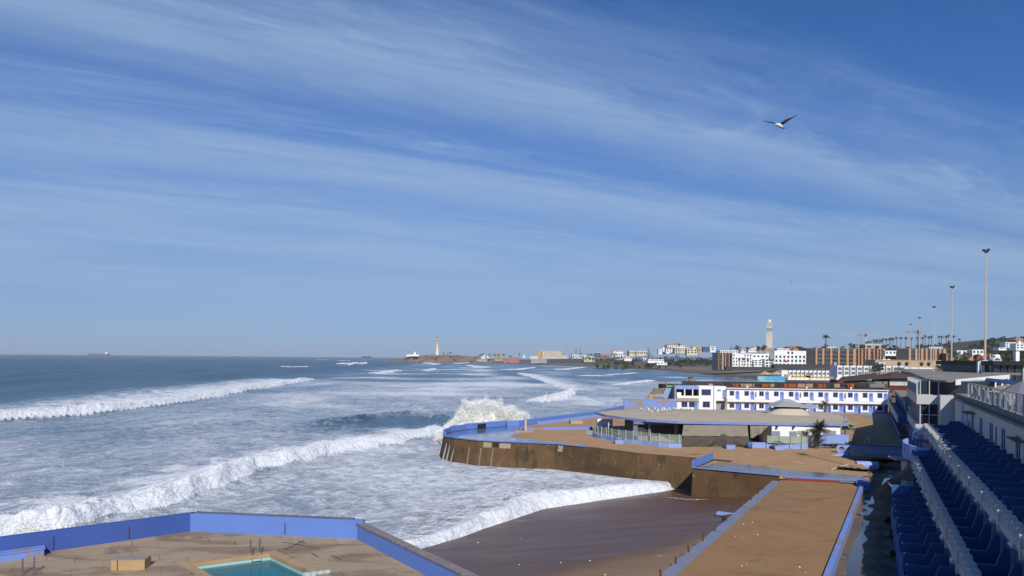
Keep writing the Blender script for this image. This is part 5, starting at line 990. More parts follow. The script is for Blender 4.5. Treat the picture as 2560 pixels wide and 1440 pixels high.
# green net bundle, blue brace on the pavilion corner
x, y, z = D(2121,1063,100); nb = MB(); rr_ = random.Random(8)
gx_, gy_ = np.meshgrid(np.linspace(0,1,22), np.linspace(0,1,18)); Xn = x-0.75+gx_*1.5+0.15*gy_; Zn = z-0.65+gy_*1.3*(0.85+0.2*np.sin(gx_*5)); Yn = y+0.5*snoise(gx_*3,gy_*3,14,3)-0.4*np.sin(gy_*3.1)
o = grid_mesh('net_bundle',Xn,Yn,Zn,mat('green_net',(0.22,0.26,0.15),0.9,0.35,2.5)); tag(o,'crumpled pale green net hanging at the right corner of the round pavilion','net')
x, y, z = D(2113,1062,101); t = thing('blue_brace','blue triangular fin standing on the right corner of the pavilion roof','fin',(x,y,2)); mb = MB(); mb.add([(x-0.5,y,2.2),(x+0.3,y,2.9),(x+0.15,y,4.6),(x-0.5,y+0.15,2.2),(x+0.3,y+0.15,2.9),(x+0.15,y+0.15,4.6)],[(0,1,2),(5,4,3),(0,2,5,3),(1,4,5,2),(0,3,4,1)]); mb.build('fin',M_LBLUE,t); mb = MB(); mb.tube([(x,y,0),(x,y,2.6)],0.08,6); mb.build('post',M_DGREY,t)
# standing gulls
M_GW = mat('gull_white',(0.72,0.71,0.68),0.8,0.05,3.0); M_GG = mat('gull_grey',(0.10,0.10,0.115),0.8,0.1,3.0); M_BEAK = mat('beak',(0.45,0.28,0.05),0.6)
def standing_gull(label):
    t = thing('gull',label,'gull',(0,0,-100),'gulls resting on the pavilion roof'); mb = MB(); P = [(-0.30,0,0.30),(-0.18,0,0.25),(0,0,0.24),(0.13,0,0.30),(0.17,0,0.40),(0.20,0,0.46),(0.26,0,0.46)]; mb.tube(P,[0.01,0.07,0.115,0.10,0.065,0.06,0.02],8); a = mb.build('body',M_GW,None,True)
    mb = MB()
    for g in (-1,1): mb.add([(0.10,g*0.085,0.33),(0.02,g*0.12,0.27),(-0.42,g*0.03,0.29),(-0.12,g*0.06,0.345)],[(0,1,2,3)])
    b = mb.build('wings',M_GG); mb = MB(); mb.tube([(0.25,0,0.46),(0.32,0,0.44)],[0.018,0.004],5); c = mb.build('beak',M_BEAK); L_ = []
    for g in (-1,1): mb = MB(); mb.tube([(0.0,g*0.04,0.18),(0.0,g*0.04,0.0)],0.012,5); L_.append(mb.build('leg',M_BEAK))
    kids(t,a,b,c,*L_); return t
GU = None; rg = random.Random(3)
def roof_z(x, y):
    k = max(abs(x-ctr[0])/21,abs(y-ctr[1])/13); return 3.72-0.36*min(1,k)-0.02
for k, (a, b) in enumerate(((1320,70),(1540,65),(1560,115),(1630,150),(1705,50),(1765,95),(1750,118),(1860,50),(1880,130),(1910,80),(1925,95),(1970,45),(2000,105),(2105,62),(2190,55),(2212,60),(2260,60),(2420,55),(2450,58),(2560,75),(2640,60),(2665,75))):
    px, py = 1480+a/10.67, 1022.5+b/10.67; x, y, z = G(px,py,3.4)
    y = min(y,124.5); x = (px-1280)/F*y*1.0; lab = 'white and grey gull resting on the sandy pavilion roof'
    if GU is None: GU = standing_gull(lab); o = GU
    else: o = dup(GU)
    o.location = (x,y,roof_z(x,y)); o.rotation_euler = (0,0,rg.uniform(0,6.28)); o.scale = (1.25,)*3
# ================================================================ stepped bathing terraces at the right
M_NAVY = mat('deep_blue_paint',(0.022,0.078,0.22),0.65,0.12,0.5,0.004,6,[(1.2,0.66,0.06,(0.022,0.05,0.115),(1,1,0.4))]); M_NAVYL = mat('mid_blue_paint',(0.045,0.115,0.34),0.65,0.1,0.5)
M_OLDW = mat('stained_white',(0.52,0.51,0.49),0.85,0.08,0.8,0.006,6,[(0.7,0.62,0.08,(0.40,0.37,0.32),(1,1,0.25)),(1.4,0.72,0.04,(0.22,0.17,0.11),(1,1,0.3))])
M_GREYC = mat('grey_concrete',(0.19,0.18,0.17),0.9,0.25,0.7,0.01,7,[(0.8,0.6,0.06,(0.08,0.075,0.07),(1,1,0.4))])
ts = thing('terrace_stand','stepped blue bathing terraces with white slatted parapets in the shade at lower right','terraces',T(4,50,-0.9))
Z1, Z2, Z3, O1, O2, O3, OW = -0.9, 2.9, 5.12, 1.95, 3.85, 5.3, 8.3
def tb(nm, m, *b, parent=None):
    mb = MB(T)
    for q in b: mb.box(*q)
    return mb.build(nm, m, parent or ts)
TE1, TE2, TE3, T0 = 63.0, 70.4, 79.4, 20.0
tb('riser',M_NAVY,(O2+0.15,T0,Z1-0.3,O2+0.35,TE1,Z2)); tb('riser',M_NAVY,(O3+0.15,T0,Z2,O3+0.35,TE2,Z3))
tb('floor',M_GREYC,(O1,T0,Z1-0.3,O2+0.148,TE1,Z1+0.85)); tb('floor',M_GREYC,(O2+0.352,T0,Z2-0.1,O3+0.148,TE2,Z2+0.1)); tb('floor',M_GREYC,(O3+0.352,T0,Z3-0.1,OW-0.003,TE3,Z3+0.1))
tb('end_wall',M_NAVYL,(O1,TE1+0.003,Z1-0.3,O2+0.3,TE1+0.2,2.5)); tb('end_wall',M_NAVYL,(O2,TE2+0.003,Z1,O3+0.3,TE2+0.2,4.6)); tb('end_wall',M_OLDW,(O3,TE3+0.003,Z1,OW,TE3+0.2,6.2))
def zig(t, o0, o1, zf, zb, z0, nm='partition', m=None, th=0.09):
    om = o0+(o1-o0)*0.56; pr = [(o0,z0),(o1,z0),(o1,zb),(om+0.24,zb),(om,zf),(o0,zf)]; mb = MB(T); n = 6
    mb.add([(a,t-th,b) for a, b in pr]+[(a,t+th,b) for a, b in pr],[tuple(range(n-1,-1,-1)),tuple(range(n,2*n))]+[(i,(i+1)%n,n+(i+1)%n,n+i) for i in range(n)])
    p = mb.build(nm,m or M_NAVY,ts)
    mb = MB(T); 
    for (a0,b0),(a1,b1) in (((o0,zf),(om,zf)),((om,zf),(om+0.24,zb)),((om+0.24,zb),(o1,zb))):
        mb.add([(a0,t-th-0.01,b0+0.003),(a1,t-th-0.01,b1+0.003),(a1,t+th+0.01,b1+0.003),(a0,t+th+0.01,b0+0.003),(a0,t-th-0.01,b0+0.045),(a1,t-th-0.01,b1+0.045),(a1,t+th+0.01,b1+0.045),(a0,t+th+0.01,b0+0.045)],[(3,2,1,0),(4,5,6,7),(0,1,5,4),(1,2,6,5),(2,3,7,6),(3,0,4,7)])
    mb.build('capping',M_CAP,p)
M_CAP = mat('worn_capping',(0.075,0.10,0.16),0.9,0.25,1.5)
P = 2.4
k = 0
while TE1-0.15-k*P > T0: zig(TE1-0.15-k*P,O1,O2,1.8,2.5,Z1); k += 1
for k in range(17):
    t = TE1-0.15-k*P-1.0; tb('bench_end',mat('worn_bench',(0.20,0.14,0.08),0.9,0.3,1.2) if k==0 else bpy.data.materials['worn_bench'],(O1-0.03,t-0.5,0.55,O1+0.55,t+0.3,1.0))
    tb('front_wall',M_NAVYL,(O1-0.06,t-1.1,Z1-0.2,O1+0.06,t+0.7,1.0+0.35*(k%2)))
k = 0
while TE2-0.15-k*P > T0+3: zig(TE2-0.15-k*P,O2+0.36,O3,4.0,4.75,Z2); k += 1
k = 0
while TE3-0.15-k*P > T0+6: zig(TE3-0.15-k*P,O3+0.36,OW-0.01,6.2,6.62,Z3); k += 1
def parapet(o, te, zb, n, top):
    top0 = top
    for k in range(n):
        top = 1.2 if (k < 6 and zb > 4) else top0
        t1 = te-k*P; t0 = t1-P+0.02
        mb = MB(T); pr = [(o-0.02,zb),(o+0.3,zb-0.12),(o+0.3,zb+0.5),(o+0.06,zb+0.5),(o-0.14,zb+0.34)]; m_ = 5
        mb.add([(a,t0,b) for a, b in pr]+[(a,t1,b) for a, b in pr],[tuple(range(m_-1,-1,-1)),tuple(range(m_,2*m_))]+[(i,(i+1)%m_,m_+(i+1)%m_,m_+i) for i in range(m_)])
        beam = mb.build('parapet_beam',M_OLDW,ts)
        mb = MB(T)
        for j in range(4):
            tt = t1-0.25-j*0.56; h = zb+top-(0.10 if j%2 else 0); s = 0.14
            pr = [(o-0.06,zb+0.46),(o+0.30,zb+0.46),(o+0.34,h-0.1),(o+0.28,h),(o-0.04,h),(o-0.10,h-0.12)]
            mb.add([(a,tt-s/2,b) for a, b in pr]+[(a,tt+s/2+0.05*(1 if b > zb+1 else 0),b) for a, b in pr],[tuple(range(5,-1,-1)),tuple(range(6,12))]+[(i,(i+1)%6,6+(i+1)%6,6+i) for i in range(6)])
        mb.build('balustrade',M_OLDW,beam)
        mb = MB(T); mb.box(o+0.1,t0,zb+0.5,o+0.17,t1,zb+top-0.28); mb.build('back_panel',M_OLDW,beam)
        if k%2 == 0: mb = MB(T); mb.box(o-0.16,t1-0.12,zb-0.05,o+0.4,t1+0.1,zb+top-0.06); mb.build('pier',M_OLDW,beam)
        if k%2: mb = MB(T); mb.add([(o-0.24,t1-1.3,zb+0.1),(o-0.24,t1-0.5,zb+0.1),(o-0.03,t1-0.5,zb+0.05),(o-0.03,t1-1.3,zb+0.05),(o-0.06,t1-1.1,zb+0.36),(o-0.06,t1-0.7,zb+0.36)],[(0,1,2,3),(0,4,5,1),(0,3,4),(1,5,2),(3,2,5,4)]); mb.build('rain_spout',M_OLDW,beam)
parapet(O2,TE2,Z2,19,1.18); parapet(O3,TE3,Z3,22,0.94)
# back wall with narrow blue windows, promenade edge above it
bw = thing('promenade_wall','tall stained white wall with pairs of narrow blue windows under the promenade','wall',T(8.4,60,4))
tb('wall',M_OLDW,(OW,T0,Z3-4,OW+0.3,85.0,8.55),parent=bw); tb('edge_slab',M_GREYC,(OW-0.12,T0,8.56,OW+1.2,85.0,8.74),parent=bw); tb('edge_kerb',M_GREYC,(OW+0.25,T0,8.743,OW+0.62,85.0,9.12),parent=bw)
M_NWIN = mat('blue_window',(0.035,0.085,0.27),0.5)
def slitwin(t, w=0.42, z0=6.6, z1=7.95):
    mb = MB(T); pr = [(t-w/2,z0),(t+w/2,z0),(t+w/2,z1-0.15),(t+w/4,z1),(t-w/4,z1),(t-w/2,z1-0.15)]; mb.add([(OW-0.05,a,b) for a, b in pr]+[(OW+0.05,a,b) for a, b in pr],[tuple(range(6)),tuple(range(11,5,-1))]+[(i,(i+1)%6,6+(i+1)%6,6+i) for i in range(6)]); mb.build('window',M_NWIN,bw)
for k in range(11):
    t = 71.6-k*5.0; slitwin(t); slitwin(t-0.75)
    if k in (2,4,5,7): slitwin(t-2.5,0.34,6.5,7.85)
for t0, t1, z0, z1, nm, m in ((74.5,76.0,5.4,7.9,'service_door',M_LBLUE),(77.5,78.6,5.0,8.4,'service_door',M_LBLUE),(75.0,75.9,4.9,5.3,'vent_box',M_GREYC),(73.0,73.5,6.3,7.2,'wall_box',M_DGREY)): tb(nm,m,(OW-0.06,t0,z0,OW-0.003,t1,z1),parent=bw)
tb('rusty_canopy',mat('rusty_sheet',(0.17,0.12,0.07),0.9,0.4,0.8),(OW-0.7,69.6,8.0,OW-0.003,72.5,8.1),(OW-0.5,49,7.75,OW-0.003,52,7.83),(OW-0.5,41,7.75,OW-0.003,45,7.83),parent=bw)
struct(slab('promenade',[T(OW+0.31,T0,0)[:2],T(OW+0.31,85,0)[:2],T(OW+0.31,128,0)[:2],T(15,129,0)[:2],T(15,400,0)[:2],T(300,400,0)[:2],T(300,T0,0)[:2]],9.05,6.5,mat('promenade_paving',(0.27,0.24,0.21),0.9,0.12,0.4)))
# glass screen along the promenade edge
gs = thing('glass_screen','long screen of framed glass panes with pale painted shapes along the promenade edge','glass screen',T(8.6,60,9.1))
M_CLEAR = mat('clear_glass',(0.62,0.68,0.66),0.08,0.05,0.5,alpha=0.28,spec=0.6); M_MILK = mat('milky_glass',(0.50,0.55,0.55),0.35,0.1,0.8,alpha=0.94); M_FRAME = mat('screen_frame',(0.46,0.46,0.40),0.6,0.15,1.0,0,5,[(1.5,0.66,0.05,(0.25,0.15,0.08),(1,1,0.3))])
M_ART = mat('painted_white',(0.66,0.67,0.68),0.5,0.1,1.0); M_ARTB = mat('painted_blue',(0.20,0.30,0.45),0.5,0.2,1.0)
t = 78.0; k = 0; OG = OW+0.42
while t > T0+2:
    w = 2.35; h1 = 10.42
    tb('post',M_FRAME,(OG-0.06,t-0.06,9.12,OG+0.06,t+0.06,h1+0.05),parent=gs)
    milky = t < 56
    tb('pane',M_MILK if milky else M_CLEAR,(OG-0.012,t-w+0.06,9.2,OG+0.012,t-0.06,h1),parent=gs)
    tb('top_rail',M_FRAME,(OG-0.04,t-w+0.06,h1+0.002,OG+0.04,t-0.06,h1+0.07),parent=gs)
    if 52 < t < 76:
        mb = MB(T); a, b = t-w+0.08, t-0.08; zl = (9.25,9.95) if k%2 else (9.95,9.25); mb.add([(OG+0.02,a,9.2),(OG+0.02,b,9.2),(OG+0.02,b,zl[0]+0.3),(OG+0.02,a,zl[1]+0.3),(OG+0.035,a,9.2),(OG+0.035,b,9.2),(OG+0.035,b,zl[0]+0.3),(OG+0.035,a,zl[1]+0.3)],[(0,1,2,3),(7,6,5,4),(2,3,7,6)]); mb.build('painted_wedge',M_ART,gs)
        mb = MB(T); mb.add([(OG-0.02,a+0.5+0.35*math.cos(j*0.785),9.5+0.24*math.sin(j*0.785)) for j in range(8)],[tuple(range(8))]); mb.build('painted_spot',M_ARTB,gs)
    t -= w; k += 1
# curved blue stair, kiosk
cs = thing('curved_stair','curved blue stair parapet with slots and pale treads beneath at the end of the terraces','stair',T(5,72,2))
def arc(c, r, a0, a1, n): return [(c[0]+r*math.cos(a0+(a1-a0)*i/n), c[1]+r*math.sin(a0+(a1-a0)*i/n)) for i in range(n+1)]
cx_, cy_, _ = T(5.6,73.8,0)
ap = arc((cx_,cy_),2.3,R(120),R(290),12); mb = MB(); n = len(ap)
vs = [(p[0],p[1],3.75-0.07*i) for i, p in enumerate(ap)]+[(p[0],p[1],5.15-0.07*i) for i, p in enumerate(ap)]
ao = arc((cx_,cy_),2.48,R(120),R(290),12); vs += [(p[0],p[1],3.75-0.07*i) for i, p in enumerate(ao)]+[(p[0],p[1],5.15-0.07*i) for i, p in enumerate(ao)]
mb.add(vs,[(i,i+1,n+i+1,n+i) for i in range(n-1)]+[(2*n+i,2*n+i+1,3*n+i+1,3*n+i) for i in range(n-1)]+[(n+i,n+i+1,3*n+i+1,3*n+i) for i in range(n-1)]+[(i,i+1,2*n+i+1,2*n+i) for i in range(n-1)]+[(0,n,3*n,2*n),(n-1,2*n-1,4*n-1,3*n-1)]); mb.build('parapet',M_LBLUE,cs)
for i in (3,5,7,9):
    p, q2 = ao[i], ao[i+1]; d = Vector((p[0]-cx_,p[1]-cy_,0)).normalized()*0.012; mb = MB(); z = 4.35-0.07*i; f_ = lambda u: (p[0]+(q2[0]-p[0])*u+d.x, p[1]+(q2[1]-p[1])*u+d.y)
    a, b = f_(0.35), f_(0.6); mb.quad((a[0],a[1],z),(b[0],b[1],z),(b[0],b[1],z+0.45),(a[0],a[1],z+0.45)); mb.build('slot',M_SHADE,cs)
for i in range(9): mb = MB(); c0, c1 = T(O2-0.6+0.18*i,71.3,0), T(O2+1.6,71.3,0); mb = MB(T); mb.box(O2-1.5+0.2*i,70.7,1.75+0.19*i,O2+1.9,71.9+0.12*i,1.93+0.19*i); mb.build('tread',M_GREYC,cs)
rl = arc((cx_+1.2,cy_+1.6),1.9,R(80),R(230),10); mb = MB(); mb.tube([(p[0],p[1],6.0-0.11*i) for i, p in enumerate(rl)],0.11,6); mb.build('curved_handrail',M_NAVY,cs)
for i in range(0,11,2): mb = MB(); mb.tube([(rl[i][0],rl[i][1],4.6-0.11*i),(rl[i][0],rl[i][1],6.0-0.11*i)],0.06,5); mb.build('baluster',M_NAVY,cs)
x, y, z = G(2279,1225,-0.9); kk = thing('kiosk','small white kiosk with a thin slab roof standing in the shade before the terraces','kiosk',(x,y,-0.9))
mb = MB(); mb.cbox(x,y,-0.9,1.5,1.5,3.15,R(-10)); mb.build('body',M_OLDW,kk); mb = MB(); mb.cbox(x-0.35,y,2.26,3.2,2.4,0.16,R(-10)); mb.build('roof',mat('slab_roof',(0.34,0.33,0.29),0.9,0.15,1.0),kk); mb = MB(); mb.cbox(x+0.1,y,2.43,0.25,2.0,0.16,R(-10)); mb.build('roof_beam',M_OLDW,kk); mb = MB(); mb.cbox(x-0.77,y-0.2,1.3,0.05,0.6,0.6,R(-10)); mb.build('hatch',M_SHADE,kk)
x2, y2, _ = G(2296,1222,-0.9); mb = MB(); mb.cbox(x2+0.4,y2-0.6,-0.9,1.0,1.0,1.9,R(-20)); mb.build('blue_side_block',M_NAVYL,kk)
# ---------------------------------------------------------------- paved walk, bridge parapet with oval openings, rubble, sand mounds
struct(slab('paved_walk',[(50.6,92.2),(67,92),(91,165),(81.6,164),(76,140),(70.5,121)],0.012,-0.05,mat('walk_paving',(0.27,0.25,0.22),0.8,0.18,0.5,0.004,6,[(0.25,0.54,0.06,(0.20,0.19,0.18),(1.6,0.5,1)),(0.3,0.62,0.06,(0.36,0.24,0.14),(1,1,1))])))
br = thing('bridge_parapet','low blue parapet with a row of oval openings half in shadow across the walk','parapet',(52,92,0))
bp0, bp1 = G(2094,1132,0), G(2259,1143,-0.15); bu = Vector((bp1[0]-bp0[0],bp1[1]-bp0[1],0)); bl = bu.length; bu.normalize(); bn_ = Vector((-bu.y,bu.x,0))
def BX(s, d, z): return (bp0[0]+bu.x*s+bn_.x*d, bp0[1]+bu.y*s+bn_.y*d, z)
nO = 8; wO = bl/nO
for nm, z0, z1 in (('top_rail',0.88,1.16),('bottom_rail',-0.25,0.30)): mb = MB(BX); mb.box(0,-0.12,z0,bl,0.12,z1); mb.build(nm,M_LBLUE,br)
mb = MB(BX); mb.box(-0.05,-0.2,1.163,bl+0.05,0.2,1.22); mb.build('capping',M_CAP,br)
for k in range(nO+1):
    s = k*wO; w_ = 0.14; mb = MB(BX)
    for sg in ((1,) if k == 0 else (-1,) if k == nO else (-1,1)):
        for zz0, zz1 in ((0.30,0.50),(0.88,0.68)): mb.add([(s,-0.115,zz0),(s+sg*0.42,-0.115,zz0),(s+sg*w_,-0.115,zz1),(s,-0.115,zz1),(s,0.115,zz0),(s+sg*0.42,0.115,zz0),(s+sg*w_,0.115,zz1),(s,0.115,zz1)],[(0,1,2,3),(7,6,5,4),(1,2,6,5)])
    mb.box(s-w_,-0.118,0.302,s+w_,0.118,0.878); mb.build('post',M_LBLUE,br)
x, y, z = G(2094,1160,0)
def heap(px, py, w, h, label, m, z0=-0.9, seed=0, grp=None, nm='sand_mound', cat='mound'):
    x, y, z = G(px,py,z0); r_ = np.linspace(0,1,9); a_ = np.linspace(0,2*np.pi,25); rr_, aa = np.meshgrid(r_,a_); X = x+w*rr_*np.cos(aa); Y = y+w*0.85*rr_*np.sin(aa); Z = z0-0.03+h*(1-rr_)**1.25*(1+0.0*aa)+0.22*h*snoise(X*1.7,Y*1.7,300+seed,4)*(1-rr_)
    return tag(grid_mesh(nm,X,Y,Z,m),label,cat,grp)
M_MOUND = mat('damp_sand',(0.21,0.13,0.075),0.95,0.25,1.5,0.02,7); M_ROPE = mat('dark_weed',(0.035,0.032,0.022),0.95,0.4,4.0,0.05,12)
for k, (px,py,w,h,l) in enumerate(((2218,1240,1.6,1.5,'tall pointed sand mound in the shade below the white kiosk'),(2214,1268,1.7,0.8,'broad sand mound just in front of the tall pointed one'),(2206,1298,1.9,0.6,'wide flat sand mound third from the far end of the shaded row'),
  (2193,1320,1.05,0.42,'small cone of sand in the shaded row beside the low blue wall, farthest cone'),(2198,1343,1.1,0.42,'second cone of sand from the far end of the shaded row of cones'),(2192,1364,1.1,0.42,'third cone of sand in the shaded row of cones'),(2194,1390,1.1,0.45,'fourth cone of sand in the shaded row of cones'),(2194,1417,1.2,0.45,'fifth cone of sand near the bottom edge of the photo'),(2190,1447,1.2,0.6,'nearest cone of sand cut by the bottom edge of the photo'),
  (2200,1178,1.0,0.5,'small sand heap on the wet paving beside the broken drum'),(2240,1162,1.9,0.5,'low sand heap in the dark near the bridge parapet'),(2175,1188,0.9,0.35,'small reddish sand heap left of the wet paving'),(2172,1203,0.8,0.35,'reddish sand heap by the end block of the low wall'),(2250,1205,1.5,1.1,'dark sand heap against the left side of the kiosk'))):
    heap(px,py,w,h,l,M_MOUND,-0.9,k,'sand mounds in the shaded trench')
for k, (px,py,l) in enumerate(((2232,1312,'farthest dark clump of weed against the foot of the terraces'),(2246,1350,'middle dark clump of weed against the foot of the terraces'),(2250,1395,'nearest dark clump of weed against the foot of the terraces'))):
    x, y, z = G(px,py,-0.9); o = leaf_cloud(420,0.75,0.6,0.28,0.25,0.10,80+k,7); t = thing('weed_clump',l,'weed',(x,y,-0.9),'weed clumps below the terraces'); c = o.build('foliage',M_ROPE); c.parent = t; c.location = (0,0,0); m_ = MB(); m_.tube([(0,0,-0.05),(0.1,0,0.3)],0.04,5); s_ = m_.build('stem',M_TRUNK); s_.parent = t
# rubble beside the walk
x, y, z = G(2141,1176,-0.02); t = thing('corrugated_sheet','fallen pale corrugated sheet lying at the edge of the sandy platform','sheet',(x,y,0))
gx_, gy_ = np.meshgrid(np.linspace(-1.9,1.9,60),np.linspace(-1.1,1.1,8)); c, s = math.cos(-0.45), math.sin(-0.45); zz = 0.16+0.045*np.sin(gx_*8.5)-0.20*gy_-0.06*gx_
g = grid_mesh('sheet',c*gx_-s*gy_,s*gx_+c*gy_,zz,mat('pale_sheet',(0.40,0.37,0.31),0.8,0.15,0.8,0,5,[(0.8,0.6,0.08,(0.24,0.18,0.12),(1,1,1))])); g.parent = t; mb = MB(); mb.bar((x-3.0,y-0.2,0.06),(x-0.4,y+1.1,0.5),0.12,0.08); mb.build('batten',M_POST,t)
x, y, z = G(2172,1178,-0.9); t = thing('broken_drum','broken light blue drum lying on its side with a dark mossy open end','drum',(x,y,-0.9)); c = 0.15
pts = [(x-1.4,y+0.3,-0.25),(x+1.0,y-0.1,-0.25)]; mb = MB(); mb.tube(pts,0.55,16,True); mb.build('barrel',M_LBLUE,t); mb = MB(); mb.tube([(x+1.003,y-0.1,-0.25),(x+1.5,y-0.18,-0.25)],[0.57,0.54],16); mb.build('mossy_end',mat('moss',(0.06,0.062,0.02),0.95,0.4,3.0),t)
x, y, z = G(2105,1139,0); t = thing('tilted_slab','tilted blue and cream slab fallen before the bridge parapet','slab',(x,y,0)); mb = MB(); mb.add([(x-1.6,y-0.3,0.003),(x+0.7,y-0.5,0.003),(x+0.9,y+0.4,0.003),(x+0.6,y-0.4,0.55),(x+0.9,y+0.2,0.6)],[(0,1,3),(0,3,4,2),(1,2,4,3)]); mb.build('blue_face',M_LBLUE,t); mb = MB(); mb.add([(x+0.75,y-0.5,0),(x+2.6,y-0.55,0),(x+2.4,y+0.3,0),(x+0.95,y+0.3,0),(x+0.75,y-0.45,0.55),(x+2.6,y-0.45,0.5),(x+2.4,y+0.2,0.5),(x+0.95,y+0.2,0.6)],[(0,1,5,4),(1,2,6,5),(2,3,7,6),(3,0,4,7),(4,5,6,7)]); mb.build('cream_face',mat('cream_slab',(0.50,0.41,0.30),0.9,0.1,1.0),t)
x, y, z = G(2168,1108,0); mb = MB(); mb.tube([(x-0.3,y,0),(x-0.3,y,0.7),(x,y,0.9),(x+0.25,y,0.7),(x+0.25,y,0)],0.09,7); tag(mb.build('pale_hoop',M_WROW),'small pale hoop standing on the shaded walk behind the bridge parapet','hoop')
x, y, z = G(1850,1298,-2.2); t = thing('wooden_steps','rusty brown wooden steps leaning on the strip wall above the wet sand','steps',(x,y,-1.5)); 
for k in range(4): mb = MB(); mb.cbox(x-0.2-0.18*k,y-0.25*k,-0.7-0.25*k,1.1,0.3,0.08,R(-30)); mb.build('tread',mat('brown_wood',(0.10,0.055,0.035),0.9,0.3,2.0) if k==0 else bpy.data.materials['brown_wood'],t)
for sg in (-0.55,0.55): mb = MB(); mb.bar((x-0.2+sg*0.87,y-sg*0.5,-0.55),(x-0.9+sg*0.87,y-0.9-sg*0.5,-1.7),0.09,0.12); mb.build('stringer',bpy.data.materials['brown_wood'],t)
x, y, z = G(1840,1308,-2.3); mb = MB(); mb.cbox(x-0.9,y,-1.6,1.6,0.5,0.25,R(-30)); tag(mb.build('blue_ledge',M_LBLUE),'small blue ledge sticking out of the strip wall by the wooden steps','ledge')
# ================================================================ gallery wing, restaurants and lamps along the promenade
gw = thing('gallery_wing','shaded two storey wing with a long balcony joining the hotel to the glazed restaurant','building',T(8,155,0))
G0, G1 = 127.5, 187.0
tb('wall',M_OLDW,(6.4,108.1,-0.2,12,G1,5.6),parent=gw); tb('near_roof',M_GREYC,(5.95,108.1,5.63,12.3,G0-0.01,5.85),parent=gw); tb('lower_wall',M_NAVYL,(6.32,108.1,-0.2,6.397,G1,2.55),parent=gw); tb('balcony_floor',M_NAVY,(4.75,G0,2.5,6.318,G1,2.75),parent=gw)
tb('balcony_parapet',M_OLDW,(4.62,G0,2.45,4.747,G1,3.65),parent=gw); tb('balcony_end',M_NAVYL,(4.75,G0-0.15,2.45,6.4,G0-0.003,3.65),parent=gw); tb('low_plinth',M_NAVYL,(5.05,G0,-0.05,5.25,G1,0.55),parent=gw); tb('roof',mat('mossy_roof',(0.24,0.225,0.17),0.95,0.15,0.4),(5.9,G0,5.63,12.3,G1-4,5.85),parent=gw)
for k in range(16): tb('roof_bracket',M_OLDW,(5.92,G0+1.5+k*3.7,5.1,6.395,G0+1.75+k*3.7,5.6),parent=gw)
for k in range(14): tb('door',M_NAVYL,(6.28,G0+3+k*4.1,2.76,6.394,G0+3.95+k*4.1,4.75),parent=gw); tb('opening',M_SHADE,(6.26,G0+2+k*4.1,0.0,6.317,G0+3.2+k*4.1,2.0),parent=gw)
rs = thing('restaurant','white and glazed restaurant with white mullions and a stepped front under a corrugated roof','restaurant',T(7,100,4))
R0, R1 = 87.2, 108.0
tb('base',M_NAVY,(6.0,R0+0.4,-0.9,8.2,R1,4.5),parent=rs); tb('sill_band',M_OLDW,(5.1,R0,4.503,8.2,R1,5.6),parent=rs); tb('lower_room',M_SHADE,(5.6,R0+0.35,5.602,8.2,R1,7.8),parent=rs); tb('band',M_OLDW,(5.0,R0-0.05,7.803,8.29,R1,8.88),parent=rs); tb('upper_room',M_GLASSD,(5.35,R0+0.25,8.883,12,R1,10.4),parent=rs)
tb('front_tower',M_OLDW,(7.05,R0-2.0,-0.9,8.28,R0-0.053,8.9),parent=rs)
for k in range(10): tb('mullion',M_OLDW,(4.98,R0+0.3+k*2.05,8.885,5.34,R0+0.48+k*2.05,10.38),parent=rs); 
for k in range(7): tb('fin',M_OLDW,(5.32,R0+0.5+k*2.9,5.603,5.58,R0+0.72+k*2.9,7.8),parent=rs)
for o in (5.3,6.15,7.0): tb('front_mullion',M_OLDW,(o,R0+0.05,8.885,o+0.09,R0+0.247,10.38),parent=rs); tb('lower_front_mullion',M_OLDW,(o,R0+0.05,5.603,o+0.1,R0+0.347,7.8),parent=rs)
tb('front_pane',M_WGLASS,(5.42,R0+0.2,6.7,6.98,R0+0.345,7.7),parent=rs); tb('transom',M_OLDW,(5.4,R0+0.1,6.6,7.0,R0+0.348,6.7),parent=rs); tb('balcony_lip',M_OLDW,(4.9,R0+4,5.3,5.297,R1-6,5.75),(4.9,R0-0.05,5.2,7.0,R0-0.003,5.6),parent=rs)
tb('planter_box',M_GREYC,(4.6,R0+16,6.1,4.98,R0+18,7.0),parent=rs)
# corrugated roof over it with a white fascia
M_CORR = mat('corrugated_roof',(0.235,0.215,0.19),0.85,0.1,0.25,0.02,3,[(0.25,0.6,0.08,(0.30,0.25,0.19),(0.5,1,1))]); M_PLY = mat('old_boards',(0.33,0.24,0.15),0.9,0.2,0.8)
cr0 = thing('corrugated_roof','broad grey corrugated roof with a long white fascia over the glazed restaurant','roof',(60,100,10))
rp = [D(2278,937,113),D(2313,949.5,78),D(2336,947.5,74),D(2366,957.5,72.5),D(2392,951,72),D(2525,937.5,106),D(2460,929,135),D(2440,926,152)]
def zr(x, y): return 10.42
mb = MB(); mb.prism([p[:2] for p in rp],lambda x,y: 10.3+max(0,y-75)*0.006,lambda x,y: 10.5+max(0,y-75)*0.006); mb.build('sheeting',M_CORR,cr0)
fa0, fa1 = D(2391,951,71.8), D(2526,937.5,106); mb = MB(); vwall(mb,fa0[:2],fa1[:2],10.02,10.62,0.15); mb.build('white_fascia',M_WROW,cr0)
for k in range(6):
    p = Vector(rp[0]).lerp(Vector(rp[1]),k/6); mb = MB(); mb.bar((p.x-0.2,p.y,10.6),(p.x+4.5-k*0.4,p.y+0.8,10.6),1.2,0.04); mb.build('loose_board',M_PLY,cr0)
tb('roof_vent',M_GREYC,(22,118,10.56,27,121,11.0),(16,128,10.56,21,130,10.9),parent=cr0)
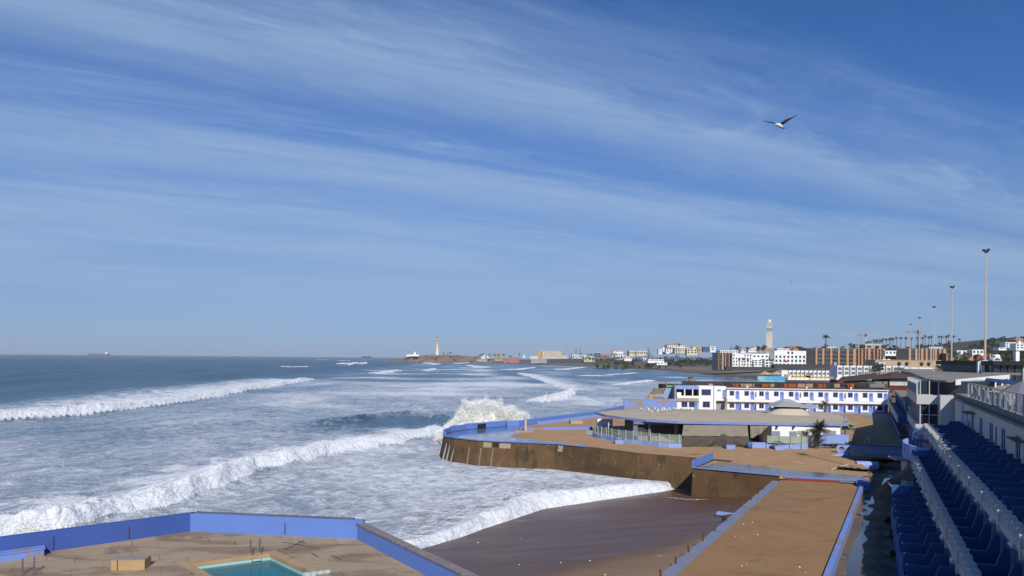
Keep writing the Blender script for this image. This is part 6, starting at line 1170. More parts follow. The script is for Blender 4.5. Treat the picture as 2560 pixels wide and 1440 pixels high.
for k in range(7):
    p = Vector(fa0).lerp(Vector(fa1),0.06+k*0.15); mb = MB(); mb.box(p.x-0.09,p.y+0.1,9.05,p.x+0.09,p.y+0.28,10.02); mb.build('post',M_WROW,cr0)
# terrace things under the fascia: awning, parasol, dark room
a0, a1, a2, a3 = D(2466,946,78), D(2541,953,70), D(2536,963,66), D(2462,952,74); t = thing('awning','dark blue sloping awning under the white fascia on the promenade','awning',(a0[0],a0[1],9.05))
mb = MB(); mb.add([a0,a1,a2,a3]+[(p[0],p[1],p[2]+0.06) for p in (a0,a1,a2,a3)],[(0,1,2,3),(7,6,5,4),(0,1,5,4),(1,2,6,5),(2,3,7,6),(3,0,4,7)]); mb.build('cloth',mat('navy_canvas',(0.02,0.06,0.17),0.8),t)
for p in (a2,a3): mb = MB(); mb.tube([(p[0],p[1],9.05),p],0.05,6); mb.build('post',M_WROW,t)
x, y, z = D(2556,953,50); t = thing('grey_parasol','large grey parasol at the right edge of the promenade','parasol',(x,y,9.05)); mb = MB(); mb.tube([(x,y,9.05),(x,y,z)],0.05,6); mb.build('pole',M_STEEL,t); mb = MB(); mb.lathe([(1.75,z-1.0),(1.6,z-0.9),(0.9,z-0.45),(0.05,z)],x,y,8); mb.build('canopy',mat('grey_parasol_cloth',(0.17,0.17,0.20),0.85),t)
x, y, z = D(2522,969,62); t = thing('round_planter','round dark basket with a pale lid on the promenade terrace','basket',(x,y,9.05)); mb = MB(); mb.lathe([(0.25,9.05),(0.42,9.4),(0.45,9.9),(0.3,10.05)],x,y,14); mb.build('basket',M_DGREY,t); mb = MB(); mb.lathe([(0.44,10.06),(0.4,10.15),(0.1,10.2)],x,y,14); mb.build('lid',M_WROW,t)
for px, l in ((2480,'leftmost white table on the promenade terrace'),(2500,'white table right of the leftmost one on the promenade terrace'),(2548,'rightmost white table on the promenade terrace')):
    x, y, z = D(px,972,62); t = thing('terrace_table',l,'table',(x,y,9.05),'terrace tables'); mb = MB(); mb.cbox(x,y,9.78,0.95,0.95,0.05); mb.build('tabletop',M_WROW,t)
    mb = MB(); mb.tube([(x,y,9.05),(x,y,9.78)],0.05,6); mb.build('leg',M_DGREY,t)
br_ = thing('black_restaurant','flat black roofed glass restaurant on the promenade at the right edge','restaurant',(84,112,9.05))
x0, x1 = D(2484,905,110)[0], D(2640,905,110)[0]
mb = MB(); mb.box(x0-0.6,109.2,12.05,x1,124,12.72); mb.build('roof',mat('black_cladding',(0.02,0.02,0.024),0.5,0.2,0.5),br_); mb = MB(); mb.box(x0,110,9.0,x1,123,12.045); mb.build('glass_body',M_GLASSD,br_)
for k in range(9): mb = MB(); X = x0+k*1.15; mb.box(X,109.8,9.0,X+0.14,109.997,12.045); mb.build('mullion',M_POST if k in (4,7) else M_DGREY,br_)
mb = MB(); mb.box(x0+9.5,109.85,9.4,x0+12,109.99,11.6); mb.build('green_pane',mat('dark_green_pane',(0.05,0.09,0.06),0.3),br_); mb = MB(); X = D(2556,890,110)[0]; mb.box(X-0.3,111,12.723,X+0.3,111.6,14.3); mb.build('vent',M_WROW,br_)
# white hood and sign pillar
t = thing('white_hood','white scalloped hood with dark slits standing on the black restaurant roof','sculpture',(D(2487,903,112)[0],112,12.7)); s = 112/F; x = D(2487,903,112)[0]; zb = 12.73
def flat_shape(pts, y0, y1, nm, m, par):
    n = len(pts); mb = MB(); mb.add([(a,y0,b) for a, b in pts]+[(a,y1,b) for a, b in pts],[tuple(range(n)),tuple(range(2*n-1,n-1,-1))]+[(i,(i+1)%n,n+(i+1)%n,n+i) for i in range(n)]); return mb.build(nm,m,par)
flat_shape([(x+11*s*math.cos(k*math.pi/12),zb+11*s*math.sin(k*math.pi/12)) for k in range(13)],111.4,112.2,'lower_hood',M_WROW,t); flat_shape([(x+6.5*s*math.cos(k*math.pi/8),zb+11.2*s+5*s*math.sin(k*math.pi/8)) for k in range(-2,11)],111.3,112.1,'upper_hood',M_WROW,t)
for k in range(5): mb = MB(); X = x+(k-2)*3.4*s; mb.box(X-0.06,111.3,zb+0.1,X+0.06,111.397,zb+(6.5-abs(k-2))*s); mb.build('slit',M_DGREY,t)
x, y, z = D(2462,926,112); t = thing('sign_pillar','white striped pillar with a purple scribble beside the white hood','sign',(x,y,z)); zt_ = D(2462,901,112)[2]; mb = MB(); mb.box(x-0.5,y,z-1,x+0.55,y+0.5,zt_); mb.build('pillar',M_WROW,t)
mb = MB(); mb.tube([(x+0.1,y-0.05,z+0.4),(x+0.22,y-0.05,z+0.8),(x+0.02,y-0.05,z+1.0),(x+0.2,y-0.05,z+1.2),(x+0.05,y-0.05,z+1.4)],0.045,5); mb.build('scribble',mat('purple_paint',(0.13,0.05,0.22),0.6),t)
mb = MB(); mb.box(x-0.75,y+0.1,z-1,x-0.55,y+0.45,zt_-0.1); mb.box(x-1.0,y+0.1,z-1,x-0.85,y+0.45,zt_-0.2); mb.build('side_slat',M_WROW,t)
x, y, z = D(2420,921,130); t = thing('black_screen_wall','long low black wall in front of the lamp posts behind the corrugated roof','wall',(x,y,z)); s = 130/F; mb = MB(); mb.box(x-34*s,y,8.9,x+37*s,y+0.4,D(2420,914,130)[2]); mb.build('wall',bpy.data.materials['black_cladding'],t); mb = MB(); mb.box(x-34*s,y-0.1,D(2420,914,130)[2]+0.003,x+37*s,y+0.5,D(2420,912.6,130)[2]); mb.build('capping',M_GREYC,t)
x, y, z = D(2395,925,125); mb = MB(); s = 125/F; mb.add([(x-8*s,y,9),(x+44*s,y,9),(x+44*s,y+3,9),(x-8*s,y+3,9),(x-5*s,y,z+0.35),(x+36*s,y,z+0.5),(x+36*s,y+3,z+0.5),(x-5*s,y+3,z+0.35)],[(0,1,5,4),(1,2,6,5),(2,3,7,6),(3,0,4,7),(4,5,6,7)]); tag(mb.build('white_roof_upstand',M_WROW),'low white wall with a kinked top behind the corrugated roof','wall')
for k, (px, pt) in enumerate(((2449,886),(2452,888),(2446,890))):
    x, y, z = D(px,903,118); t = thing('flag','red flag on a thin pole left of the white pillar, %s of three' % ('middle','right','left')[k],'flag',(x,y,9)); mb = MB(); mb.tube([(x,y,9.05),(x,y,D(px,pt-6,118)[2])],0.03,5); mb.build('flagpole',M_STEEL,t)
    q = 118/F; mb = MB(); zz = D(px,pt,118)[2]; mb.quad((x,y,zz),(x+(9 if k == 0 else 3)*q,y+0.1,zz-5*q),(x+(8 if k == 0 else 2)*q,y,zz-12*q),(x,y+0.1,zz-8*q)); mb.build('cloth',bpy.data.materials['red_cloth'],t)
# ---------------------------------------------------------------- lamp posts
M_LPOLE = mat('lamp_pole',(0.40,0.34,0.27),0.6,0.1,1.0); M_LHEAD = mat('lamp_head',(0.06,0.06,0.065),0.5)
def lamp(x, y, label, first=None):
    t = thing('lamp_post',label,'lamp post',(x,y,9.05),'tall lamp posts along the promenade'); mb = MB(); H = 23.0
    mb.tube([(0,0,-0.5),(0,0,0.6),(0,0,0.61),(0,0,H)],[0.28,0.28,0.19,0.10],10); a = mb.build('pole',M_LPOLE,None,True); hd = []
    mb = MB(); mb.tube([(0,0,H),(0,0,H+0.25)],[0.2,0.2],8); b = mb.build('collar',M_LHEAD)
    for k in range(4):
        az = k*1.57+0.6; c, s_ = math.cos(az), math.sin(az); mb = MB(); mb.cbox(c*0.38,s_*0.38,H+0.1+0.25*(k%2),0.42,0.34,0.34,az); hd.append(mb.build('floodlight',M_LHEAD))
    kids(t,a,b,*hd); return t
lp = lamp(*D(2463,900,122)[:2],'nearest and tallest lamp post rising at the right'); 
lamps = [('second tallest lamp post, left of the tallest',2379,181),('third lamp post from the right',2334,247),('fourth lamp post from the right, before the orange crane',2298,308),('shortest and leftmost lamp post',2276,363)]
for l, px, Y in lamps:
    x, y, _ = D(px,900,Y); o = dup(lp,(x,y,9.05),label=l)
o = dup(lp,(45.4,49.3,9.05),label='tall lamp post standing nearest to the viewer beside the promenade'); 
# ---------------------------------------------------------------- clubs behind the hotel
ct = thing('roof_terrace','dark railed roof terrace with bamboo and orange brick panels behind the hotel roof','roof terrace',(62,178,5))
M_BAMB = mat('bamboo_screen',(0.36,0.25,0.15),0.9,0.15,1.5); M_OBR = mat('orange_brick',(0.30,0.085,0.035),0.85,0.35,2.2); M_RAIL = mat('dark_rail',(0.045,0.038,0.033),0.8,0.3,1.0); M_MESH = mat('dark_mesh',(0.06,0.05,0.045),0.9,0.4,1.5,alpha=0.75)
def fence_seg(px0, px1, p0, p1, m, nm, Y=177):
    a, b = D(px0,p1,Y), D(px1,p0,Y); mb = MB(); mb.box(a[0],Y,a[2],b[0],Y+0.12,b[2]); return mb.build(nm,m,ct)
mb = MB(); a, b = D(1706,972,178), D(2225,972,178); mb.box(a[0],177.3,2.0,b[0],186,5.65); mb.build('deck',M_ROOFG,ct)
fence_seg(1705,2190,957,971,M_MESH,'mesh_screen',177.6)
for px0, px1, m, nm in ((1700,1722,M_RAIL,'dark_panel'),(1735,1770,M_MESH,'panel'),(1770,1782,mat('pale_panel',(0.35,0.33,0.28),0.9),'pale_panel'),(1786,1830,M_RAIL,'dark_panel'),(1832,1848,M_OBR,'brick_panel'),(1852,1886,M_BAMB,'bamboo_panel'),(1904,1921,M_OBR,'brick_panel'),(1923,1936,M_BAMB,'bamboo_panel'),(1937,1960,M_RAIL,'dark_panel'),(1960,1993,M_OBR,'brick_panel'),(1994,2033,M_BAMB,'bamboo_panel'),(2034,2045,M_RAIL,'dark_panel'),(2046,2065,M_OBR,'brick_panel'),(2066,2084,M_RAIL,'dark_panel'),(2086,2100,M_BAMB,'bamboo_panel'),(2119,2136,M_OBR,'brick_panel'),(2140,2172,M_RAIL,'dark_panel'),(2174,2212,M_GREYC,'grey_panel')): fence_seg(px0,px1,959.5 if m is not M_RAIL else 960.5,969,m,nm,176.8)
for px in range(1706,2190,22): a = D(px,970,176.7); mb = MB(); mb.box(a[0]-0.05,176.6,a[2],a[0]+0.05,176.7,D(px,955,176.7)[2]); mb.build('rail_post',M_RAIL,ct)
mb = MB(); a, b = D(1700,956,176.7), D(2190,957,176.7); mb.bar((a[0],176.65,a[2]),(b[0],176.65,b[2]),0.08); mb.build('hand_rail',M_RAIL,ct)
a = D(1727,962,182); t = thing('chimney','square brown brick chimney with a cap beyond the hotel roof','chimney',(a[0],182,5)); mb = MB(); mb.box(a[0]-0.45,181.6,4,a[0]+0.45,182.5,D(1727,944,182)[2]); mb.build('stack',mat('brown_brick',(0.26,0.18,0.11),0.9,0.25,1.5),t); mb = MB(); zt_ = D(1727,944,182)[2]; mb.box(a[0]-0.6,181.45,zt_+0.003,a[0]+0.6,182.65,zt_+0.16); mb.build('cap',M_ROOFG,t); mb = MB(); mb.add([(a[0]-2.4,181.8,D(1727,958,182)[2]),(a[0]-0.46,181.8,D(1727,949,182)[2]),(a[0]-0.46,181.8,4.5),(a[0]-2.4,181.8,4.5)],[(0,1,2,3)]); mb.build('side_ramp',bpy.data.materials['brown_brick'],t)
t = thing('green_platform','dark platform with a bright green edge and an orange post left of the hotel roof','platform',(38,180,2)); a, b = D(1656,968,182), D(1702,964,182); mb = MB(); mb.box(a[0],181,D(1660,974,182)[2],b[0],187,D(1660,961,182)[2]); mb.build('body',M_RAIL,t); mb = MB(); mb.box(a[0]+0.9,180.85,D(1660,967,182)[2],b[0],180.997,D(1660,963,182)[2]); mb.build('green_edge',mat('green_paint',(0.10,0.42,0.24),0.7),t); mb = MB(); x = D(1665,960,181)[0]; mb.box(x-0.14,180.5,D(1665,965,181)[2],x+0.14,180.8,D(1665,952,181)[2]); mb.build('orange_post',mat('orange_paint',(0.42,0.14,0.04),0.8),t)
# ruined stepped wall by the hotel
t = thing('ruined_wall','ruined stepped wall with faded blue and yellow paint between sea and hotel','wall',(36,174,0)); M_FADE = mat('faded_blue_wall',(0.27,0.34,0.52),0.9,0.12,0.4,0.01,4,[(0.5,0.55,0.08,(0.28,0.21,0.14),(1,1,1))]); M_RUIN = mat('brown_ruin',(0.24,0.17,0.10),0.95,0.3,0.6,0.03,4); M_YEL = mat('yellow_ruin',(0.50,0.30,0.045),0.9,0.25,0.5)
def rp_(pts, y0, y1, nm, m): flat_shape([(D(a,b,y0)[0],D(a,b,y0)[2]) for a, b in pts],y0,y1,nm,m,t)
rp_([(1612,1000),(1682,1000),(1687,972),(1665,969),(1658,985),(1640,986),(1622,990)],175,176,'blue_wall',M_FADE); rp_([(1622,998),(1632,998),(1632,985),(1622,987)],174.6,174.997,'yellow_block',M_YEL); rp_([(1630,988),(1662,986),(1662,970),(1634,971),(1634,980),(1626,981)],176.2,177,'brown_steps',M_RUIN); rp_([(1632,998),(1662,998),(1660,993),(1632,991)],174.7,174.996,'brown_patch',M_RUIN)
# brown roofed yoga hall with its sign
yh = thing('brown_roof_hall','hall with a dark brown pyramid roof and a white sign board under it','hall',(102,190,4)); a, b = D(2222,947,190), D(2285,964,190)
mb = MB(); mb.box(a[0],190,4,b[0],199,a[2]+0.4); mb.build('wall',mat('dark_red_wall',(0.13,0.03,0.03),0.85),yh); mb = MB(); mb.box(a[0]+0.2,189.8,b[2],b[0]-0.1,189.997,a[2]); mb.build('sign_board',mat('pale_sign',(0.55,0.57,0.55),0.7),yh)
mb = MB(); rz0 = D(2250,946,190)[2]; rz1 = D(2258,929,194)[2]; mb.add([(a[0]-1,188.6,rz0),(b[0]+1,188.6,rz0),(b[0]+1,200,rz0),(a[0]-1,200,rz0),((a[0]+b[0])/2+0.5,194,rz1)],[(0,1,4),(1,2,4),(2,3,4),(3,0,4),(3,2,1,0)]); mb.build('pyramid_roof',mat('brown_shingle',(0.075,0.052,0.042),0.9,0.25,1.0),yh)
fc = bpy.data.curves.new('lettering','FONT'); fc.body = 'Om Yoga'; fc.size = 1.05; fc.extrude = 0.01; fc.align_x = 'CENTER'; tmp = bpy.data.objects.new('lettering',fc); COL.objects.link(tmp); bpy.context.view_layer.update(); me = bpy.data.meshes.new_from_object(tmp.evaluated_get(bpy.context.evaluated_depsgraph_get())); bpy.data.objects.remove(tmp); le = bpy.data.objects.new('sign_lettering',me); COL.objects.link(le); me.materials.append(mat('pale_lettering',(0.40,0.45,0.36),0.7)); le.parent = yh; le.location = ((a[0]+b[0])/2-0.6-102,189.77-190,(a[2]+b[2])/2-0.4-4); le.rotation_euler = (R(90),0,0)
lh = thing('long_brown_pavilion','long low pavilion with a brown roof, windows and a red booth beside the sign board','pavilion',(92,186,4)); a, b = D(2090,968,186), D(2222,968,186)
mb = MB(); mb.box(a[0]+2,186.4,3,b[0],194,D(2150,952,186)[2]); mb.build('wall',mat('brown_front',(0.10,0.075,0.06),0.8,0.3,0.6),lh); zr0, zr1 = D(2095,951,186)[2], D(2222,942,186)[2]; mb = MB(); mb.add([(a[0],185.4,zr0),(b[0],185.4,zr1),(b[0],195,zr1+0.7),(a[0]+6,195,zr0+0.8),(a[0],185.4,zr0-0.35),(b[0],185.4,zr1-0.45),(b[0],195,zr1+0.2),(a[0]+6,195,zr0+0.3)],[(0,1,2,3),(7,6,5,4),(0,1,5,4),(1,2,6,5),(2,3,7,6),(3,0,4,7)]); mb.build('roof',bpy.data.materials['brown_shingle'],lh)
for px0, px1 in ((2130,2145),(2147,2163),(2166,2180),(2184,2206),(2210,2220)): mb = MB(); mb.box(D(px0,960,186)[0],186.25,D(px0,961,186)[2],D(px1,960,186)[0],186.397,D(px1,954,186)[2]); mb.build('window',mat('pale_pane',(0.20,0.22,0.21),0.3,0.3,1.0) if px0 == 2130 else bpy.data.materials['pale_pane'],lh)
mb = MB(); mb.box(D(2098,962,185)[0],185.2,D(2098,964,185)[2],D(2110,960,185)[0],185.9,D(2098,954,185)[2]); mb.build('red_booth',mat('red_booth',(0.40,0.03,0.03),0.6),lh)
pg = thing('pergola','pale flat pergola roof of beams above the brown pavilion','pergola',(95,215,5)); a, b, c = D(2160,933,215), D(2250,926,215), D(2300,933,225)
mb = MB(); mb.bar(a,b,0.5,0.25); mb.bar(b,c,0.5,0.25); mb.build('roof_beam',mat('pale_beam',(0.33,0.28,0.22),0.9),pg)
for p in (a,b,Vector(a).lerp(Vector(b),0.5)): mb = MB(); mb.tube([(p[0],p[1],1.0),(p[0],p[1],p[2])],0.15,6); mb.build('post',M_OLDW,pg)
# painted wave board, thatched parasols, yellow barriers
a, b = D(1894,954,262), D(1963,941,262); t = thing('painted_board','long board painted as blue waves on the beach terrace','board',(a[0],262,0)); mb = MB(); mb.box(a[0],262,a[2]-0.4,b[0],262.3,b[2]); wm = mat('wave_paint',(0.07,0.32,0.55),0.6,0.3,0.25,0,5,[(0.22,0.50,0.06,(0.24,0.50,0.50),(0.5,1,1.5)),(0.3,0.62,0.04,(0.55,0.66,0.68),(0.4,1,2.0))]); mb.build('board',wm,t)
M_THATCH = mat('thatch',(0.42,0.31,0.17),0.95,0.2,1.0)
for px, l in ((1913,'left thatched parasol behind the wave painted board'),(1941,'right thatched parasol behind the wave painted board')):
    x, y, z = D(px,928,275); zl = D(px,936,275)[2]; t = thing('thatched_parasol',l,'parasol',(x,y,0)); mb = MB(); mb.lathe([(2.6,zl),(1.2,zl+0.9),(0.9,zl+0.95),(0.5,z-0.2),(0.1,z)],x,y,10); mb.build('thatch',M_THATCH,t); mb = MB(); mb.tube([(x,y,0),(x,y,z)],0.1,6); mb.build('pole',M_TRUNK,t)
for px0, px1, pt, pb, l in ((1964,1975,936,940,'short yellow cabin box at the left end of the yellow barrier'),(1982,2026,939.5,942,'long yellow barrier before the white beach cabins'),(2014,2027,937,942,'yellow box at the right end of the long barrier'),(2027,2085,942,944,'low yellow ochre kerb running right of the barrier')):
    a, b = D(px0,pb,335), D(px1,pt,335); mb = MB(); mb.box(a[0],335,a[2]-0.3,b[0],336.5,b[2]); tag(mb.build('yellow_barrier',mat('yellow_paint',(0.50,0.33,0.03),0.7,0.15,0.3) if 'yellow_paint' not in bpy.data.materials else bpy.data.materials['yellow_paint']),l,'barrier')
mb = MB(); a, b = D(1888,951,300), D(2095,946,300); mb.box(a[0],300,-2,b[0]+30,345,1.35); struct(mb.build('club_pavement',mat('club_paving',(0.13,0.12,0.115),0.9,0.2,0.1,0,5,[(0.1,0.56,0.08,(0.22,0.15,0.10),(1,1,1))])))
mb = MB(); mb.prism([(50,187.02),(150,187.02),(150,262),(74,262)],-2,2.4); struct(mb.build('club_ground',mat('club_ground',(0.15,0.125,0.105),0.9,0.25,0.1)))
# ================================================================ spray, birds, ships, small things
def spray_mat(name, c):
    m = bpy.data.materials.new(name); m.use_nodes = True; nt = m.node_tree; b = nt.nodes['Principled BSDF']; b.inputs['Base Color'].default_value = (*c,1); b.inputs['Roughness'].default_value = 0.9; b.inputs['Specular IOR Level'].default_value = 0.1
    b.inputs['Subsurface Weight'].default_value = 0.0
    tr = nt.nodes.new('ShaderNodeBsdfTranslucent'); tr.inputs[0].default_value = (*c,1); mx = nt.nodes.new('ShaderNodeMixShader'); mx.inputs[0].default_value = 0.25; nv = nt.nodes.new('ShaderNodeCombineXYZ'); q = (sd+Vector((0,-0.3,0.5))).normalized()
    for i in range(3): nv.inputs[i].default_value = q[i]
    nt.links.new(nv.outputs[0],b.inputs['Normal']); out = nt.nodes['Material Output']
    nt.links.new(b.outputs[0],mx.inputs[1]); nt.links.new(tr.outputs[0],mx.inputs[2]); nt.links.new(mx.outputs[0],out.inputs[0]); return m
M_SPRAY = spray_mat('spray',(0.95,0.96,0.95))
def drops(name, P, S, m, parent=None):
    """many small facets of water at points P with sizes S, one mesh"""
    n = len(P); off = np.zeros(3)
    if parent: off = np.array(parent.location)
    u = RNG.normal(size=(n,3)); u /= np.linalg.norm(u,axis=1,keepdims=True); w = np.cross(u, RNG.normal(size=(n,3))); w /= np.linalg.norm(w,axis=1,keepdims=True)
    P = P-off; S = S[:,None]; V = np.stack([P-u*S,P+w*S*0.8,P+u*S*0.9,P-w*S*0.7],1).reshape(-1,3)
    me = bpy.data.meshes.new(name); me.vertices.add(4*n); me.vertices.foreach_set('co',V.astype(np.float32).ravel()); me.loops.add(4*n); me.loops.foreach_set('vertex_index',np.arange(4*n,dtype=np.int32)); me.polygons.add(n); me.polygons.foreach_set('loop_start',np.arange(0,4*n,4,dtype=np.int32)); me.polygons.foreach_set('loop_total',np.full(n,4,dtype=np.int32)); me.update(calc_edges=True)
    o = bpy.data.objects.new(name,me); COL.objects.link(o); me.materials.append(m)
    if parent: o.parent = parent
    return o
def splash(name, label, base, prof, thick, n, zb, lean, seed, sheet=True, smin=0.07, smax=0.2):
    """base: two ends of the foot line; prof: (u, top height) pairs"""
    a, b = np.array(base[0]), np.array(base[1]); t = thing(name,label,'wave',((a[0]+b[0])/2,(a[1]+b[1])/2,zb)); d = (b-a)/np.linalg.norm(b-a); nrm = np.array([-d[1],d[0]])
    pu, ph = np.array(prof).T
    N3 = n*3; u = RNG.random(N3); v = RNG.random(N3)**0.75; H = np.interp(u,pu,ph)*(1+0.16*snoise(u*9,u*0,seed,3)+0.10*snoise(u*40,u*0,seed+1,2))
    w = RNG.normal(size=N3)*0.45
    L_ = np.linalg.norm(b-a); dens = 0.62+0.75*snoise(u*L_/1.3+v*1.5,v*H/1.5,seed+2,4)-1.25*sst(0.55,1.0,v)-0.10*np.abs(w)
    k = (RNG.random(N3) < np.clip(dens,0,1)); u, v, w, H = u[k][:n], v[k][:n], w[k][:n], H[k][:n]
    z = zb+v*H; off = w*thick*(0.5+0.6*v)-lean*v; x = a[0]+(b[0]-a[0])*u+nrm[0]*off+RNG.normal(size=len(u))*0.12+1.0*lean*0.15*v*v; y = a[1]+(b[1]-a[1])*u+nrm[1]*off
    S = smin+(smax-smin)*RNG.random(len(u))**2; drops('spray',np.stack([x,y,z],1),S,M_SPRAY,t)
    if sheet:
        gu, gv = np.meshgrid(np.linspace(0,1,90),np.linspace(0,1,44)); Hh = np.interp(gu,pu,ph)*0.60*(1+0.12*snoise(gu*9,gu*0,seed,3)); rib = np.abs(np.sin(gu*46+3*snoise(gu*6,gv*2,seed+5,2)))*0.30
        off = -(0.9*np.sin(np.pi*gv)*0.9)-rib*np.sin(np.pi*np.clip(gv*1.1,0,1))+0.7*snoise(gu*14,gv*5,seed+6,4)-lean*gv*0.6; X = a[0]+(b[0]-a[0])*gu+nrm[0]*off; Y = a[1]+(b[1]-a[1])*gu+nrm[1]*off; Z = zb+gv*Hh+0.35*snoise(gu*12,gv*5,seed+7,3)*gv
        m = mat('sheet_water',(0.74,0.77,0.73),0.6,0.18,0.8,0.12,2.2,[(0.55,0.50,0.14,(0.84,0.85,0.83),(1,1,0.45)),(0.30,0.60,0.10,(0.34,0.42,0.33),(1,1,0.35))],spec=0.3)
        g = grid_mesh('water_sheet',X-t.location.x,Y-t.location.y,Z-t.location.z,m); g.parent = t
    return t
splash('wave_splash','tall white wave bursting upwards against the seaward parapet of the platform',((-14.2,127.5),(4.0,133.5)),[(0,2.6),(0.10,5.0),(0.20,7.4),(0.27,10.6),(0.36,11.8),(0.52,11.6),(0.64,10.6),(0.78,9.2),(0.90,7.2),(1.0,3.0)],2.6,150000,-3.9,1.6,400,True,0.035,0.10)
splash('wave_splash','white and greenish wave splashing over the deck wall at the far left edge',((-49.5,47.0),(-33.6,52.5)),[(0,4.6),(0.5,5.9),(0.68,5.7),(0.85,5.1),(0.95,4.2),(1.0,2.5)],2.2,60000,-3.6,0.6,430,False,0.02,0.06)
def crest_spray():
    P, S = [], []
    for k, n, s0, s1, h in ((0,5000,0.06,0.16,0.9),(1,12000,0.02,0.055,0.7),(3,900,0.1,0.3,1.0),(20,3500,0.015,0.04,0.2)):
        pts = np.array(BREAK[k][0]); seg = np.linalg.norm(pts[1:]-pts[:-1],axis=1); cum = np.concatenate([[0],np.cumsum(seg)]); q = RNG.random(n)*cum[-1]; i = np.clip(np.searchsorted(cum,q)-1,0,len(seg)-1); f = (q-cum[i])/seg[i]
        p = pts[i]+(pts[i+1]-pts[i])*f[:,None]; d = (pts[i+1]-pts[i])/seg[i][:,None]; nr = np.stack([-d[:,1],d[:,0]],1); o = RNG.normal(size=n)*BREAK[k][1]*0.55-0.4*BREAK[k][1]; p = p+nr*o[:,None]
        z, fo, _ = sea_fields(p[:,0][:,None],p[:,1][:,None]); z = SEA+z[:,0]; keep = fo[:,0] > 0.62
        zz = z+np.abs(RNG.normal(size=n))*h*0.33*(0.4+np.clip(snoise(p[:,0]/2.2,p[:,1]/2.2,500+k,3)+0.5,0,1.5)); P.append(np.stack([p[:,0],p[:,1],zz],1)[keep]); S.append((s0+(s1-s0)*RNG.random(n)**2)[keep])
    return np.concatenate(P), np.concatenate(S)
P_, S_ = crest_spray(); struct(drops('surf_spray',P_,S_,M_SPRAY),'stuff')
# ---------------------------------------------------------------- gulls in the air
M_BROWNF = mat('brown_feathers',(0.050,0.034,0.028),0.8,0.25,6.0); M_EYE = mat('eye',(0.01,0.01,0.01),0.3)
def flying_gull(label):
    t = thing('flying_gull',label,'gull',(0,0,0)); k = 0.000765; c0 = (1230,790)
    q = lambda x, y, dep=0.0: ((x-c0[0])*k, dep*0.6, (c0[1]-y)*k+dep*0.6*0.345)
    mb = MB(); mb.tube([q(1040,752,-0.10),q(1075,738,-0.085),(q(1130,748,-0.06)),q(1200,775,-0.03),q(1270,810,0.0),q(1340,845,0.04),q(1400,875,0.07),q(1440,895,0.09)],[0.012,0.036,0.045,0.062,0.072,0.062,0.04,0.02],14); parts = [mb.build('body',M_GW,None,True)]
    mb = MB(); mb.tube([q(1048,765,-0.105),q(1018,776,-0.13),q(1008,784,-0.135)],[0.013,0.009,0.002],6); parts.append(mb.build('beak',M_BEAK))
    mb = MB()
    for dx, dep in ((0,-0.125),(0,-0.045)): mb.lathe([(0.001,q(0,742)[2]-0.006),(0.006,q(0,742)[2]),(0.001,q(0,742)[2]+0.006)],q(1078,0)[0],dep,6)
    parts.append(mb.build('eyes',M_EYE))
    def wing(lead, trail, nm='wing'):
        mb = MB(); n = len(lead); vs = []
        for (a, b) in zip(lead, trail):
            A, B = Vector(a), Vector(b); m_ = A.lerp(B,0.35)+Vector((0,0,0.010)); vs += [tuple(A),tuple(m_),tuple(B),tuple(A.lerp(B,0.35)-Vector((0,0,0.006)))]
        mb.add(vs,[(4*i+j,4*i+(j+1)%4,4*i+4+(j+1)%4,4*i+4+j) for i in range(n-1) for j in range(4)]+[(3,2,1,0),tuple(range(4*n-4,4*n))]); return mb.build(nm,M_BROWNF,None,True)
    parts.append(wing([q(1290,690,0.02),q(1450,565,0.05),q(1600,490,0.10),q(1850,415,0.22),q(2190,308,0.36)],[q(1405,790,0.10),q(1500,725,0.14),q(1640,635,0.18),q(1870,490,0.27),q(2192,312,0.365)]))
    parts.append(wing([q(1080,690,-0.08),q(900,655,-0.16),q(740,628,-0.24),q(560,622,-0.33),q(370,582,-0.45)],[q(1045,715,0.03),q(900,700,-0.03),q(740,668,-0.11),q(560,640,-0.24),q(374,590,-0.44)]))
    mb = MB(); mb.add([q(1400,850,0.06),q(1570,920,0.13),q(1470,968,0.10),q(1385,905,0.05),q(1420,880,0.10),q(1520,935,0.16)],[(0,1,5,2,3),(0,4,1),(4,3,2)]); parts.append(mb.build('tail',M_BROWNF)); kids(t,*parts); return t
fg = flying_gull('large brown winged gull gliding left high over the platform'); fg.location = D(1880+1230/18.23,270+790/18.23,23.8)
o = dup(fg,D(1977,706,150),R(60),label='small distant gull banking above the minaret'); o.rotation_euler = (R(20),R(55),R(50))
o = dup(fg,D(1566,795,260),R(20),label='tiny distant gull low in the middle of the sky'); o = dup(fg,D(129,832,240),R(-30),label='tiny distant gull near the left edge just above the horizon')
# ---------------------------------------------------------------- ships on the horizon
M_HRED = mat('hull_red',(0.20,0.06,0.08),0.7); M_HBLUE = mat('hull_blue',(0.11,0.18,0.26),0.7); M_HNAVY = mat('hull_navy',(0.045,0.07,0.13),0.7)
x, y, z = D(245,888,9000); s = 9000/F; t = thing('tanker','long tanker ship with a red waterline and white bridge on the horizon','ship',(x,y,SEA)); zz = lambda py: D(245,py,9000)[2]
def hull(mb, x0, x1, z0, z1, w, rake=0.04): L_ = x1-x0; mb.add([(x0+L_*rake,y,z0),(x1,y-w,z0),(x1,y+w,z0),(x0+L_*0.1,y-w,z0),(x0+L_*0.1,y+w,z0),(x0,y,z1),(x1,y-w,z1),(x1,y+w,z1),(x0+L_*0.07,y-w,z1),(x0+L_*0.07,y+w,z1)],[(0,3,8,5),(3,1,6,8),(1,2,7,6),(2,4,9,7),(4,0,5,9),(5,8,6,7,9),(0,4,2,1,3)])
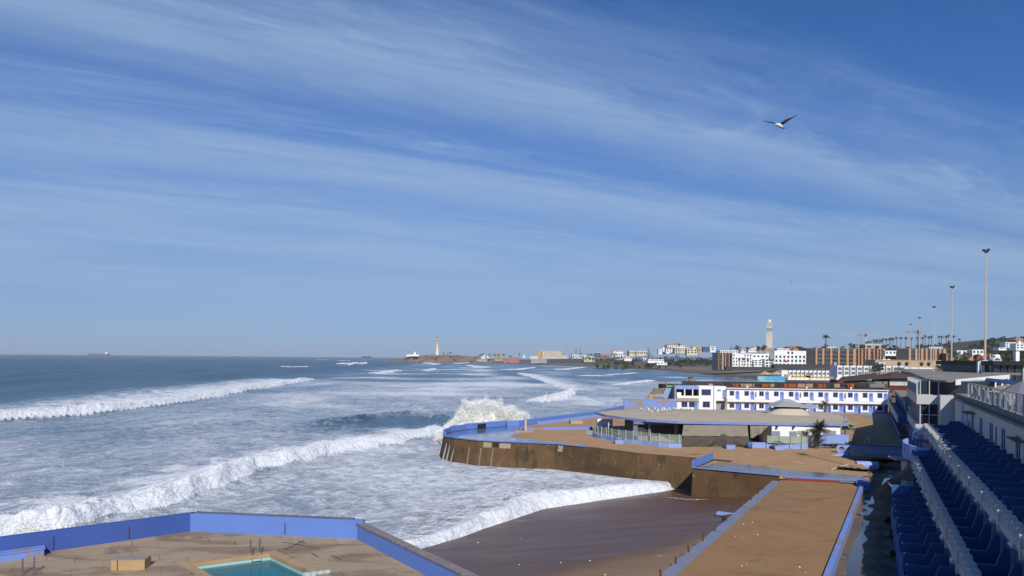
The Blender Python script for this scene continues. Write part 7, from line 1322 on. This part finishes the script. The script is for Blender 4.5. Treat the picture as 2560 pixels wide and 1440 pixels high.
mb = MB(); hull(mb,x-26*s,x+26.5*s,-9,zz(886.6),20); mb.build('hull_bottom',M_HRED,t); mb = MB(); hull(mb,x-26.4*s,x+27*s,zz(886.6)+0.01,zz(884.4),21,0.0); mb.build('hull',M_HBLUE,t); mb = MB(); mb.box(x+18.5*s,y-15,zz(884.4),x+26*s,y+15,zz(881)); mb.box(x+19.5*s,y-18,zz(881),x+23*s,y+18,zz(879.6)); mb.build('bridge',M_WHITE,t); mb = MB(); mb.box(x+23.5*s,y-5,zz(881)+0.01,x+25.5*s,y+5,zz(878.8)); mb.build('funnel',M_OCHRE,t)
for k in range(5): mb = MB(); X = x+(-20+8.5*k)*s; mb.tube([(X,y,zz(884.4)),(X,y,zz(881.6))],3.0,5); mb.build('deck_crane',M_HNAVY,t)
x, y, z = D(916,892,9500); s = 9500/F; t = thing('cargo_ship','small dark cargo ship on the horizon left of the headland','ship',(x,y,SEA)); zz = lambda py: D(916,py,9500)[2]; mb = MB(); hull(mb,x-12*s,x+12*s,-9,zz(891.0),15); mb.build('hull',M_HNAVY,t)
for dx, h in ((-9,889.6),(-4,890),(2,889.4),(8,889.8)): mb = MB(); mb.box(x+(dx-1)*s,y-6,zz(891.0)+0.01,x+(dx+0.8)*s,y+6,zz(h)); mb.build('deck_block',M_HBLUE,t)
x, y, z = D(595,889,9000); s = 9000/F; t = thing('small_boat','tiny pale boat on the horizon in the left half','boat',(x,y,SEA)); zz = lambda py: D(595,py,9000)[2]; mb = MB(); hull(mb,x-2.4*s,x+2.6*s,-9,zz(888.9),8); mb.build('hull',M_HBLUE,t); mb = MB(); mb.box(x-0.6*s,y-4,zz(888.9)+0.01,x+1.6*s,y+4,zz(887.4)); mb.build('cabin',M_WHITE,t)
# ---------------------------------------------------------------- litter, deck marks, pool edge blocks
M_LIT = mat('white_litter',(0.75,0.74,0.70),0.8); rl_ = random.Random(12)
LIT = [(1298,1386,-0.9),(1402,1389,-0.9),(1475,1389,-0.9),(1647,1385,-0.75),(1655,1386,-0.75),(1723,1384,-0.62),(1303,1326,-2.0),(1195,1330,-2.0),(1513,1433,-0.6),(1859,1311,-0.38),(1881,1306,-0.38),(1894,1337,-0.38),(1838,1341,-0.38),(1855,1415,-0.38),(1866,1410,-0.38),(1999,1418,-0.38),(2014,1431,-0.38),(2107,1357,-0.88),(2113,1433,-0.88),(2010,1158,0.02),(2020,1150,0.02)]
for k, (px,py,z0) in enumerate(LIT):
    x, y, z = G(px,py,z0); z = float(sand_z(np.array([[x]]),np.array([[y]]))[0,0]) if px < 1725 else z0; s = rl_.uniform(0.025,0.06); mb = MB(); mb.add([(x-s,y-s*0.5,z),(x+s,y-s*0.7,z),(x+s*0.6,y+s*0.8,z),(x-s*0.7,y+s*0.6,z),(x-s*0.3,y,z+s*1.1),(x+s*0.5,y+s*0.1,z+s*0.8)],[(0,1,5,4),(1,2,5),(2,3,4,5),(3,0,4)]); tag(mb.build('litter',M_LIT),'small white scrap of litter on the wet sand of the cove' if px < 1725 else 'small white scrap of litter on the dry sand strip','litter','white litter on the wet sand' if px < 1725 else 'white litter on the sand strip')
M_TRACE = mat('foam_trace',(0.62,0.64,0.66),0.8,0.1,3.0)
def trace(pts, w, seed):
    r = random.Random(seed); mb = MB(); P = []
    for (a, b) in zip(pts, pts[1:]):
        for i in range(9): P.append((a[0]+(b[0]-a[0])*i/9, a[1]+(b[1]-a[1])*i/9))
    vs = []
    for i, (px, py) in enumerate(P):
        x, y, _ = G(px,py,-3.0); x += r.uniform(-.1,.1); y += r.uniform(-.12,.12); ww = w*r.uniform(0.1,1.0)*math.sin(math.pi*(i+0.5)/len(P))
        for sg in (-1,1): vs.append((x,y+sg*ww,float(sand_z(np.array([[x]]),np.array([[y+sg*ww]]))[0,0])+0.012))
    mb.add(vs,[(2*i,2*i+1,2*i+3,2*i+2) for i in range(len(P)-1)]); struct(mb.build('foam_trace',M_TRACE))
for k, (p, w) in enumerate((([(1660,1207),(1700,1209),(1728,1212)],0.35),([(1655,1232),(1690,1238),(1716,1246),(1752,1249)],0.45),([(1730,1252),(1745,1250),(1775,1252)],0.3),([(1285,1287),(1320,1286)],0.12),([(1560,1228),(1620,1226),(1680,1222)],0.12))): trace(p, w, 20+k)
M_MARK = mat('dark_joint_line',(0.055,0.055,0.085),0.9); mb = MB()
for a, b in (((706,1355),(800,1372)),((760,1351),(710,1375)),((745,1352),(765,1358)),((778,1383),(795,1392)),((828,1389),(852,1399))):
    p, q = Vector(G(a[0],a[1],0.006)), Vector(G(b[0],b[1],0.006)); d = (q-p).normalized(); n_ = Vector((-d.y,d.x,0))*0.05; mb.quad(tuple(p-n_),tuple(q-n_),tuple(q+n_),tuple(p+n_))
struct(mb.build('deck_markings',M_MARK))
for k in range(4):
    x, y, z = G(766+17*k,1437-2.2*k,0.05); mb = MB(); mb.cbox(x,y,-0.35,0.24,0.3,0.5,R(-43)); mb.build('edge_block',mat('pale_blue_block',(0.50,0.58,0.60),0.8) if k==0 else bpy.data.materials['pale_blue_block'],pw)
# ---------------------------------------------------------------- air
def haze():
    m = bpy.data.materials.new('haze'); m.use_nodes = True; nt = m.node_tree; nt.nodes.clear(); o = nt.nodes.new('ShaderNodeOutputMaterial'); v = nt.nodes.new('ShaderNodeVolumePrincipled'); v.inputs['Color'].default_value = (0.86,0.92,1.0,1); v.inputs['Density'].default_value = HAZE; v.inputs['Anisotropy'].default_value = 0.0; nt.links.new(v.outputs[0],o.inputs['Volume'])
    mb = MB(); mb.box(-16000,-60,-13,9000,16000,260); b = mb.build('haze',m); struct(b,'stuff'); b.display_type = 'WIRE'
HAZE = 0.00004
if HAZE: haze()
